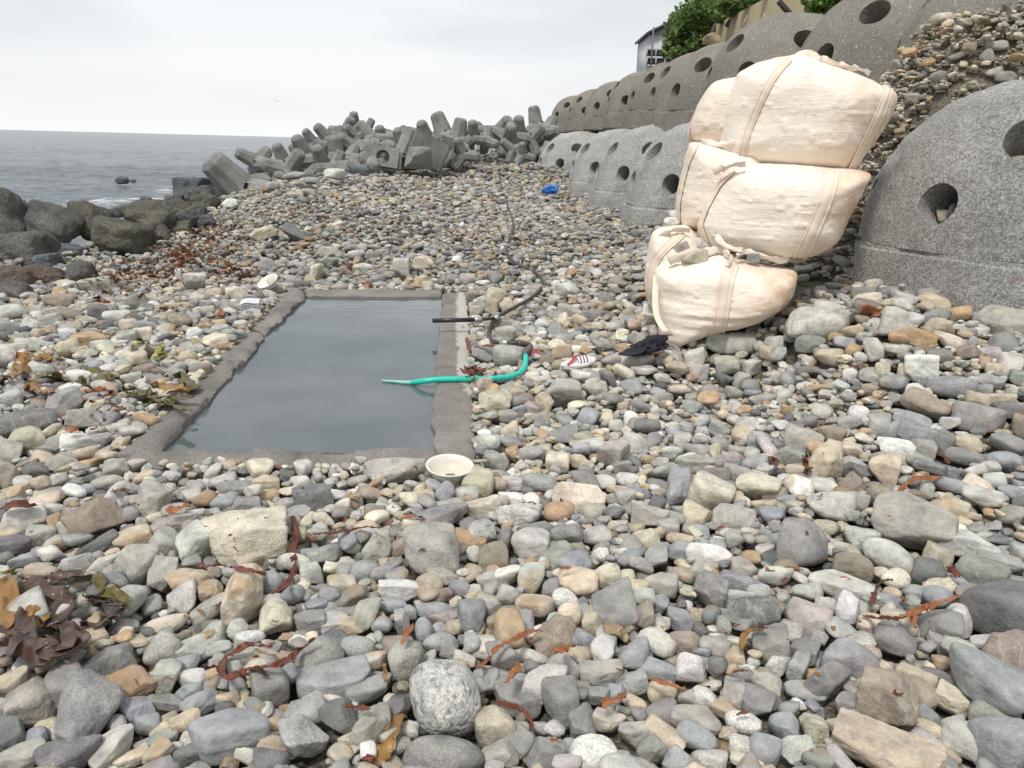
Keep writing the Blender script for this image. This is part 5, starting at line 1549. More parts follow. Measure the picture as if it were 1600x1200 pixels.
for i, (px, py, w_, h_, k, cc) in enumerate(ROCKS):
    g_ = ground(px, py + h_ * .35); d = float(PX(g_)[2][0]); s = Shape(k, 900 + i); b = s.verts(4, .03); c_ = P(px, py, d)
    o = link('beach_rock', mesh_np('beach_rock', b * np.array([w_ / 2, w_ / 2.2, h_ / 1.8]) / F * d, ICO[4][1], {'S': M_SLATE, 'B': M_BOULD}[cc]), None, Vector(c_)); tag(o, RL[i], 'rock', 'rocks at the head of the beach')
# stones caught in the holes of the blocks and a few against them
HOLEST = [(1466, 348, 22, 20, 't', 'tan stone low in the front hole of the big block'), (1480, 322, 20, 36, 'd', 'dark leaning stone in the front hole of the big block'), (1447, 325, 11, 12, 'y', 'small yellow pebble in the front hole of the big block'),
          (1563, 222, 60, 20, 'n', 'long brown-grey stone in the upper hole of the big block'), (1537, 214, 18, 12, 'G', 'little grey stone at the left of the upper hole'), (1567, 204, 20, 14, 'o', 'orange stone inside the upper hole of the big block'), (1590, 214, 22, 18, 't', 'tan stone at the right end of the upper hole'), (1362, 322, 9, 18, 'o', 'reddish stone in the side hole of the big block'),
          (992, 275, 13, 22, 'y', 'pale yellow stone plugging a hole of the block left of the sandbags'), (1046, 268, 14, 14, 'g', 'grey stone inside the round hole nearest the sandbags'), (1070, 212, 16, 12, 'l', 'pale oval stone in the upper hole nearest the sandbags'), (929, 243, 8, 14, 'g', 'upright pebble in the round hole of the third lower block'),
          (1326, 88, 26, 20, 'v', 'round greenish stone sitting in the upper block hole behind the top bag'), (1411, 66, 28, 22, 'v', 'rounded stone in the gravel-filled hole at the top right'), (1356, 33, 18, 8, 'g', 'little stone in the highest hole at the top'), (885, 208, 6, 8, 'g', 'tiny pebble in a far upper block hole')]
HOLES = []      # mouth centre, inward axis and radius of every hole, in the world
for rows, cs in ((LOWER, LOWC), (UPPER, UPC)):
    for k, (q, c_) in enumerate(zip(rows, cs)):
        rz = rz_of(c_, k, 0 if cs is LOWC else 1)
        for az, z0, tl, r_, rs_ in [(math.pi / 4 * j + R_(26), .66, R_(8), .140, 1.12) for j in range(8)] + [(math.pi / 2 * j + R_(48), 1.10, R_(40), .155, .93) for j in range(4)]:
            a = az + rz; HOLES.append((c_ + np.array([math.cos(a) * rs_, math.sin(a) * rs_, z0 + (0 if z0 < 1 else -.02)]), np.array([-math.cos(a) * math.cos(tl), -math.sin(a) * math.cos(tl), -math.sin(tl)]), r_))
HC = np.array([h[0] for h in HOLES]); hpx, hpy, hd = PX(HC)
toward = np.array([float(np.dot(h[1], (h[0] - CAM) / np.linalg.norm(h[0] - CAM))) for h in HOLES])
for i, (px, py, w_, h_, cc, lab) in enumerate(HOLEST):
    j = int(np.argmin(np.where(toward > .15, np.hypot(hpx - px, hpy - py), 1e9))); c_, ax_, r_ = HOLES[j]; d = float(hd[j]); sc_ = min(1.0, r_ * 1.3 / (max(w_, h_) / F * d))
    q = c_ + ax_ * (.07 if i < 8 else .10); q[2] = q[2] - r_ * .5; rgt = np.array([-ax_[1], ax_[0], 0]) * -1; rgt /= np.linalg.norm(rgt)
    if np.dot(rgt, RM @ np.array([1., 0, 0])) < 0: rgt = -rgt
    q = q + rgt * np.clip((px - hpx[j]) / F * d, -r_ * .5, r_ * .5); q[2] += h_ * .25 / F * d
    s = Shape('m' if i % 2 else 'r', 700 + i); b = s.verts(3, .02); v = b * np.array([w_ / 2, min(w_, h_) / 2, h_ / 2]) / F * d * sc_
    o = link('caught_stone', mesh_np('caught_stone', v, ICO[3][1], M_STONE, np.repeat(np.r_[PAL[cc], .4][None], len(v), 0)), None, Vector(q)); tag(o, lab, 'stone', 'stones caught in the holes of the blocks')
# ---------------------------------------------------------------- retaining wall, house, bushes, pole above the embankment
m, n, l, b = mat('tan_wall', .9); tcn = n.new('ShaderNodeTexCoord'); v = tcn.outputs['Object']
c = mix(n, l, ramp(n, l, noise(n, l, v, .9, 5), .35, .65), (.27, .22, .125), (.34, .29, .18)); l.new(c, b.inputs['Base Color']); l.new(bump(n, l, noise(n, l, v, 20, 4), .4, .01), b.inputs['Normal']); M_WALL = m
def wall_quad(pts_top, pts_bot, th):
    T_ = [P(*q) for q in pts_top]; B_ = [P(*q) for q in pts_bot]; n_ = len(T_); V_ = []
    for a, b_ in zip(T_, B_): b_ = np.array([a[0], a[1], b_[2]]); V_ += [a, b_, a + [th, .1, 0], b_ + [th, .1, 0]]
    Fc = []
    for i in range(n_ - 1): o_ = i * 4; p_ = o_ + 4; Fc += [[o_, p_, p_ + 1, o_ + 1], [o_ + 2, o_ + 3, p_ + 3, p_ + 2], [o_, o_ + 2, p_ + 2, p_]]
    Fc += [[0, 1, 3, 2], [4 * n_ - 4, 4 * n_ - 2, 4 * n_ - 1, 4 * n_ - 3]]; return V_, Fc
w0 = P(1090, 60, 21)
wall = empty('retaining_wall', (w0[0], w0[1], 0), 'tan rendered retaining wall above the upper block row, topped with creepers', 'wall')
V_, Fc = wall_quad([(1090, 52, 21), (1112, 42, 19), (1206, -8, 14.5), (1330, -75, 11.5), (1500, -170, 9.5), (1800, -330, 8)], [(1090, 120, 21), (1112, 120, 19), (1206, 120, 14.5), (1330, 130, 11.5), (1500, 150, 9.5), (1800, 150, 8)], .3)
part('wall_face', V_, Fc, M_WALL, wall, False)
pal = plain_mat('weep_stain_pipe', (.55, .53, .48), .6)
for k, (px, py, px2, py2, d) in enumerate(((1167, 24, 1160, 41, 15.9), (1195, 20, 1189, 35, 14.6), (1227, 17, 1221, 30, 13.4))):
    V_, F_ = tube([P(px, py, d), P(px2, py2, d)], .008, 6); part('seam_strip', V_, F_, pal, wall)
# house
hb = P(1034, 100, 46); hz = hb[2]
M_HW = plain_mat('house_wall', (.55, .56, .56), .8, var=.08, scale=1.5); M_HR = plain_mat('house_roof', (.10, .10, .115), .6); M_HD = plain_mat('louvre_dark', (.035, .04, .045), .5); M_HL = plain_mat('louvre_light', (.42, .43, .44), .6)
s_ = 46 / F
house = empty('house', (hb[0], hb[1], hz - 1), 'small grey house with a dark pitched roof and two louvred windows behind the bush', 'house')
V_, F_ = box((hb[0] + (1062 - 1022) * s_, hb[1] + 2.2, hz + 6 * s_ * 1), ((1126 - 1000) * s_, 4.4, 74 * s_ + 0), None, 0)
V_ = np.array(V_); part('wall', V_, F_, M_HW, house, False)
ztop = V_[:, 2].max(); x0 = hb[0] - 22 * s_
R0 = [(x0 - 5 * s_, ztop - 2 * s_ * 1), (x0 + 40 * s_, ztop + 20 * s_), (x0 + 62 * s_, ztop + 38 * s_), (x0 + 124 * s_, ztop - 2 * s_)]
V_ = []
for (x, z) in R0: V_ += [(x, hb[1] - .35, z), (x, hb[1] + 4.8, z), (x, hb[1] - .35, z + 4 * s_), (x, hb[1] + 4.8, z + 4 * s_)]
Fc = []
for i in range(3): a = i * 4; c_ = a + 4; Fc += [[a, a + 1, c_ + 1, c_], [a + 2, c_ + 2, c_ + 3, a + 3], [a, c_, c_ + 2, a + 2], [a + 1, a + 3, c_ + 3, c_ + 1]]
Fc += [[0, 2, 3, 1], [12, 13, 15, 14]]
roof = part('roof', V_, Fc, M_HR, house, False)
gab = [(R0[0][0] + 5 * s_, hb[1] - .02, ztop - .05), (R0[1][0], hb[1] - .02, R0[1][1]), (R0[2][0], hb[1] - .02, R0[2][1]), (R0[3][0] - 4 * s_, hb[1] - .02, ztop - .05)]
gab = gab + [(x, y + 4.4, z) for x, y, z in gab]; part('gable', gab, [[0, 3, 2, 1], [4, 5, 6, 7], [0, 1, 5, 4], [1, 2, 6, 5], [2, 3, 7, 6]], M_HW, house, False)
for k, py in enumerate((84, 97)):
    c_ = P(1030, py, 45.9); V_, F_ = box((c_[0], c_[1] - .05, c_[2]), (40 * s_, .12, 7.5 * s_)); wn = part('window', V_, F_, M_HD, house, False)
    for q_ in (-6, 6): V_, F_ = box((c_[0], c_[1] - .14, c_[2] + q_ * s_), (42 * s_, .1, 3.2 * s_)); part('sill', V_, F_, M_HL, wn, False)
    for q_ in (-20, -6, 8): V_, F_ = box((c_[0] + q_ * s_, c_[1] - .17, c_[2]), (1.6 * s_, .08, 11 * s_)); part('mullion', V_, F_, M_HL, wn, False)
pc = P(1017, 106, 43); pt = P(1019.5, 45, 43)
V_, F_ = tube([(0, 0, -.5), (0, 0, pt[2] - pc[2])], .045, 8); o = link('pole', mesh_np('pole', V_, F_, plain_mat('pole_grey', (.16, .16, .16), .6)), None, Vector((pc[0], pc[1], pc[2]))); tag(o, 'thin dark pole standing in front of the house louvres', 'pole')
# beam stuck behind the domed block
V_, F_ = box((0, 0, 0), (.07, .07, .62), None, .006); o = link('timber_post', mesh_np('timber_post', V_, F_, plain_mat('black_timber', (.03, .028, .026), .8)), None, Vector(P(1238, 26, 11.8))); o.rotation_euler = (.1, R_(-50), 0); tag(o, 'short black square timber sticking out behind the large domed block', 'post')
# leaves
m, n, l, b = mat('leaf', .55); at = n.new('ShaderNodeAttribute'); at.attribute_name = 'Col'; l.new(at.outputs['Color'], b.inputs['Base Color']); b.inputs['Specular IOR Level'].default_value = .3
tr = n.new('ShaderNodeBsdfTranslucent'); l.new(at.outputs['Color'], tr.inputs[0]); ad = n.new('ShaderNodeMixShader'); ad.inputs[0].default_value = .3; l.new(b.outputs[0], ad.inputs[1]); l.new(tr.outputs[0], ad.inputs[2]); l.new(ad.outputs[0], n['Material Output'].inputs[0]); M_LEAF = m
M_BARK = plain_mat('bark', (.08, .06, .045), .9)
def foliage(parent, blobs, nleaf, ls, seed, cols, name='foliage'):
    g = np.random.default_rng(seed); vol = np.array([b_[3] * b_[4] * b_[5] for b_ in blobs]); V_, F_, CC_ = [], [], []
    for i in range(nleaf):
        b_ = blobs[g.choice(len(blobs), p=vol / vol.sum())]; u = unit(1, g)[0]; r_ = g.uniform(.35, 1.06) ** .6
        rr_ = r_ * (1 + .3 * float(vn(u * 2.6 + b_[0], seed)))
        if float(vn(np.array(b_[:3]) + u * r_ * 3.1, seed + 2)) < -.42: continue
        c_ = np.array(b_[:3]) + u * np.array(b_[3:]) * rr_; s = ls * g.uniform(.6, 1.3)
        nrm = unit(1, g)[0] + [0, -.5, .9]; nrm /= np.linalg.norm(nrm); t1 = np.cross(nrm, unit(1, g)[0]); t1 /= np.linalg.norm(t1) + 1e-9; t2 = np.cross(nrm, t1); k = len(V_)
        V_ += [c_ - t1 * s, c_ - t2 * s * .45 + nrm * s * .12 - t1 * s * .15, c_ + t1 * s - nrm * s * .25, c_ + t2 * s * .45 + nrm * s * .12 - t1 * s * .15]; F_ += [[k, k + 1, k + 2], [k, k + 2, k + 3]]
        col = jitter(cols[g.choice(len(cols))], g, .18); CC_ += [np.r_[col, 1]] * 4
    return part(name, np.array(V_), np.array(F_, np.int32), M_LEAF, parent, False, np.array(CC_))
def bush(label, blobs_px, nleaf, ls, seed, cols, stems):
    bl = []
    for (px, py, d, rx, ry) in blobs_px: c_ = P(px, py, d); bl.append((*c_, rx * d / F, rx * d / F * .9, ry * d / F))
    c0 = bl[0]; t = empty('bush', (c0[0], c0[1], c0[2] - c0[5]), label, 'bush', 'greenery above the embankment'); foliage(t, bl, nleaf, ls, seed, cols)
    for (a, b_) in stems:
        p0, p1 = P(*a), P(*b_); V_, F_ = tube(smoothpath([p0, (p0 + p1) / 2 + [.1, 0, .1], p1], .2), [.05, .04, .03, .02][0], 6); part('stem', V_, F_, M_BARK, t)
    return t
GR = [(.10, .17, .045), (.14, .23, .06), (.18, .28, .08), (.08, .13, .04), (.24, .32, .12)]
bush('dense dark green bush spilling over the upper blocks beside the house', [(1085, 50, 20, 42, 34), (1062, 68, 20, 28, 22), (1060, 85, 19.5, 22, 12), (1095, 68, 19, 22, 14), (1105, 20, 19, 45, 26), (1070, 30, 20.5, 22, 16), (1052, 30, 21, 8, 12), (1040, 80, 20, 10, 10)], 5200, .085, 4, GR, [((1100, 75, 19), (1085, 40, 20)), ((1068, 88, 19.5), (1058, 45, 20.5)), ((1110, 60, 18.5), (1115, 5, 19))])
bush('creeper growing along the top of the tan wall', [(1150, 8, 16.9, 30, 14), (1180, -4, 15.9, 28, 9), (1135, 25, 17.9, 20, 10), (1215, -14, 14.7, 26, 8)], 2200, .06, 5, GR, [((1135, 40, 17.5), (1165, -5, 16.5))])
bush('bright green leafy plant in front of the tan wall top', [(1280, 8, 11.8, 16, 10), (1263, 14, 12.2, 7, 9), (1300, -2, 11.4, 16, 10), (1257, 2, 12.2, 6, 5)], 1100, .045, 6, [(.14, .26, .05), (.2, .32, .08), (.1, .2, .04)], [((1262, 35, 12), (1262, 8, 12.2)), ((1285, 30, 11.8), (1285, 8, 11.8))])
# far rock on the row and loose gravel ridge
g_ = P(1113, 62, 17.2); s = Shape('m', 611); o = link('tan_rock', mesh_np('tan_rock', s.verts(4, .02) * np.array([.19, .17, .14]), ICO[4][1], plain_mat('tan_rock_mat', (.36, .28, .18), .9, scale=4, bd=.01)), None, Vector(g_)); tag(o, 'squarish tan rock on top of the upper blocks under the bush', 'rock')
# ---------------------------------------------------------------- ribbons (straps, weed, cloth edges)
def ribbon(path, side, wid, th=.003, nw=5, wave=0.0, wl=.05, curl=0.0, seed=0, frill=0.0):
    """strip along path; side = (n,3) or (3,) direction across it; wid scalar or (n,)"""
    path = np.asarray(path, float); n = len(path); wid = np.full(n, wid) if np.isscalar(wid) else np.asarray(wid)
    Tn = np.gradient(path, axis=0); Tn /= np.linalg.norm(Tn, axis=1, keepdims=True) + 1e-9
    S = np.broadcast_to(np.asarray(side, float), (n, 3)).copy(); S -= (S * Tn).sum(1, keepdims=True) * Tn; S /= np.linalg.norm(S, axis=1, keepdims=True) + 1e-9
    Nn = np.cross(Tn, S); Nn *= np.sign(Nn[:, 2:3] + 1e-6); s = np.r_[0, np.cumsum(np.linalg.norm(np.diff(path, axis=0), axis=1))]
    top = []; us = np.linspace(-1, 1, nw)
    for u in us:
        off = u * wid[:, None] / 2 * S
        hgt = wave * vn(np.stack([s / wl, np.full(n, u * 1.3 + seed), np.zeros(n)], -1), seed) + curl * u * u * wid + frill * np.abs(u) ** 3 * vn(np.stack([s / (wl * .35), np.full(n, np.sign(u) * 3. + seed), np.zeros(n)], -1), seed + 1)
        top.append(path + off + Nn * hgt[:, None])
    top = np.stack(top, 1); bot = top - Nn[:, None, :] * th; V_ = np.concatenate([top.reshape(-1, 3), bot.reshape(-1, 3)]); k = n * nw; Fc = []
    for i in range(n - 1):
        for j in range(nw - 1):
            a = i * nw + j; Fc.append([a, a + 1, a + nw + 1, a + nw]); Fc.append([k + a, k + a + nw, k + a + nw + 1, k + a + 1])
        Fc.append([i * nw, (i + 1) * nw, k + (i + 1) * nw, k + i * nw]); a = i * nw + nw - 1; Fc.append([a, k + a, k + a + nw, a + nw])
    for j in range(nw - 1): Fc.append([j, k + j, k + j + 1, j + 1]); a = (n - 1) * nw + j; Fc.append([a, a + 1, k + a + 1, k + a])
    return V_, Fc
# ---------------------------------------------------------------- sandbags
m, n, l, b = mat('peach_canvas', .85); tcn = n.new('ShaderNodeTexCoord'); v = tcn.outputs['Object']
at = n.new('ShaderNodeAttribute'); at.attribute_name = 'Col'
c = mix(n, l, ramp(n, l, noise(n, l, v, 3, 4), .35, .7), (.88, .78, .665), (.91, .835, .735))
mpn = n.new('ShaderNodeMapping'); mpn.inputs['Scale'].default_value = (3, 3, 26); l.new(v, mpn.inputs[0])
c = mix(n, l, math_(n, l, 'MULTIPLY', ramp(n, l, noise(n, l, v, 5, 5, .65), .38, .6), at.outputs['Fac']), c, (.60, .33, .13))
l.new(c, b.inputs['Base Color']); b.inputs['Specular IOR Level'].default_value = .15; b.inputs['Sheen Weight'].default_value = .1
nb = bump(n, l, noise(n, l, mpn.outputs[0], 3.0, 6, .66), .5, .010); nb = bump(n, l, noise(n, l, v, 24, 4, .6), .35, .012, nb)
wv = n.new('ShaderNodeTexWave'); wv.inputs['Scale'].default_value = 160; wv.bands_direction = 'Z'; l.new(v, wv.inputs['Vector']); nb = bump(n, l, wv.outputs['Fac'], .12, .001, nb)
l.new(nb, b.inputs['Normal']); M_BAG = m
m, n, l, b = mat('strap_webbing', .8); tcn = n.new('ShaderNodeTexCoord'); v = tcn.outputs['Object']
l.new(mix(n, l, ramp(n, l, noise(n, l, v, 6, 4), .35, .7), (.80, .66, .53), (.86, .745, .62)), b.inputs['Base Color']); nb = bump(n, l, noise(n, l, v, 60, 3, .6), .5, .004); l.new(nb, b.inputs['Normal']); M_STRAP = m
class Bag:
    def __init__(s, poly, d, b_, straps, seed, amp=1.0, stain=(0, 0), label=''):
        sh = lambda a_: np.array([800, 600.]) + (np.array(a_, float) - [800, 600.]) * np.array([1 - .105 * b_, 1 - .03 * b_])
        pts = sh(poly); n0 = len(pts); cl = smoothpath(np.vstack([pts[-1:], pts, pts[:2]]), 3.0)
        s.c = np.array([(pts[:, 0].max() + pts[:, 0].min()) / 2, (pts[:, 1].max() + pts[:, 1].min()) / 2]); s.d = d; s.b = b_; s.seed = seed
        q = cl - s.c; th = np.arctan2(-q[:, 1], q[:, 0]); r = np.hypot(q[:, 0], q[:, 1]); o = np.argsort(th); s.th = th[o]; s.r = r[o]
        s.C = P(s.c[0], s.c[1], d); s.sc = d / F; az = math.atan2(s.C[0], s.C[1])
        s.U = np.array([math.cos(az), -math.sin(az), 0]); s.W = np.array([0, 0, 1.]); s.N = np.array([-math.sin(az), -math.cos(az), 0]); s.amp = amp; s.stain = stain
        s.sh = sh; s.straps = [smoothpath(sh(p_), 4.0) for p_, w_ in straps]; s.sw = [w_ for _, w_ in straps]
        # the vertical direction is foreshortened a little by the downward view
        s.ky = 1 / math.cos(math.atan2(1.6 - s.C[2], d) * 0.6)
        nt_ = 260; ro = 1 - (1 - np.linspace(.004, 1, 76)) ** 1.35; ph = np.arccos(np.clip(ro ** (1 / .62), 0, 1)); ph = np.r_[-ph[::1][:-1][::2], ph[::-1]]; np_ = len(ph); TH, PH = np.meshgrid(np.linspace(-np.pi, np.pi, nt_, endpoint=False), ph, indexing='xy')
        V_ = s.surf(TH.ravel(), PH.ravel()); Fc = [[j * nt_ + i, j * nt_ + (i + 1) % nt_, (j + 1) * nt_ + (i + 1) % nt_, (j + 1) * nt_ + i] for j in range(np_ - 1) for i in range(nt_)]
        u = V_ @ s.U - s.C @ s.U; z = V_ @ s.W - s.C @ s.W
        st = np.clip((u / (s.r.max() * s.sc)) * s.stain[0] + s.stain[1], 0, 1)  # orange grows rightward: staining plus end-face shade painted into the colour
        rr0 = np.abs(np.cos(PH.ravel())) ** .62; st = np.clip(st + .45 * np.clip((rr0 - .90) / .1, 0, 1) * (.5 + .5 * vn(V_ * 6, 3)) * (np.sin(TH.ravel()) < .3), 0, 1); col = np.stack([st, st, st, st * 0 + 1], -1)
        zb = V_[:, 2].min(); s.o = empty('sandbag', (s.C[0], s.C[1], zb), label, 'sandbag', 'peach canvas sandbags stacked against the blocks')
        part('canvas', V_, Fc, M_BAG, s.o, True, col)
        for p_, w_ in zip(s.straps, s.sw): s.strap(p_, w_)
    def R(s, th): return np.interp(th, s.th, s.r, period=2 * np.pi)
    def surf(s, TH, PH, off=0.0, disp=True):
        rho = np.abs(np.cos(PH)) ** .62; r = s.R(TH) * s.sc; x = r * rho * np.cos(TH); z = r * rho * np.sin(TH) * s.ky
        dep = np.sign(np.sin(PH)) * np.abs(np.sin(PH)) ** .85 * s.b
        w_ = 0
        if disp:
            k = s.amp; sd = s.seed
            w_ = k * (.0035 * fbm(np.stack([x * 2.0 + sd, z * 17 + .7 * vn(np.stack([x * 2.5, z * 0, z * 0 + sd], -1), 2), x * 0 + sd], -1), 3, sd) + .016 * fbm(np.stack([x * 3.0, z * 3.5, x * 0 + sd + 5], -1), 2, sd + 3))
            if k > 1.3: w_ = w_ + .011 * vn(np.stack([x * 2.4, z * 26 + 2 * vn(np.stack([x * 2, z * 2, x * 0 + 3], -1), 4), x * 0 + sd], -1), sd + 5)
            lum = np.clip(vn(np.stack([x * 17, z * 20, x * 0 + sd], -1), sd + 6) - .3, 0, 1) + .6 * np.clip(vn(np.stack([x * 30, z * 34, x * 0 + sd], -1), sd + 9) - .35, 0, 1); w_ = w_ + .013 * lum
            pxx = s.c[0] + x / s.sc; pyy = s.c[1] - z / s.ky / s.sc
            for p_, sw in zip(s.straps, s.sw):
                d2 = np.min((pxx[:, None] - p_[None, ::3, 0]) ** 2 + (pyy[:, None] - p_[None, ::3, 1]) ** 2, 1); w_ = w_ - .022 * np.exp(-d2 / (sw * 1.1) ** 2) * (np.sin(PH) > 0)
            edge = np.abs(np.sin(TH * 1) * 0)
        nrm = np.clip(np.abs(np.sin(PH)), .25, 1)
        dep = dep + (w_ + off) * np.sign(np.sin(PH) + 1e-6) * nrm; rr_ = (w_ * .5 + off) * rho / (np.hypot(x, z) + 1e-6) * (1 - nrm ** 2)
        x = x * (1 + rr_); z = z * (1 + rr_)
        return s.C + x[:, None] * s.U + z[:, None] * s.W + dep[:, None] * s.N
    def at(s, px, py, off=.006):
        """point of the front surface seen at a pixel"""
        x = (np.asarray(px) - s.c[0]); z = -(np.asarray(py) - s.c[1]); th = np.arctan2(z, x); rho = np.clip(np.hypot(x, z) / s.R(th), 0, .995)
        PH = np.arccos(np.clip(rho ** (1 / .62), 0, 1)); return s.surf(th, np.maximum(PH, .08), off)
    def strap(s, p_, w_, name='strap', mat_=None, off=.018):
        g_ = np.gradient(p_, axis=0); g_ /= np.linalg.norm(g_, axis=1, keepdims=True) + 1e-9; nn = np.c_[-g_[:, 1], g_[:, 0]]; rows = []
        us = (-1, -.92, -.70, -.60, -.5, 0, .5, .60, .70, .92, 1) if w_ > 6 else (-1, -.5, 0, .5, 1); gr = {.60: .007, -.60: .007, 1: .006, -1: .006}; nu = len(us)
        for u in us: q = p_ + nn * (u * w_ / 2); rows.append(s.at(q[:, 0], q[:, 1], off - gr.get(u, 0) if w_ > 6 else off - .004 * abs(u)))
        A_ = np.stack(rows, 1); n_ = len(p_); V_ = np.concatenate([A_.reshape(-1, 3), (A_ - s.N * .012).reshape(-1, 3)]); k = n_ * nu; Fc = []
        for i in range(n_ - 1):
            for j in range(nu - 1): a = i * nu + j; Fc += [[a, a + 1, a + nu + 1, a + nu], [k + a, k + a + nu, k + a + nu + 1, k + a + 1]]
            Fc += [[i * nu, i * nu + nu, k + i * nu + nu, k + i * nu], [i * nu + nu - 1, k + i * nu + nu - 1, k + i * nu + 2 * nu - 1, i * nu + 2 * nu - 1]]
        part(name, V_, Fc, mat_ or M_STRAP, s.o)
    def flap(s, pix, w_, dd, seed, up=0.7, name='flap', th=.004):
        """a loose fold of canvas along a pixel path, standing off the bag by dd metres"""
        pts = smoothpath(np.array([P(x, y, d_) for x, y, d_ in pix]), .02); side = s.W * up + s.N * (1 - up) + s.U * .2
        V_, Fc = ribbon(pts, side, w_ * (1 + .35 * vn(np.c_[np.arange(len(pts)) * .12, np.arange(len(pts)) * 0, np.arange(len(pts)) * 0], seed)), th, 7, .016, .09, .3, seed, .02); part(name, V_, Fc, M_BAG, s.o, True, np.tile([0.15, .15, .15, 1], (len(V_), 1)))
BT2 = Bag([(1164, 121), (1127, 127), (1106, 156), (1092, 196), (1094, 215), (1123, 227), (1160, 226), (1215, 222), (1225, 170), (1205, 125)], 6.05, .38, [], 3, 1, (-.3, .05), 'pale peach sandbag half hidden behind the top one, upper left of the stack')
BM2 = Bag([(1094, 222), (1082, 237), (1072, 303), (1074, 335), (1082, 354), (1112, 358), (1200, 352), (1215, 300), (1200, 235), (1147, 226)], 6.0, .40, [([(1098, 226), (1084, 262), (1077, 315), (1079, 350)], 8)], 5, 1, (0, .1), 'peach sandbag on the left of the middle layer behind its larger neighbour')
BB2 = Bag([(1025, 362), (1058, 352), (1082, 356), (1100, 385), (1105, 440), (1085, 500), (1050, 500), (1021, 462), (1016, 430), (1018, 392)], 5.95, .30, [([(1070, 358), (1036, 392), (1026, 429), (1029, 468), (1040, 492)], 12)], 7, 1.2, (0, .12), 'narrow slumped sandbag at the lower left behind the lowest one, its strap hanging loose')
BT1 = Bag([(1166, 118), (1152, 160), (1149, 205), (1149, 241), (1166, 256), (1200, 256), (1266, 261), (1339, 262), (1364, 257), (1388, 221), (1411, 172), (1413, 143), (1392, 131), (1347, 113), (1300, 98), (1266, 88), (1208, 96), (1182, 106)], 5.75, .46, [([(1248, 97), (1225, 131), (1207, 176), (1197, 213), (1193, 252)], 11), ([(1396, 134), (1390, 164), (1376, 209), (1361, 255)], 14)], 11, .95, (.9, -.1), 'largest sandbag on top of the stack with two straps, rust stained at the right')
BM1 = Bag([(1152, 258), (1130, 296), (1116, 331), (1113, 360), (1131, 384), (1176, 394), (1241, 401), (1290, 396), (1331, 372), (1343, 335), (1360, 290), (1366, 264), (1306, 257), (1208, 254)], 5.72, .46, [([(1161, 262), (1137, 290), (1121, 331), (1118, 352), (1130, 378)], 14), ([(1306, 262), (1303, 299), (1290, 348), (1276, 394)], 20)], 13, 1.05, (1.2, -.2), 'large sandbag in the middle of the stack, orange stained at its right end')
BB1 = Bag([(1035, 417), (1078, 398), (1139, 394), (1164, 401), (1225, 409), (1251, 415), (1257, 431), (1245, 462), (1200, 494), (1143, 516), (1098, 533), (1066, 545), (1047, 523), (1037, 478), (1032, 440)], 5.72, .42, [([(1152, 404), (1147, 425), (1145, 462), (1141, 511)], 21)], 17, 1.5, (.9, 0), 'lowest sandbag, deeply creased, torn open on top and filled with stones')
M_SEAM = plain_mat('seam_cord', (.62, .40, .24), .8, var=.2, scale=30)
def seam(bag, pts, w_=3.0): bag.strap(smoothpath(bag.sh(pts), 4.0), w_, 'seam', M_SEAM, .006)
seam(BT1, [(1168, 250), (1200, 250), (1266, 256), (1336, 257), (1358, 252)]); seam(BM1, [(1120, 352), (1134, 378), (1176, 388), (1238, 395), (1286, 390)]); seam(BM2, [(1100, 226), (1088, 240), (1078, 300), (1080, 335), (1086, 350)]); seam(BT2, [(1097, 196), (1099, 212), (1122, 222), (1146, 220)])
BT1.flap([(1174, 114, 5.62), (1208, 98, 5.55), (1240, 94, 5.5), (1266, 86, 5.5), (1280, 96, 5.5)], .055, 0, 4, .8)
BT1.flap([(1272, 92, 5.55), (1300, 98, 5.5), (1345, 110, 5.5), (1360, 116, 5.55)], .035, 0, 9, .5)
BM1.flap([(1118, 270, 5.55), (1140, 262, 5.42), (1165, 258, 5.38)], .05, 0, 7, .3)
BM2.flap([(1096, 222, 5.78), (1120, 228, 5.7), (1146, 226, 5.6)], .05, 0, 3, .6)
BM1.flap([(1108, 352, 5.7), (1118, 372, 5.5), (1135, 386, 5.45), (1160, 392, 5.4)], .03, 0, 8, .5)
BB1.flap([(1046, 410, 5.5), (1080, 398, 5.45), (1112, 396, 5.5), (1140, 390, 5.55)], .07, 0, 5, .55)
BB1.flap([(1150, 402, 5.4), (1168, 396, 5.45), (1200, 404, 5.45), (1232, 409, 5.5)], .045, 0, 6, .6)
BB1.flap([(1130, 392, 5.5), (1142, 402, 5.38), (1140, 415, 5.33)], .05, 0, 2, .3)
BB2.flap([(1030, 372, 5.75), (1050, 362, 5.65), (1078, 360, 5.65)], .06, 0, 12, .5)
pth = smoothpath(np.array([P(1026, 430, 5.62), P(1024, 470, 5.55), P(1028, 498, 5.5), P(1040, 518, 5.45), P(1050, 524, 5.5)]), .02)
V_, Fc = ribbon(pth, [1, .1, 0], .045, .004, 5, .006, .08); part('loose_strap', V_, Fc, M_STRAP, BB2.o)
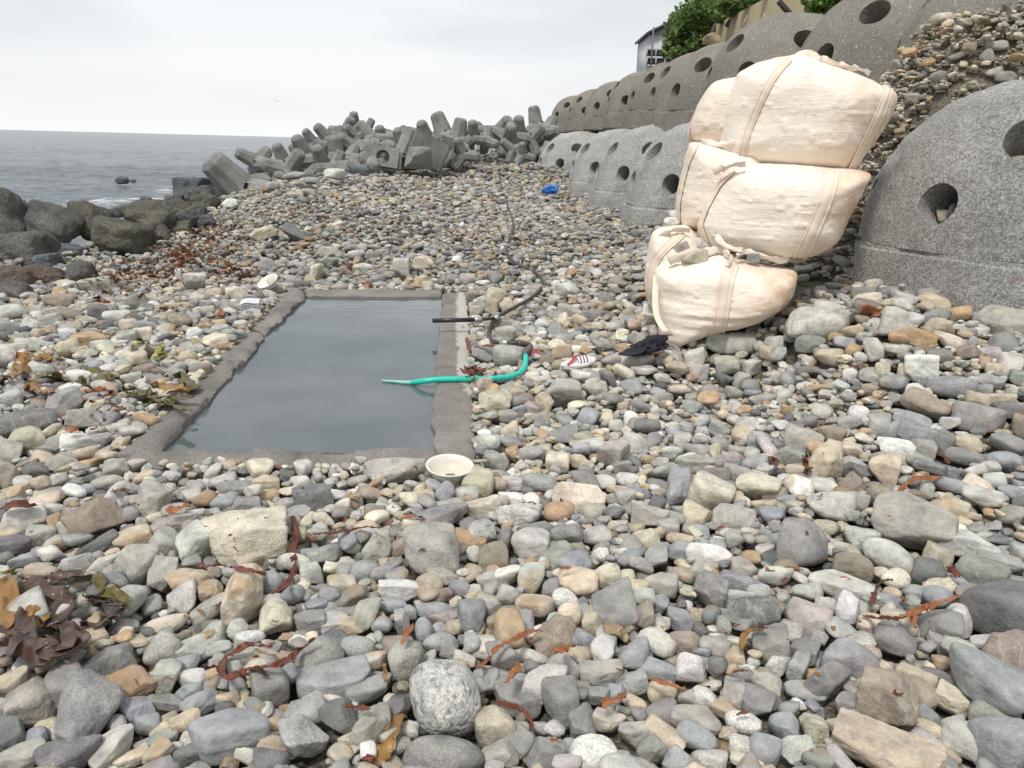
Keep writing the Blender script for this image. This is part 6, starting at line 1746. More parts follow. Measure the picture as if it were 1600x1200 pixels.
BST = [(1086, 402, 44, 24, 8, 5.5, 'y', 'yellow-green stone lying in the torn top of the lowest sandbag'), (1064, 389, 26, 22, 30, 5.65, 'v', 'grey-green stone leaning in the slumped bag top'), (1098, 380, 46, 18, 0, 5.75, 'l', 'long pale stone behind the torn bag top'), (1114, 394, 22, 14, 10, 5.55, 'g', 'small grey stone on the torn bag top'),
       (1176, 402, 20, 14, 0, 5.45, 'b', 'smooth blue-grey stone squeezed between the two large lower sandbags'), (1243, 405, 22, 13, 0, 5.5, 'n', 'brown pebble between the right ends of the two lower sandbags'), (1060, 337, 30, 16, 0, 6.0, 'l', 'pale stone at the left foot of the middle sandbags'), (1078, 342, 20, 16, 0, 6.05, 'n', 'pinkish brown stone beside the pale one under the middle sandbags'), (1049, 345, 24, 12, 0, 5.95, 'w', 'whitish flat stone left under the middle sandbags')]
for i, (px, py, w_, h_, ang, d, cc, lab) in enumerate(BST):
    s = Shape('rme'[i % 3], 760 + i); b = s.verts(4, .012); t = -R_(ang); v = b * np.array([w_ / 2, (w_ + h_) / 4, h_ / 2]) / F * d
    v = v @ np.array([[math.cos(t), 0, math.sin(t)], [0, 1, 0], [-math.sin(t), 0, math.cos(t)]]).T
    tag(link('bag_stone', mesh_np('bag_stone', v, ICO[4][1], M_STONE, np.repeat(np.r_[PAL[cc], .55][None], len(v), 0)), None, Vector(P(px, py, d))), lab, 'stone', 'stones lying on and between the sandbags')
# ---------------------------------------------------------------- hoses, bowls and what people left by the basin
def hz(x, y):
    i = int(np.clip((x - hx0) / HR, 0, len(HX) - 1)); j = int(np.clip((y - hy0) / HR, 0, len(HY) - 1)); v = H[j, i]
    return float(v) if v < 6 else float(T(x, y)) + .12
def onbeach(px, py, lift=.0):
    """point on top of the stones seen at a pixel"""
    dv = RM @ np.array([(px - 800) / F, -(py - 600) / F, -1.0]); prev = None
    g0 = ground(px, py, .14); d0 = float(PX(g0)[2][0])
    for t in np.linspace(d0 * .97, d0 * 1.12 + .2, 160):
        Q = CAM + t * dv
        if Q[2] < hz(Q[0], Q[1]) + lift: return Q
    return ground(px, py, .06 + lift)
def drape(pts, lift, smooth=5, z=None):
    Q = np.array([onbeach(x, y, lift) if len(q) == 0 else CAM + (RM @ np.array([(x - 800) / F, -(y - 600) / F, -1.0])) * ((q[0] - CAM[2]) / (RM @ np.array([(x - 800) / F, -(y - 600) / F, -1.0]))[2]) for x, y, *q in pts])
    k = np.ones(smooth) / smooth; n = len(Q)
    if n > smooth + 2:
        P2 = np.pad(Q, ((smooth // 2, smooth // 2), (0, 0)), 'edge'); Q = np.stack([np.convolve(P2[:, i], k, 'valid') for i in range(3)], 1)
    return Q
M_HOSE = plain_mat('black_hose', (.05, .048, .046), .55, bd=.001); M_PIPE = plain_mat('black_pipe', (.025, .025, .027), .35); M_CLAMP = plain_mat('clamp_metal', (.42, .42, .41), .35, .8)
M_TEAL = plain_mat('teal_hose', (.015, .56, .43), .32, var=.06)
h_px = [(795, 244), (789, 252), (782, 260), (780, 280), (785, 296), (792, 310), (794, 327), (804, 347), (801, 362), (791, 385), (792, 400), (807, 412), (824, 420), (840, 427), (850, 437), (849, 448), (842, 457), (820, 472)]
def dense(pts, step):
    return [tuple(q) for q in smoothpath(np.array(pts, float), step)]
far_ = drape(dense(h_px, 4), .03, 7)
c0 = P(775, 497, float(PX(ground(775, 497, .16))[2][0]))
near_ = drape(dense([(766, 512), (763, 524), (768, 532), (780, 536), (800, 536), (812, 535)], 4), .015, 3)
path = np.vstack([far_, smoothpath(np.array([far_[-1], P(797, 484, PX(c0)[2][0] * 1.01), c0, near_[0]]), .03)[1:], near_[1:]]); path = smoothpath(path[::2], .02)
hose = empty('black_hose', far_[-1], 'long black hose winding down the beach and looping beside the basin', 'hose'); hose.location.z = 0
V_, Fc = tube(path, .0165, 12); part('tube', V_, Fc, M_HOSE, hose)
def ringpart(parent, c_, ax, r, ln, mat_, name='clamp'):
    ax = np.array(ax) / np.linalg.norm(ax); V_, F_ = tube([c_ - ax * ln / 2, c_ - ax * ln * .42, c_ + ax * ln * .42, c_ + ax * ln / 2], [r * .85, r, r, r * .85], 16); return part(name, V_, F_, mat_, parent)
i_c = int(np.argmin(np.linalg.norm(path - c0, axis=1))); ringpart(hose, path[i_c], path[min(i_c + 1, len(path) - 1)] - path[i_c - 1], .03, .05, M_CLAMP)
ringpart(hose, path[-6], path[-1] - path[-8], .029, .06, M_CLAMP, 'end_collar')
p_end = P(676, 501, float(PX(ground(676, 501, z=.17))[2][0])); p_in = P(743, 499.5, float(PX(ground(743, 499, z=.17))[2][0]))
pipe = empty('water_pipe', p_in, 'short black pipe resting across the right basin wall, its end over the water', 'pipe')
V_, Fc = tube([p_end, p_in], .019, 16); V2, F2 = tube([p_end + (p_end - p_in) * .002, p_end + (p_in - p_end) * .03], .015, 16); part('pipe_tube', V_, Fc, M_PIPE, pipe); part('pipe_mouth', V2, F2, plain_mat('pipe_dark', (.005, .005, .005), .9), pipe)
ax = p_in - p_end; ringpart(pipe, P(747, 499.5, float(PX(p_in)[2][0])), ax, .028, .065, M_CLAMP)
V_, Fc = tube([p_in, c0], .016, 12); part('fitting', V_, Fc, plain_mat('brass_brown', (.14, .09, .05), .45, .4), pipe)
jp = onbeach(828, 541, .03); joint = empty('hose_joint', jp, 'dark elbow joint linking the black hose to the teal hose', 'joint')
t_px = [(820, 547), (821, 556), (823, 566), (823, 574), (819, 582), (812, 586), (800, 589), (786, 591), (772, 592), (758, 592), (744, 592)]
t1 = drape(t_px, .02, 5)
def atz(px, py, z): dv = RM @ np.array([(px - 800) / F, -(py - 600) / F, -1.0]); return CAM + dv * ((z - CAM[2]) / dv[2])
t2 = np.array([atz(735, 592, .095), atz(710, 592.5, .09), atz(685, 593, .088), atz(662, 595.5, .075), atz(645, 598, .045)])
tp = smoothpath(np.vstack([t1[:-1], t2]), .02); th_ = empty('teal_hose', t1[-1], 'bright teal green hose crossing the right basin wall into the water', 'hose'); th_.location.z = 0
V_, Fc = tube(tp, .0185, 14); part('tube', V_, Fc, M_TEAL, th_)
sp = smoothpath(np.array([atz(646, 597.6, .046), atz(632, 597.6, .040), atz(615, 596.2, .040), atz(597, 594.5, .040)]), .02); V_, Fc = tube(sp, np.linspace(.016, .006, len(sp)), 8); part('floating_end', V_, Fc, plain_mat('pale_teal', (.30, .60, .52), .4), th_)
V_, Fc = tube(smoothpath(np.array([path[-1], jp, tp[0] + [0, 0, .01], tp[1]]), .01), .024, 12); part('elbow', V_, Fc, plain_mat('grey_fitting', (.12, .11, .10), .6), joint)
# wash bowls
def bowl(name, c_, r, hgt, mat_, label, tilt=(0, 0)):
    rb = r * .62; prof = [(rb * .9, 0), (rb, .004), (rb * 1.08, .02), (r * .84, hgt * .62), (r * .90, hgt * .86), (r * .995, hgt * .93), (r, hgt * .97), (r * .985, hgt), (r * .93, hgt * .985), (r * .86, hgt * .93), (r * .80, hgt * .60), (rb * .95, .022), (rb * .6, .013), (0.0008, .012)]
    n_ = 72; V_ = []
    for (rr_, z) in prof: V_ += [(rr_ * math.cos(2 * math.pi * i / n_), rr_ * math.sin(2 * math.pi * i / n_), z) for i in range(n_)]
    Fc = [[j * n_ + i, j * n_ + (i + 1) % n_, (j + 1) * n_ + (i + 1) % n_, (j + 1) * n_ + i] for j in range(len(prof) - 1) for i in range(n_)]; Fc.append(list(range(n_))[::-1])
    E_ = empty(name, c_, label, 'bowl'); E_.rotation_euler = (tilt[0], tilt[1], 0); link('shell', mesh_np('shell', V_, Fc, mat_), E_); return E_
m, n, l, b = mat('aged_plastic', .38); tcn = n.new('ShaderNodeTexCoord'); sep = n.new('ShaderNodeSeparateXYZ'); l.new(tcn.outputs['Object'], sep.inputs[0])
zz = ramp(n, l, sep.outputs['Z'], 0.0, .07, (1, 1, 1, 1), (0, 0, 0, 1)); c = mix(n, l, math_(n, l, 'MULTIPLY', zz, .55), (.74, .72, .64), (.62, .50, .30))
c = mix(n, l, math_(n, l, 'MULTIPLY', ramp(n, l, noise(n, l, tcn.outputs['Object'], 14, 5, .65), .5, .75), .4), c, (.50, .44, .32)); l.new(c, b.inputs['Base Color']); M_BOWL = m
bg_ = ground(702, 747, .085); bowl('wash_bowl', (bg_[0], bg_[1], bg_[2] - .01), .113, .082, M_BOWL, 'cream plastic wash bowl standing by the near right corner of the basin', (R_(5), R_(2)))
s = Shape('f', 42); v = s.verts(3) * [.022, .016, .006]; tag(link('pebble', mesh_np('pebble', v, ICO[3][1], M_STONE, np.repeat(np.r_[PAL['d'], .5][None], len(v), 0)), None, Vector(bg_ + np.array([.005, -.01, .018]))), 'flat dark pebble lying inside the front wash bowl', 'stone')
m, n, l, b = mat('white_plastic', .4); b.inputs['Base Color'].default_value = (.78, .77, .71, 1); M_BOWL2 = m
bg2 = onbeach(424, 450, .01); bowl('wash_bowl', (bg2[0], bg2[1], bg2[2] + .02), .118, .075, M_BOWL2, 'white wash bowl tilted on the stones left beyond the basin, a stone in it', (R_(24), R_(-24)))
s = Shape('r', 43); v = s.verts(3) * [.052, .04, .03]; tag(link('stone_in_bowl', mesh_np('stone_in_bowl', v, ICO[3][1], M_STONE, np.repeat(np.r_[PAL['c'], .8][None], len(v), 0)), None, Vector(bg2 + np.array([-.005, .02, .065]))), 'buff stone lying inside the tilted white wash bowl', 'stone')
# folded towel
m, n, l, b = mat('striped_towel', .95); tcn = n.new('ShaderNodeTexCoord'); wv = n.new('ShaderNodeTexWave'); wv.inputs['Scale'].default_value = 17; wv.bands_direction = 'X'; l.new(tcn.outputs['Object'], wv.inputs['Vector'])
l.new(mix(n, l, ramp(n, l, wv.outputs['Fac'], .75, .88), (.76, .76, .78), (.45, .45, .52)), b.inputs['Base Color']); l.new(bump(n, l, noise(n, l, tcn.outputs['Object'], 300, 2), .5, .002), b.inputs['Normal']); M_TOW = m
tg = onbeach(392, 480, .02); tw = empty('folded_towel', tg, 'small white towel with grey stripes folded on a stone beside the basin', 'towel'); 
pf = []
for i in range(4):
    zz_ = .0 + i * .011; xs_ = np.linspace(-.085, .085, 14); xs_ = xs_ if i % 2 == 0 else xs_[::-1]; pf += [(x, 0, zz_ + .03 - .35 * max(0, abs(x) - .05) + .003 * math.sin(x * 40 + i)) for x in xs_]
V_, Fc = ribbon(np.array(pf), [0, 1, 0], .13, .004, 9, .004, .05, 0, 5); ob = link('folds', mesh_np('folds', V_, Fc, M_TOW), tw)
pf = [(x, -.062 - .004 * math.cos(x * 30), -.02) for x in np.linspace(-.085, .085, 16)]; V_, Fc = ribbon(np.array(pf), [0, .25, 1], .085, .004, 7, .004, .05); link('hanging_edge', mesh_np('hanging_edge', V_, Fc, M_TOW), tw); tw.rotation_euler = (R_(8), R_(-4), R_(12))
# slipper
sg = onbeach(904, 569, .02); slp = empty('slipper', sg, 'white slipper with a red strap and blue and red stripes lying on the stones', 'slipper'); slp.rotation_euler = (R_(14), R_(-8), R_(14))
M_W = plain_mat('white_foam', (.74, .73, .72), .6, var=.05); M_R = plain_mat('red_strap', (.50, .02, .02), .5); M_B = plain_mat('blue_stripe', (.06, .10, .26), .5)
def sole(t): return .5 * (1.0 + .10 * math.cos(t * 2 * math.pi)) 
pr = []
for i in range(48):
    a = 2 * math.pi * i / 48; x = .125 * math.cos(a); y = .046 * math.sin(a) * (1 + .22 * math.cos(a) - .18 * math.cos(2 * a) * 1); pr.append((x, y))
lv_ = [(.93, 0), (1, .005), (1, .020), (.95, .026), (.5, .022), (0.02, .021)]; V_ = [(x * s_, y * s_, z + .02 * max(0, x) ** 2 * 10) for s_, z in lv_ for x, y in pr]
Fc = [[j * 48 + i, j * 48 + (i + 1) % 48, (j + 1) * 48 + (i + 1) % 48, (j + 1) * 48 + i] for j in range(5) for i in range(48)] + [list(range(48))[::-1], [5 * 48 + i for i in range(48)]]
link('sole', mesh_np('sole', V_, Fc, M_W), slp)
def arch(x0, w_, r_y, hh, skew=0): 
    t = np.linspace(0, math.pi, 18); return np.c_[x0 + skew * np.cos(t), r_y * np.cos(t), .015 + hh * np.sin(t) ** .8]
V_, Fc = ribbon(arch(.035, 0, .047, .034), [1, 0, 0], .085, .004, 7); link('upper_strap', mesh_np('upper_strap', V_, Fc, M_W), slp)
for k, (x_, mt) in enumerate(((.012, M_B), (.034, M_R), (.056, M_B))):
    V_, Fc = ribbon(arch(x_, 0, .0485, .0362, .006)[2:-2], [1, 0, 0], .009, .002, 3); link('stripe', mesh_np('stripe', V_, Fc, mt), slp)
V_, Fc = ribbon(smoothpath(np.array([(-.088, -.03, .03), (-.05, -.012, .045), (-.02, .02, .052), (.0, .036, .045), (.03, .046, .03)]), .006), [.5, -1, 0], .018, .003, 4); link('toe_band', mesh_np('toe_band', V_, Fc, M_R), slp)
# crumpled things
def crumple(c_, dims, seed, lev=5, k=.55):
    d_ = ICO[lev][0]; r = 1 + k * (.5 * fbm(d_ * 2.2 + seed, 3, seed)) - .35 * k * np.abs(fbm(d_ * 4.5 + seed, 3, seed + 3)); return d_ * r[:, None] * np.array(dims) + np.array(c_) * 0
cg = onbeach(1016, 541, .03); v = crumple(cg, (.125, .10, .075), 8); v[:, 2] = np.maximum(v[:, 2], -.03); v[:, 2] += np.clip(v[:, 0], -.1, .14) * .35
cl_ = empty('black_cloth', cg, 'crumpled black cloth lying at the left foot of the lowest sandbag', 'cloth'); link('crumple', mesh_np('crumple', v, ICO[5][1], plain_mat('black_cloth_mat', (.014, .015, .022), .8, bd=.004)), cl_)
V_, Fc = ribbon(smoothpath(np.array([(-.05, -.06, 0), (-.11, -.08, -.02), (-.16, -.05, -.035), (-.185, -.02, -.04)]), .01), [.2, 1, .2], .09, .004, 7, .02, .05, 0, 3); link('trailing_edge', mesh_np('trailing_edge', V_, Fc, bpy.data.materials['black_cloth_mat']), cl_)
rg = onbeach(859, 297, .03); v = crumple(rg, (.16, .13, .10), 21); rag = empty('blue_rag', rg, 'bright blue crumpled plastic sheet at the foot of the lower blocks', 'plastic sheet'); link('crumple', mesh_np('crumple', v, ICO[5][1], plain_mat('blue_plastic', (.02, .17, .55), .35, bd=.01)), rag)
V_, Fc = ribbon(smoothpath(np.array([(.05, 0, .05), (.15, 0, .10), (.22, .02, .09)]), .02), [0, 1, .3], .12, .004, 5, .03, .08); link('corner', mesh_np('corner', V_, Fc, bpy.data.materials['blue_plastic']), rag)
# foam tray
yg = onbeach(1021, 492, .05); ty = empty('foam_tray', yg, 'white foam tray propped between the stones and the slumped sandbag', 'tray'); ty.rotation_euler = (R_(28), R_(6), R_(-8))
V_ = []; prf = [(.072, .045, 0), (.085, .058, .05), (.080, .053, .05), (.068, .041, .006)]
for a, b_, z in prf: V_ += [(-a, -b_, z), (a, -b_, z), (a, b_, z), (-a, b_, z)]
Fc = [[3, 2, 1, 0], [12, 13, 14, 15]] + [[j * 4 + i, j * 4 + (i + 1) % 4, (j + 1) * 4 + (i + 1) % 4, (j + 1) * 4 + i] for j in range(3) for i in range(4)]; link('shell', mesh_np('shell', V_, Fc, plain_mat('foam', (.78, .76, .70), .8, var=.04), smooth=False), ty)
# red plastic scrap by the joint, dark scrap on the wall
rp = onbeach(832, 552, .02); V_, Fc = ribbon(smoothpath(np.array([(-.04, 0, 0), (0, .01, .012), (.035, .0, .005), (.05, -.01, .0)]), .006), [0, 1, .2], .035, .002, 5, .01, .03); tag(link('red_scrap', mesh_np('red_scrap', V_, Fc, plain_mat('red_scrap_mat', (.50, .03, .06), .5)), None, Vector(rp)), 'small pinkish red scrap beside the end of the teal hose', 'scrap')
# bamboo splinters high on the slope
for i, (x, y, x2, y2) in enumerate(((1398, 110, 1426, 113), (1402, 117, 1428, 118), (1412, 122, 1436, 121))):
    a_, b_ = onbeach(x, y, .02), onbeach(x2, y2, .03); b_ = a_ + (b_ - a_) / np.linalg.norm(b_ - a_) * .16
    V_, Fc = tube([a_, (a_ + b_) / 2 + [0, 0, .006], b_], [.006, .011, .005], 6); o0 = V_.mean(0); tag(link('wood_splinter', mesh_np('wood_splinter', V_ - o0, Fc, plain_mat('pale_wood', (.60, .48, .33), .7) if i == 0 else bpy.data.materials['pale_wood']), None, Vector(o0)), ['upper of three pale wood splinters on the gravel slope beside the top sandbag', 'middle of three pale wood splinters on the gravel slope', 'lowest of three pale wood splinters on the gravel slope'][i], 'wood splinter', 'wood splinters on the slope')
# gull
gp = P(433, 158, 120); gu = empty('gull', gp, 'distant gull gliding over the sea in front of the pale sky', 'gull'); gu.rotation_euler = (0, R_(18), R_(20))
V_, Fc = tube([(-.06, -.30, .0), (-.0, -.2, .01), (0, 0, 0), (0, .2, .0), (0, .34, -.01)], [.02, .06, .085, .05, .02], 10); link('body', mesh_np('body', V_, Fc, plain_mat('gull_grey', (.30, .30, .31), .7)), gu)
for s_ in (-1, 1): V_, Fc = ribbon(smoothpath(np.array([(0, 0, .03), (s_ * .25, -.05, .12), (s_ * .55, .02, .10), (s_ * .72, .12, .04)]), .04), [0, 1, 0], np.linspace(.20, .04, len(smoothpath(np.array([(0, 0, .03), (s_ * .25, -.05, .12), (s_ * .55, .02, .10), (s_ * .72, .12, .04)]), .04))), .012, 5); link('wing', mesh_np('wing', V_, Fc, bpy.data.materials['gull_grey']), gu)
# ---------------------------------------------------------------- seaweed
def weed_mat(name, c1, c2, rough=.35, tl=.25):
    m, n, l, b = mat(name, rough); tcn = n.new('ShaderNodeTexCoord'); f = noise(n, l, tcn.outputs['Object'], 12, 4, .6)
    c = ramp(n, l, f, .35, .65, (*c1, 1), (*c2, 1)); l.new(c, b.inputs['Base Color']); l.new(bump(n, l, noise(n, l, tcn.outputs['Object'], 35, 4), .5, .008), b.inputs['Normal'])
    tr = n.new('ShaderNodeBsdfTranslucent'); l.new(c, tr.inputs[0]); ad = n.new('ShaderNodeMixShader'); ad.inputs[0].default_value = tl; l.new(b.outputs[0], ad.inputs[1]); l.new(tr.outputs[0], ad.inputs[2]); l.new(ad.outputs[0], n['Material Output'].inputs[0]); return m
WM = {'r': weed_mat('dark_red_weed', (.13, .035, .022), (.26, .07, .035)), 'o': weed_mat('orange_weed', (.34, .12, .045), (.48, .19, .08)), 'k': weed_mat('brown_kelp', (.075, .045, .035), (.17, .11, .085), .27), 'g': weed_mat('olive_kelp', (.10, .09, .03), (.20, .16, .05), .3), 'G': weed_mat('green_weed', (.22, .28, .03), (.35, .38, .06), .4), 'b': weed_mat('amber_kelp', (.30, .15, .04), (.42, .24, .08), .3)}
def weed(px, w_px, mk, label, group, name='seaweed_strand', cat='seaweed', lift=.012, seed=0, frill=None, taper=True, smooth=7):
    q = dense(px, 4) if len(px) > 1 else px
    if name == 'seaweed_strand': q = [(x + 3.5 * float(vn(np.array([x * .09, y * .09, seed]), 2)), y + 3.5 * float(vn(np.array([x * .09, y * .09, seed + 9.]), 3))) for x, y in q]; w_px *= .85
    pts = drape(q, lift, smooth); pts = smoothpath(pts, .012); n_ = len(pts); d = float(PX(pts[n_ // 2])[2][0]); w_ = w_px * d / F
    t = np.linspace(0, 1, n_); wd = w_ * (np.sin(np.pi * np.clip(t * .9 + .08, 0, 1)) ** .4 if taper else 1) * (1 + .3 * vn(np.c_[t * 9, t * 0, t * 0 + seed], seed))
    g_ = np.gradient(pts, axis=0); sd = np.cross(g_, [0, 0, 1.]); tw = vn(np.c_[t * 3.0 * max(1, n_ / 40), t * 0, t * 0], seed + 3)[:, None]; sd = sd / (np.linalg.norm(sd, axis=1, keepdims=True) + 1e-9) + np.array([0, 0, .9]) * tw
    V_, Fc = ribbon(pts, sd, wd, .0016, 9, w_ * .22, max(w_ * 1.1, .015), .12 if name == 'seaweed_strand' else .02, seed, w_ * (.22 if frill is None else frill)); o0 = V_.mean(0)
    return tag(link(name, mesh_np(name, V_ - o0, Fc, WM[mk]), None, Vector(o0)), label, cat, group)
GR1 = 'strands of red seaweed on the pebbles'
RW = [
 ([(456, 805), (462, 820), (466, 835), (458, 850), (454, 862), (460, 878), (458, 898), (446, 915), (422, 928)], 13, 'r', 'long dark red strand running down right of the largest cream block'),
 ([(307, 882), (330, 886), (350, 885), (372, 886), (392, 892), (418, 898)], 12, 'r', 'dark brown-red strand passing under the small tan stone by the largest cream block'),
 ([(429, 1012), (405, 1008), (383, 1008), (360, 1018), (346, 1032), (343, 1050), (353, 1062), (370, 1056), (390, 1046), (420, 1042), (445, 1032), (470, 1012), (495, 997)], 15, 'r', 'looped dark red strand ringing a grey stone in the lower left'),
 ([(488, 832), (515, 833), (545, 829), (570, 822), (596, 824)], 9, 'r', 'thin brown strand lying level above the foreground middle'),
 ([(626, 811), (640, 806), (655, 806), (670, 812)], 11, 'o', 'orange-red scrap of weed above the round olive grey stone'),
 ([(680, 826), (694, 830), (712, 826)], 10, 'r', 'dark red scrap over the ochre slab'),
 ([(849, 985), (825, 990), (803, 997), (786, 1004), (774, 1014), (764, 1030), (745, 1047)], 9, 'o', 'thin orange strand curving left from the rusty-ended block'),
 ([(812, 1034), (808, 1046), (798, 1058), (790, 1071)], 16, 'o', 'broad orange leaf hanging between stones in the middle foreground'),
 ([(642, 976), (640, 988), (630, 998), (625, 1006)], 12, 'o', 'small orange tuft above the squarish buff stone'),
 ([(772, 1093), (790, 1100), (808, 1104), (824, 1112), (832, 1128), (834, 1146)], 10, 'r', 'dark red strand hooking round right of the yellow-green stone'),
 ([(899, 1008), (884, 1012), (866, 1022)], 16, 'o', 'red-brown patch of weed stuck on the rusty-ended block'),
 ([(599, 1031), (600, 1048), (603, 1068)], 8, 'b', 'amber strip hanging left of the squarish buff stone'),
 ([(534, 1100), (552, 1106), (570, 1106), (582, 1110)], 10, 'r', 'dark red scrap at the bottom left of the pitted boulder'),
 ([(560, 1190), (572, 1184), (582, 1186)], 14, 'r', 'brown-red scrap at the bottom edge'),
 ([(596, 1196), (606, 1165), (618, 1140), (630, 1118)], 40, 'b', 'wide translucent amber sheet of weed at the foot of the pitted boulder'),
 ([(1195, 981), (1180, 984), (1166, 988), (1162, 1000), (1152, 1013)], 14, 'b', 'amber leaf folded under the slate-blue cobble'),
 ([(938, 1100), (955, 1098), (970, 1090), (980, 1081)], 18, 'o', 'brick red leaf on a blue-grey stone in the lower middle'),
 ([(1010, 1062), (1030, 1061), (1052, 1070), (1076, 1075)], 12, 'o', 'orange strand over the white-cream cobble\'s left neighbour'),
 ([(1195, 890), (1215, 893), (1235, 888), (1257, 892)], 10, 'o', 'orange-red strand below the buff triangular boulder'),
 ([(1145, 1050), (1156, 1046), (1166, 1048)], 11, 'r', 'dark red scrap left of the veined grey-tan cobble'),
 ([(1345, 962), (1375, 965), (1405, 966), (1430, 956), (1455, 945), (1480, 936), (1503, 929)], 15, 'o', 'long bright orange strand with a forked middle on the right foreground'),
 ([(1425, 958), (1424, 968), (1428, 980)], 12, 'o', 'short orange branch of weed below the long bright strand'),
 ([(1366, 942), (1366, 928), (1372, 912), (1384, 906), (1400, 910)], 7, 'k', 'thin blackish hooked strand above the long orange one'),
 ([(1362, 945), (1368, 935), (1366, 925)], 10, 'r', 'dark red tuft beside the blackish hooked strand'),
 ([(1399, 774), (1406, 762), (1418, 752), (1440, 745), (1460, 748), (1478, 744)], 9, 'o', 'orange strand arching over the long blue-grey oval stone on the right'),
 ([(1480, 886), (1488, 893), (1494, 902)], 18, 'r', 'dark orange tuft left of the round grey cobble by the big dark boulder'),
 ([(1254, 718), (1262, 726), (1268, 738)], 14, 'r', 'dark red tuft left of the squat tan boulder'),
 ([(1204, 716), (1214, 722), (1200, 728)], 10, 'r', 'dark red scrap under the rust-sided stone'),
 ([(1262, 781), (1258, 790)], 8, 'r', 'red scrap by the mottled light grey stone'),
 ([(1466, 705), (1474, 716), (1480, 724)], 8, 'r', 'dark red sliver in the middle of the right side stones'),
 ([(1346, 487), (1356, 483), (1366, 489), (1374, 485)], 20, 'o', 'rust red tuft wedged beneath the corner of the big concrete block'),
 ([(0, 796), (20, 790), (42, 788), (60, 784)], 22, 'r', 'dark red mat of weed at the left edge below the basin'),
 ([(256, 796), (270, 798), (284, 792), (300, 790)], 16, 'o', 'orange-brown tuft behind the pinkish grainy slab'),
 ([(178, 766), (192, 763), (206, 766)], 9, 'o', 'orange-red scrap right of the pale olive stone'),
 ([(104, 668), (112, 670), (120, 666)], 12, 'o', 'orange scrap left of the basin\'s near corner'),
 ([(446, 762), (430, 770)], 1, 'r', ''),
 ([(726, 575), (732, 580), (745, 574), (756, 582)], 16, 'r', 'brown-red mat of weed between the basin wall and the olive stone'),
 ([(730, 530), (732, 542), (736, 548)], 8, 'r', 'dark red scrap along the basin wall below the pipe'),
 ([(740, 540), (760, 538), (776, 542)], 6, 'r', 'thin red thread of weed under the hose loop'),
 ([(130, 616), (145, 608), (160, 612), (175, 606), (172, 622)], 18, 'o', 'brick red crumpled tuft among the olive kelp left of the basin'),
 ([(168, 626), (180, 636), (195, 640)], 14, 'r', 'brown-red tuft right of the brick red one'),
 ([(311, 497), (326, 496), (342, 494), (352, 486), (346, 478), (340, 486)], 10, 'o', 'orange-red hooked strand left of the folded towel'),
 ([(148, 464), (158, 470), (170, 474)], 12, 'r', 'dark red tuft on the left beach behind the orange stone'),
 ([(250, 482), (262, 480), (274, 484)], 12, 'b', 'amber tuft on the left beach'),
 ([(300, 640), (318, 636), (340, 628)], 1, 'r', ''),
 ([(596, 448), (604, 444), (610, 440)], 1, 'r', ''),
 ([(570, 446), (576, 442), (582, 446)], 8, 'r', 'dark brown scrap at the far basin wall'),
 ([(536, 413), (546, 416), (552, 424)], 10, 'r', 'brown curled scrap behind the basin\'s far wall'),
]
for i, (p_, w_, mk, lab) in enumerate(RW):
    if w_ > 1: weed(p_, w_, mk, lab, GR1, seed=i * 3 + 1)
GR2 = 'brown kelp blades heaped at the left edge'
z4 = lambda pts: [(x / 2.608, 740 + y / 2.608) for x, y in pts]
KW = [
 ([(45, 440), (120, 450), (200, 490), (290, 500), (300, 470)], 17, 'k', 'brown kelp blade along the top of the heap'),
 ([(300, 470), (260, 560), (180, 600), (100, 620), (60, 680), (0, 750)], 24, 'k', 'kelp blade running down to the left edge'),
 ([(130, 540), (85, 620), (80, 690), (150, 735), (240, 745), (310, 730), (330, 670), (290, 620), (200, 610)], 24, 'k', 'broad kelp blade looped like a bowl in the front of the heap'),
 ([(350, 495), (420, 530), (500, 535), (535, 540)], 14, 'k', 'kelp blade pointing right at the top of the heap'),
 ([(535, 545), (470, 590), (380, 615), (300, 610)], 20, 'k', 'dark kelp blade folded back below the right-pointing one'),
 ([(385, 405), (410, 450), (470, 490), (530, 520)], 13, 'g', 'greenish kelp blade crossing the upper right of the heap'),
 ([(190, 425), (270, 415), (380, 425)], 15, 'k', 'flat brown blade lying behind the heap'),
 ([(15, 400), (30, 480), (60, 540), (40, 600), (0, 640)], 16, 'b', 'amber kelp blade at the left edge of the picture'),
 ([(150, 545), (130, 570), (140, 600), (190, 560)], 18, 'b', 'amber glowing fold in the middle of the heap'),
 ([(0, 690), (30, 650), (50, 610), (90, 600)], 22, 'k', 'smooth brown blade at the lower left of the heap'),
 ([(220, 640), (250, 690), (200, 720), (160, 690)], 22, 'k', 'crumpled brown blade inside the loop'),
 ([(0, 398), (35, 395), (70, 400)], 7, 'G', 'yellow-green sliver above the heap at the left edge'),
]
for i, (p_, w_, mk, lab) in enumerate(KW): weed(z4(p_), w_ * 1.9, mk, lab, GR2, name='kelp_blade', cat='kelp', lift=.014 + .007 * (i % 4), seed=50 + i, frill=.05, smooth=19)
z3 = lambda pts: [(x / 4, 400 + y / 4) for x, y in pts]
GR3 = 'olive kelp blades left of the basin'
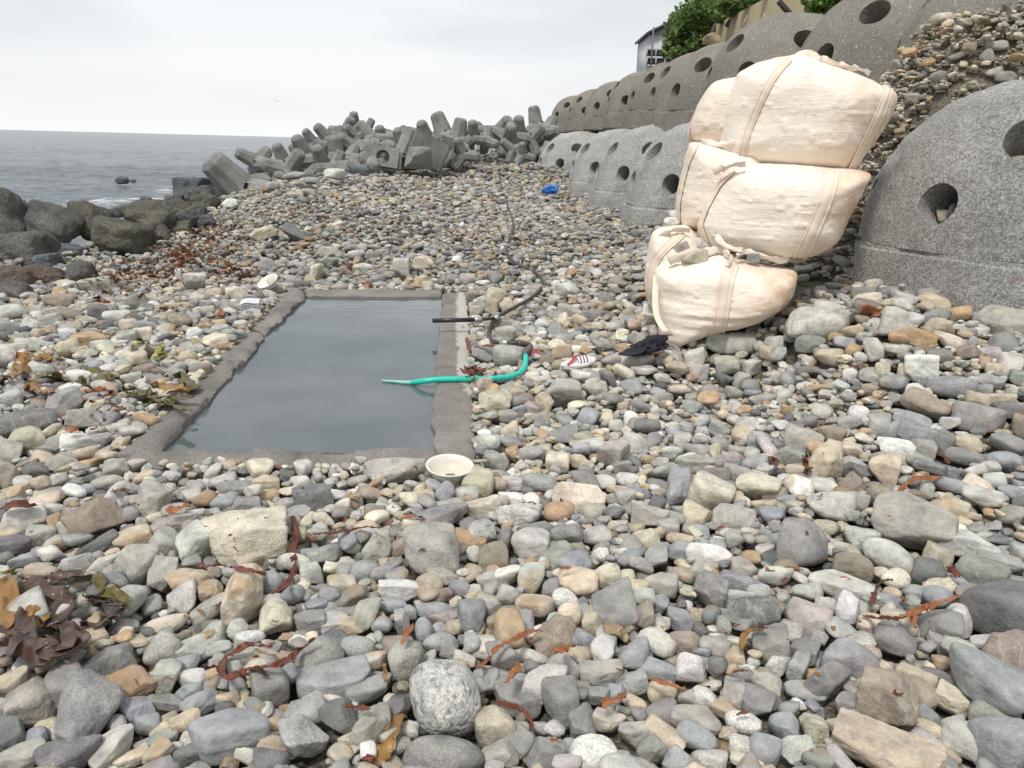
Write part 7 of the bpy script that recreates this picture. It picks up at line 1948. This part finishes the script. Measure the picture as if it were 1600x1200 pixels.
OW = [
 ([(90, 600), (130, 620), (160, 660), (120, 720), (40, 755), (0, 760)], 14, 'b', 'amber and olive blade draped over the white speckled boulder at the left'),
 ([(160, 610), (230, 620), (340, 635), (420, 650)], 9, 'b', 'thin tan blade behind the white speckled long boulder'),
 ([(215, 740), (300, 760), (380, 760), (470, 790), (560, 790)], 20, 'g', 'crumpled olive blade in front of the white speckled long boulder'),
 ([(150, 800), (230, 830), (330, 850)], 14, 'b', 'tan crumpled blade below the olive one on the left'),
 ([(500, 690), (560, 720), (650, 735), (720, 750), (790, 790)], 12, 'g', 'olive blade trailing right among the grey stones'),
 ([(920, 770), (960, 790), (1010, 815), (1070, 820), (1130, 850), (1200, 840)], 16, 'b', 'amber blade at the basin wall'),
 ([(1100, 760), (1150, 730), (1180, 760), (1200, 810), (1130, 820)], 20, 'g', 'upright olive blade touching the left basin wall'),
 ([(935, 850), (970, 890), (1020, 900), (1060, 920)], 22, 'g', 'broad dark olive blade hanging by the basin wall'),
 ([(1060, 890), (1140, 885), (1230, 875)], 7, 'g', 'narrow olive strip lying over the left basin wall'),
 ([(1040, 900), (1100, 940), (1150, 965), (1210, 975)], 9, 'g', 'olive strip reaching down the basin wall to the water'),
 ([(800, 850), (850, 870), (900, 840), (940, 825)], 11, 'g', 'olive blade with light edge left of the basin wall'),
 ([(800, 575), (850, 555), (900, 545), (950, 550)], 9, 'G', 'yellow-green blade among pale stones left of the basin'),
 ([(990, 570), (1010, 600), (1005, 630), (960, 640)], 11, 'G', 'pale yellow-green curl beside the cream stones'),
 ([(600, 740), (640, 760), (720, 770)], 9, 'g', 'short olive scrap in the middle of the left stones'),
]
for i, (p_, w_, mk, lab) in enumerate(OW): weed(z3(p_), w_ * 1.6, mk, lab, GR3, name='kelp_blade', cat='kelp', lift=.015, seed=90 + i, frill=.15)
gy_ = [(416, 478), (422, 480)]; weed([(412, 481), (418, 480), (424, 482)], 7, 'G', 'small yellow-green scrap beside the folded towel', GR3, name='kelp_blade', cat='kelp', seed=130)
# litter of small weed fragments (nobody could count it)
g = np.random.default_rng(31); V_, F_, CC_ = [], [], []
spots = [(300, 395, 60, 26, 300), (245, 352, 40, 12, 90), (300, 340, 35, 12, 120), (360, 425, 30, 14, 100), (230, 430, 60, 25, 160), (330, 360, 40, 16, 140), (170, 440, 40, 20, 60), (80, 580, 60, 30, 50), (150, 650, 60, 30, 30), (740, 590, 18, 30, 40), (455, 330, 30, 10, 50), (280, 400, 20, 10, 90), (60, 560, 50, 20, 30), (740, 375, 50, 12, 60), (1260, 720, 30, 12, 20), (500, 800, 300, 60, 40), (300, 1000, 260, 120, 30), (1200, 950, 330, 180, 40)]
cols = [(.26, .09, .045), (.36, .15, .06), (.18, .06, .035), (.34, .17, .07), (.10, .05, .03)]
for (cx, cy, rx, ry, nn) in spots:
    for _ in range(int(nn * (1.3 if cx < 400 and cy < 460 else 1))):
        px, py = cx + g.normal() * rx * .6, cy + g.normal() * ry * .6
        if px < 2: continue
        q = onbeach(px, py, .004)
        if in_poly(q[0], q[1], pool_out): continue
        d = float(PX(q)[2][0]); s = g.uniform(.012, .05) * (1 if d > 6 else .45); a = g.uniform(0, 6.28); t1 = np.array([math.cos(a), math.sin(a), g.normal() * .4]); t2 = np.cross(t1, [0, 0, 1]) + [0, 0, g.normal() * .5]; k = len(V_); n5 = 5; w_ = s * g.uniform(.25, .5)
        for i in range(n5):
            t = i / (n5 - 1); c_ = q + t1 * s * (t - .5) * 2 + np.array([0, 0, .006 + .35 * s * math.sin(3 * t + a)]); ww = w_ * math.sin(math.pi * (t * .8 + .15)); V_ += [c_ - t2 * ww, c_ + t2 * ww + [0, 0, g.normal() * ww * .5]]
        for i in range(n5 - 1): F_.append([k + 2 * i, k + 2 * i + 1, k + 2 * i + 3, k + 2 * i + 2])
        col = jitter(cols[3 if py < 340 and g.random() < .3 else g.integers(0, 5)], g, .2); CC_ += [np.r_[col, 1]] * (2 * n5)
tag(link('weed_litter', mesh_np('weed_litter', np.array(V_), np.array(F_, np.int32), M_LEAF, np.array(CC_))), kind='stuff')
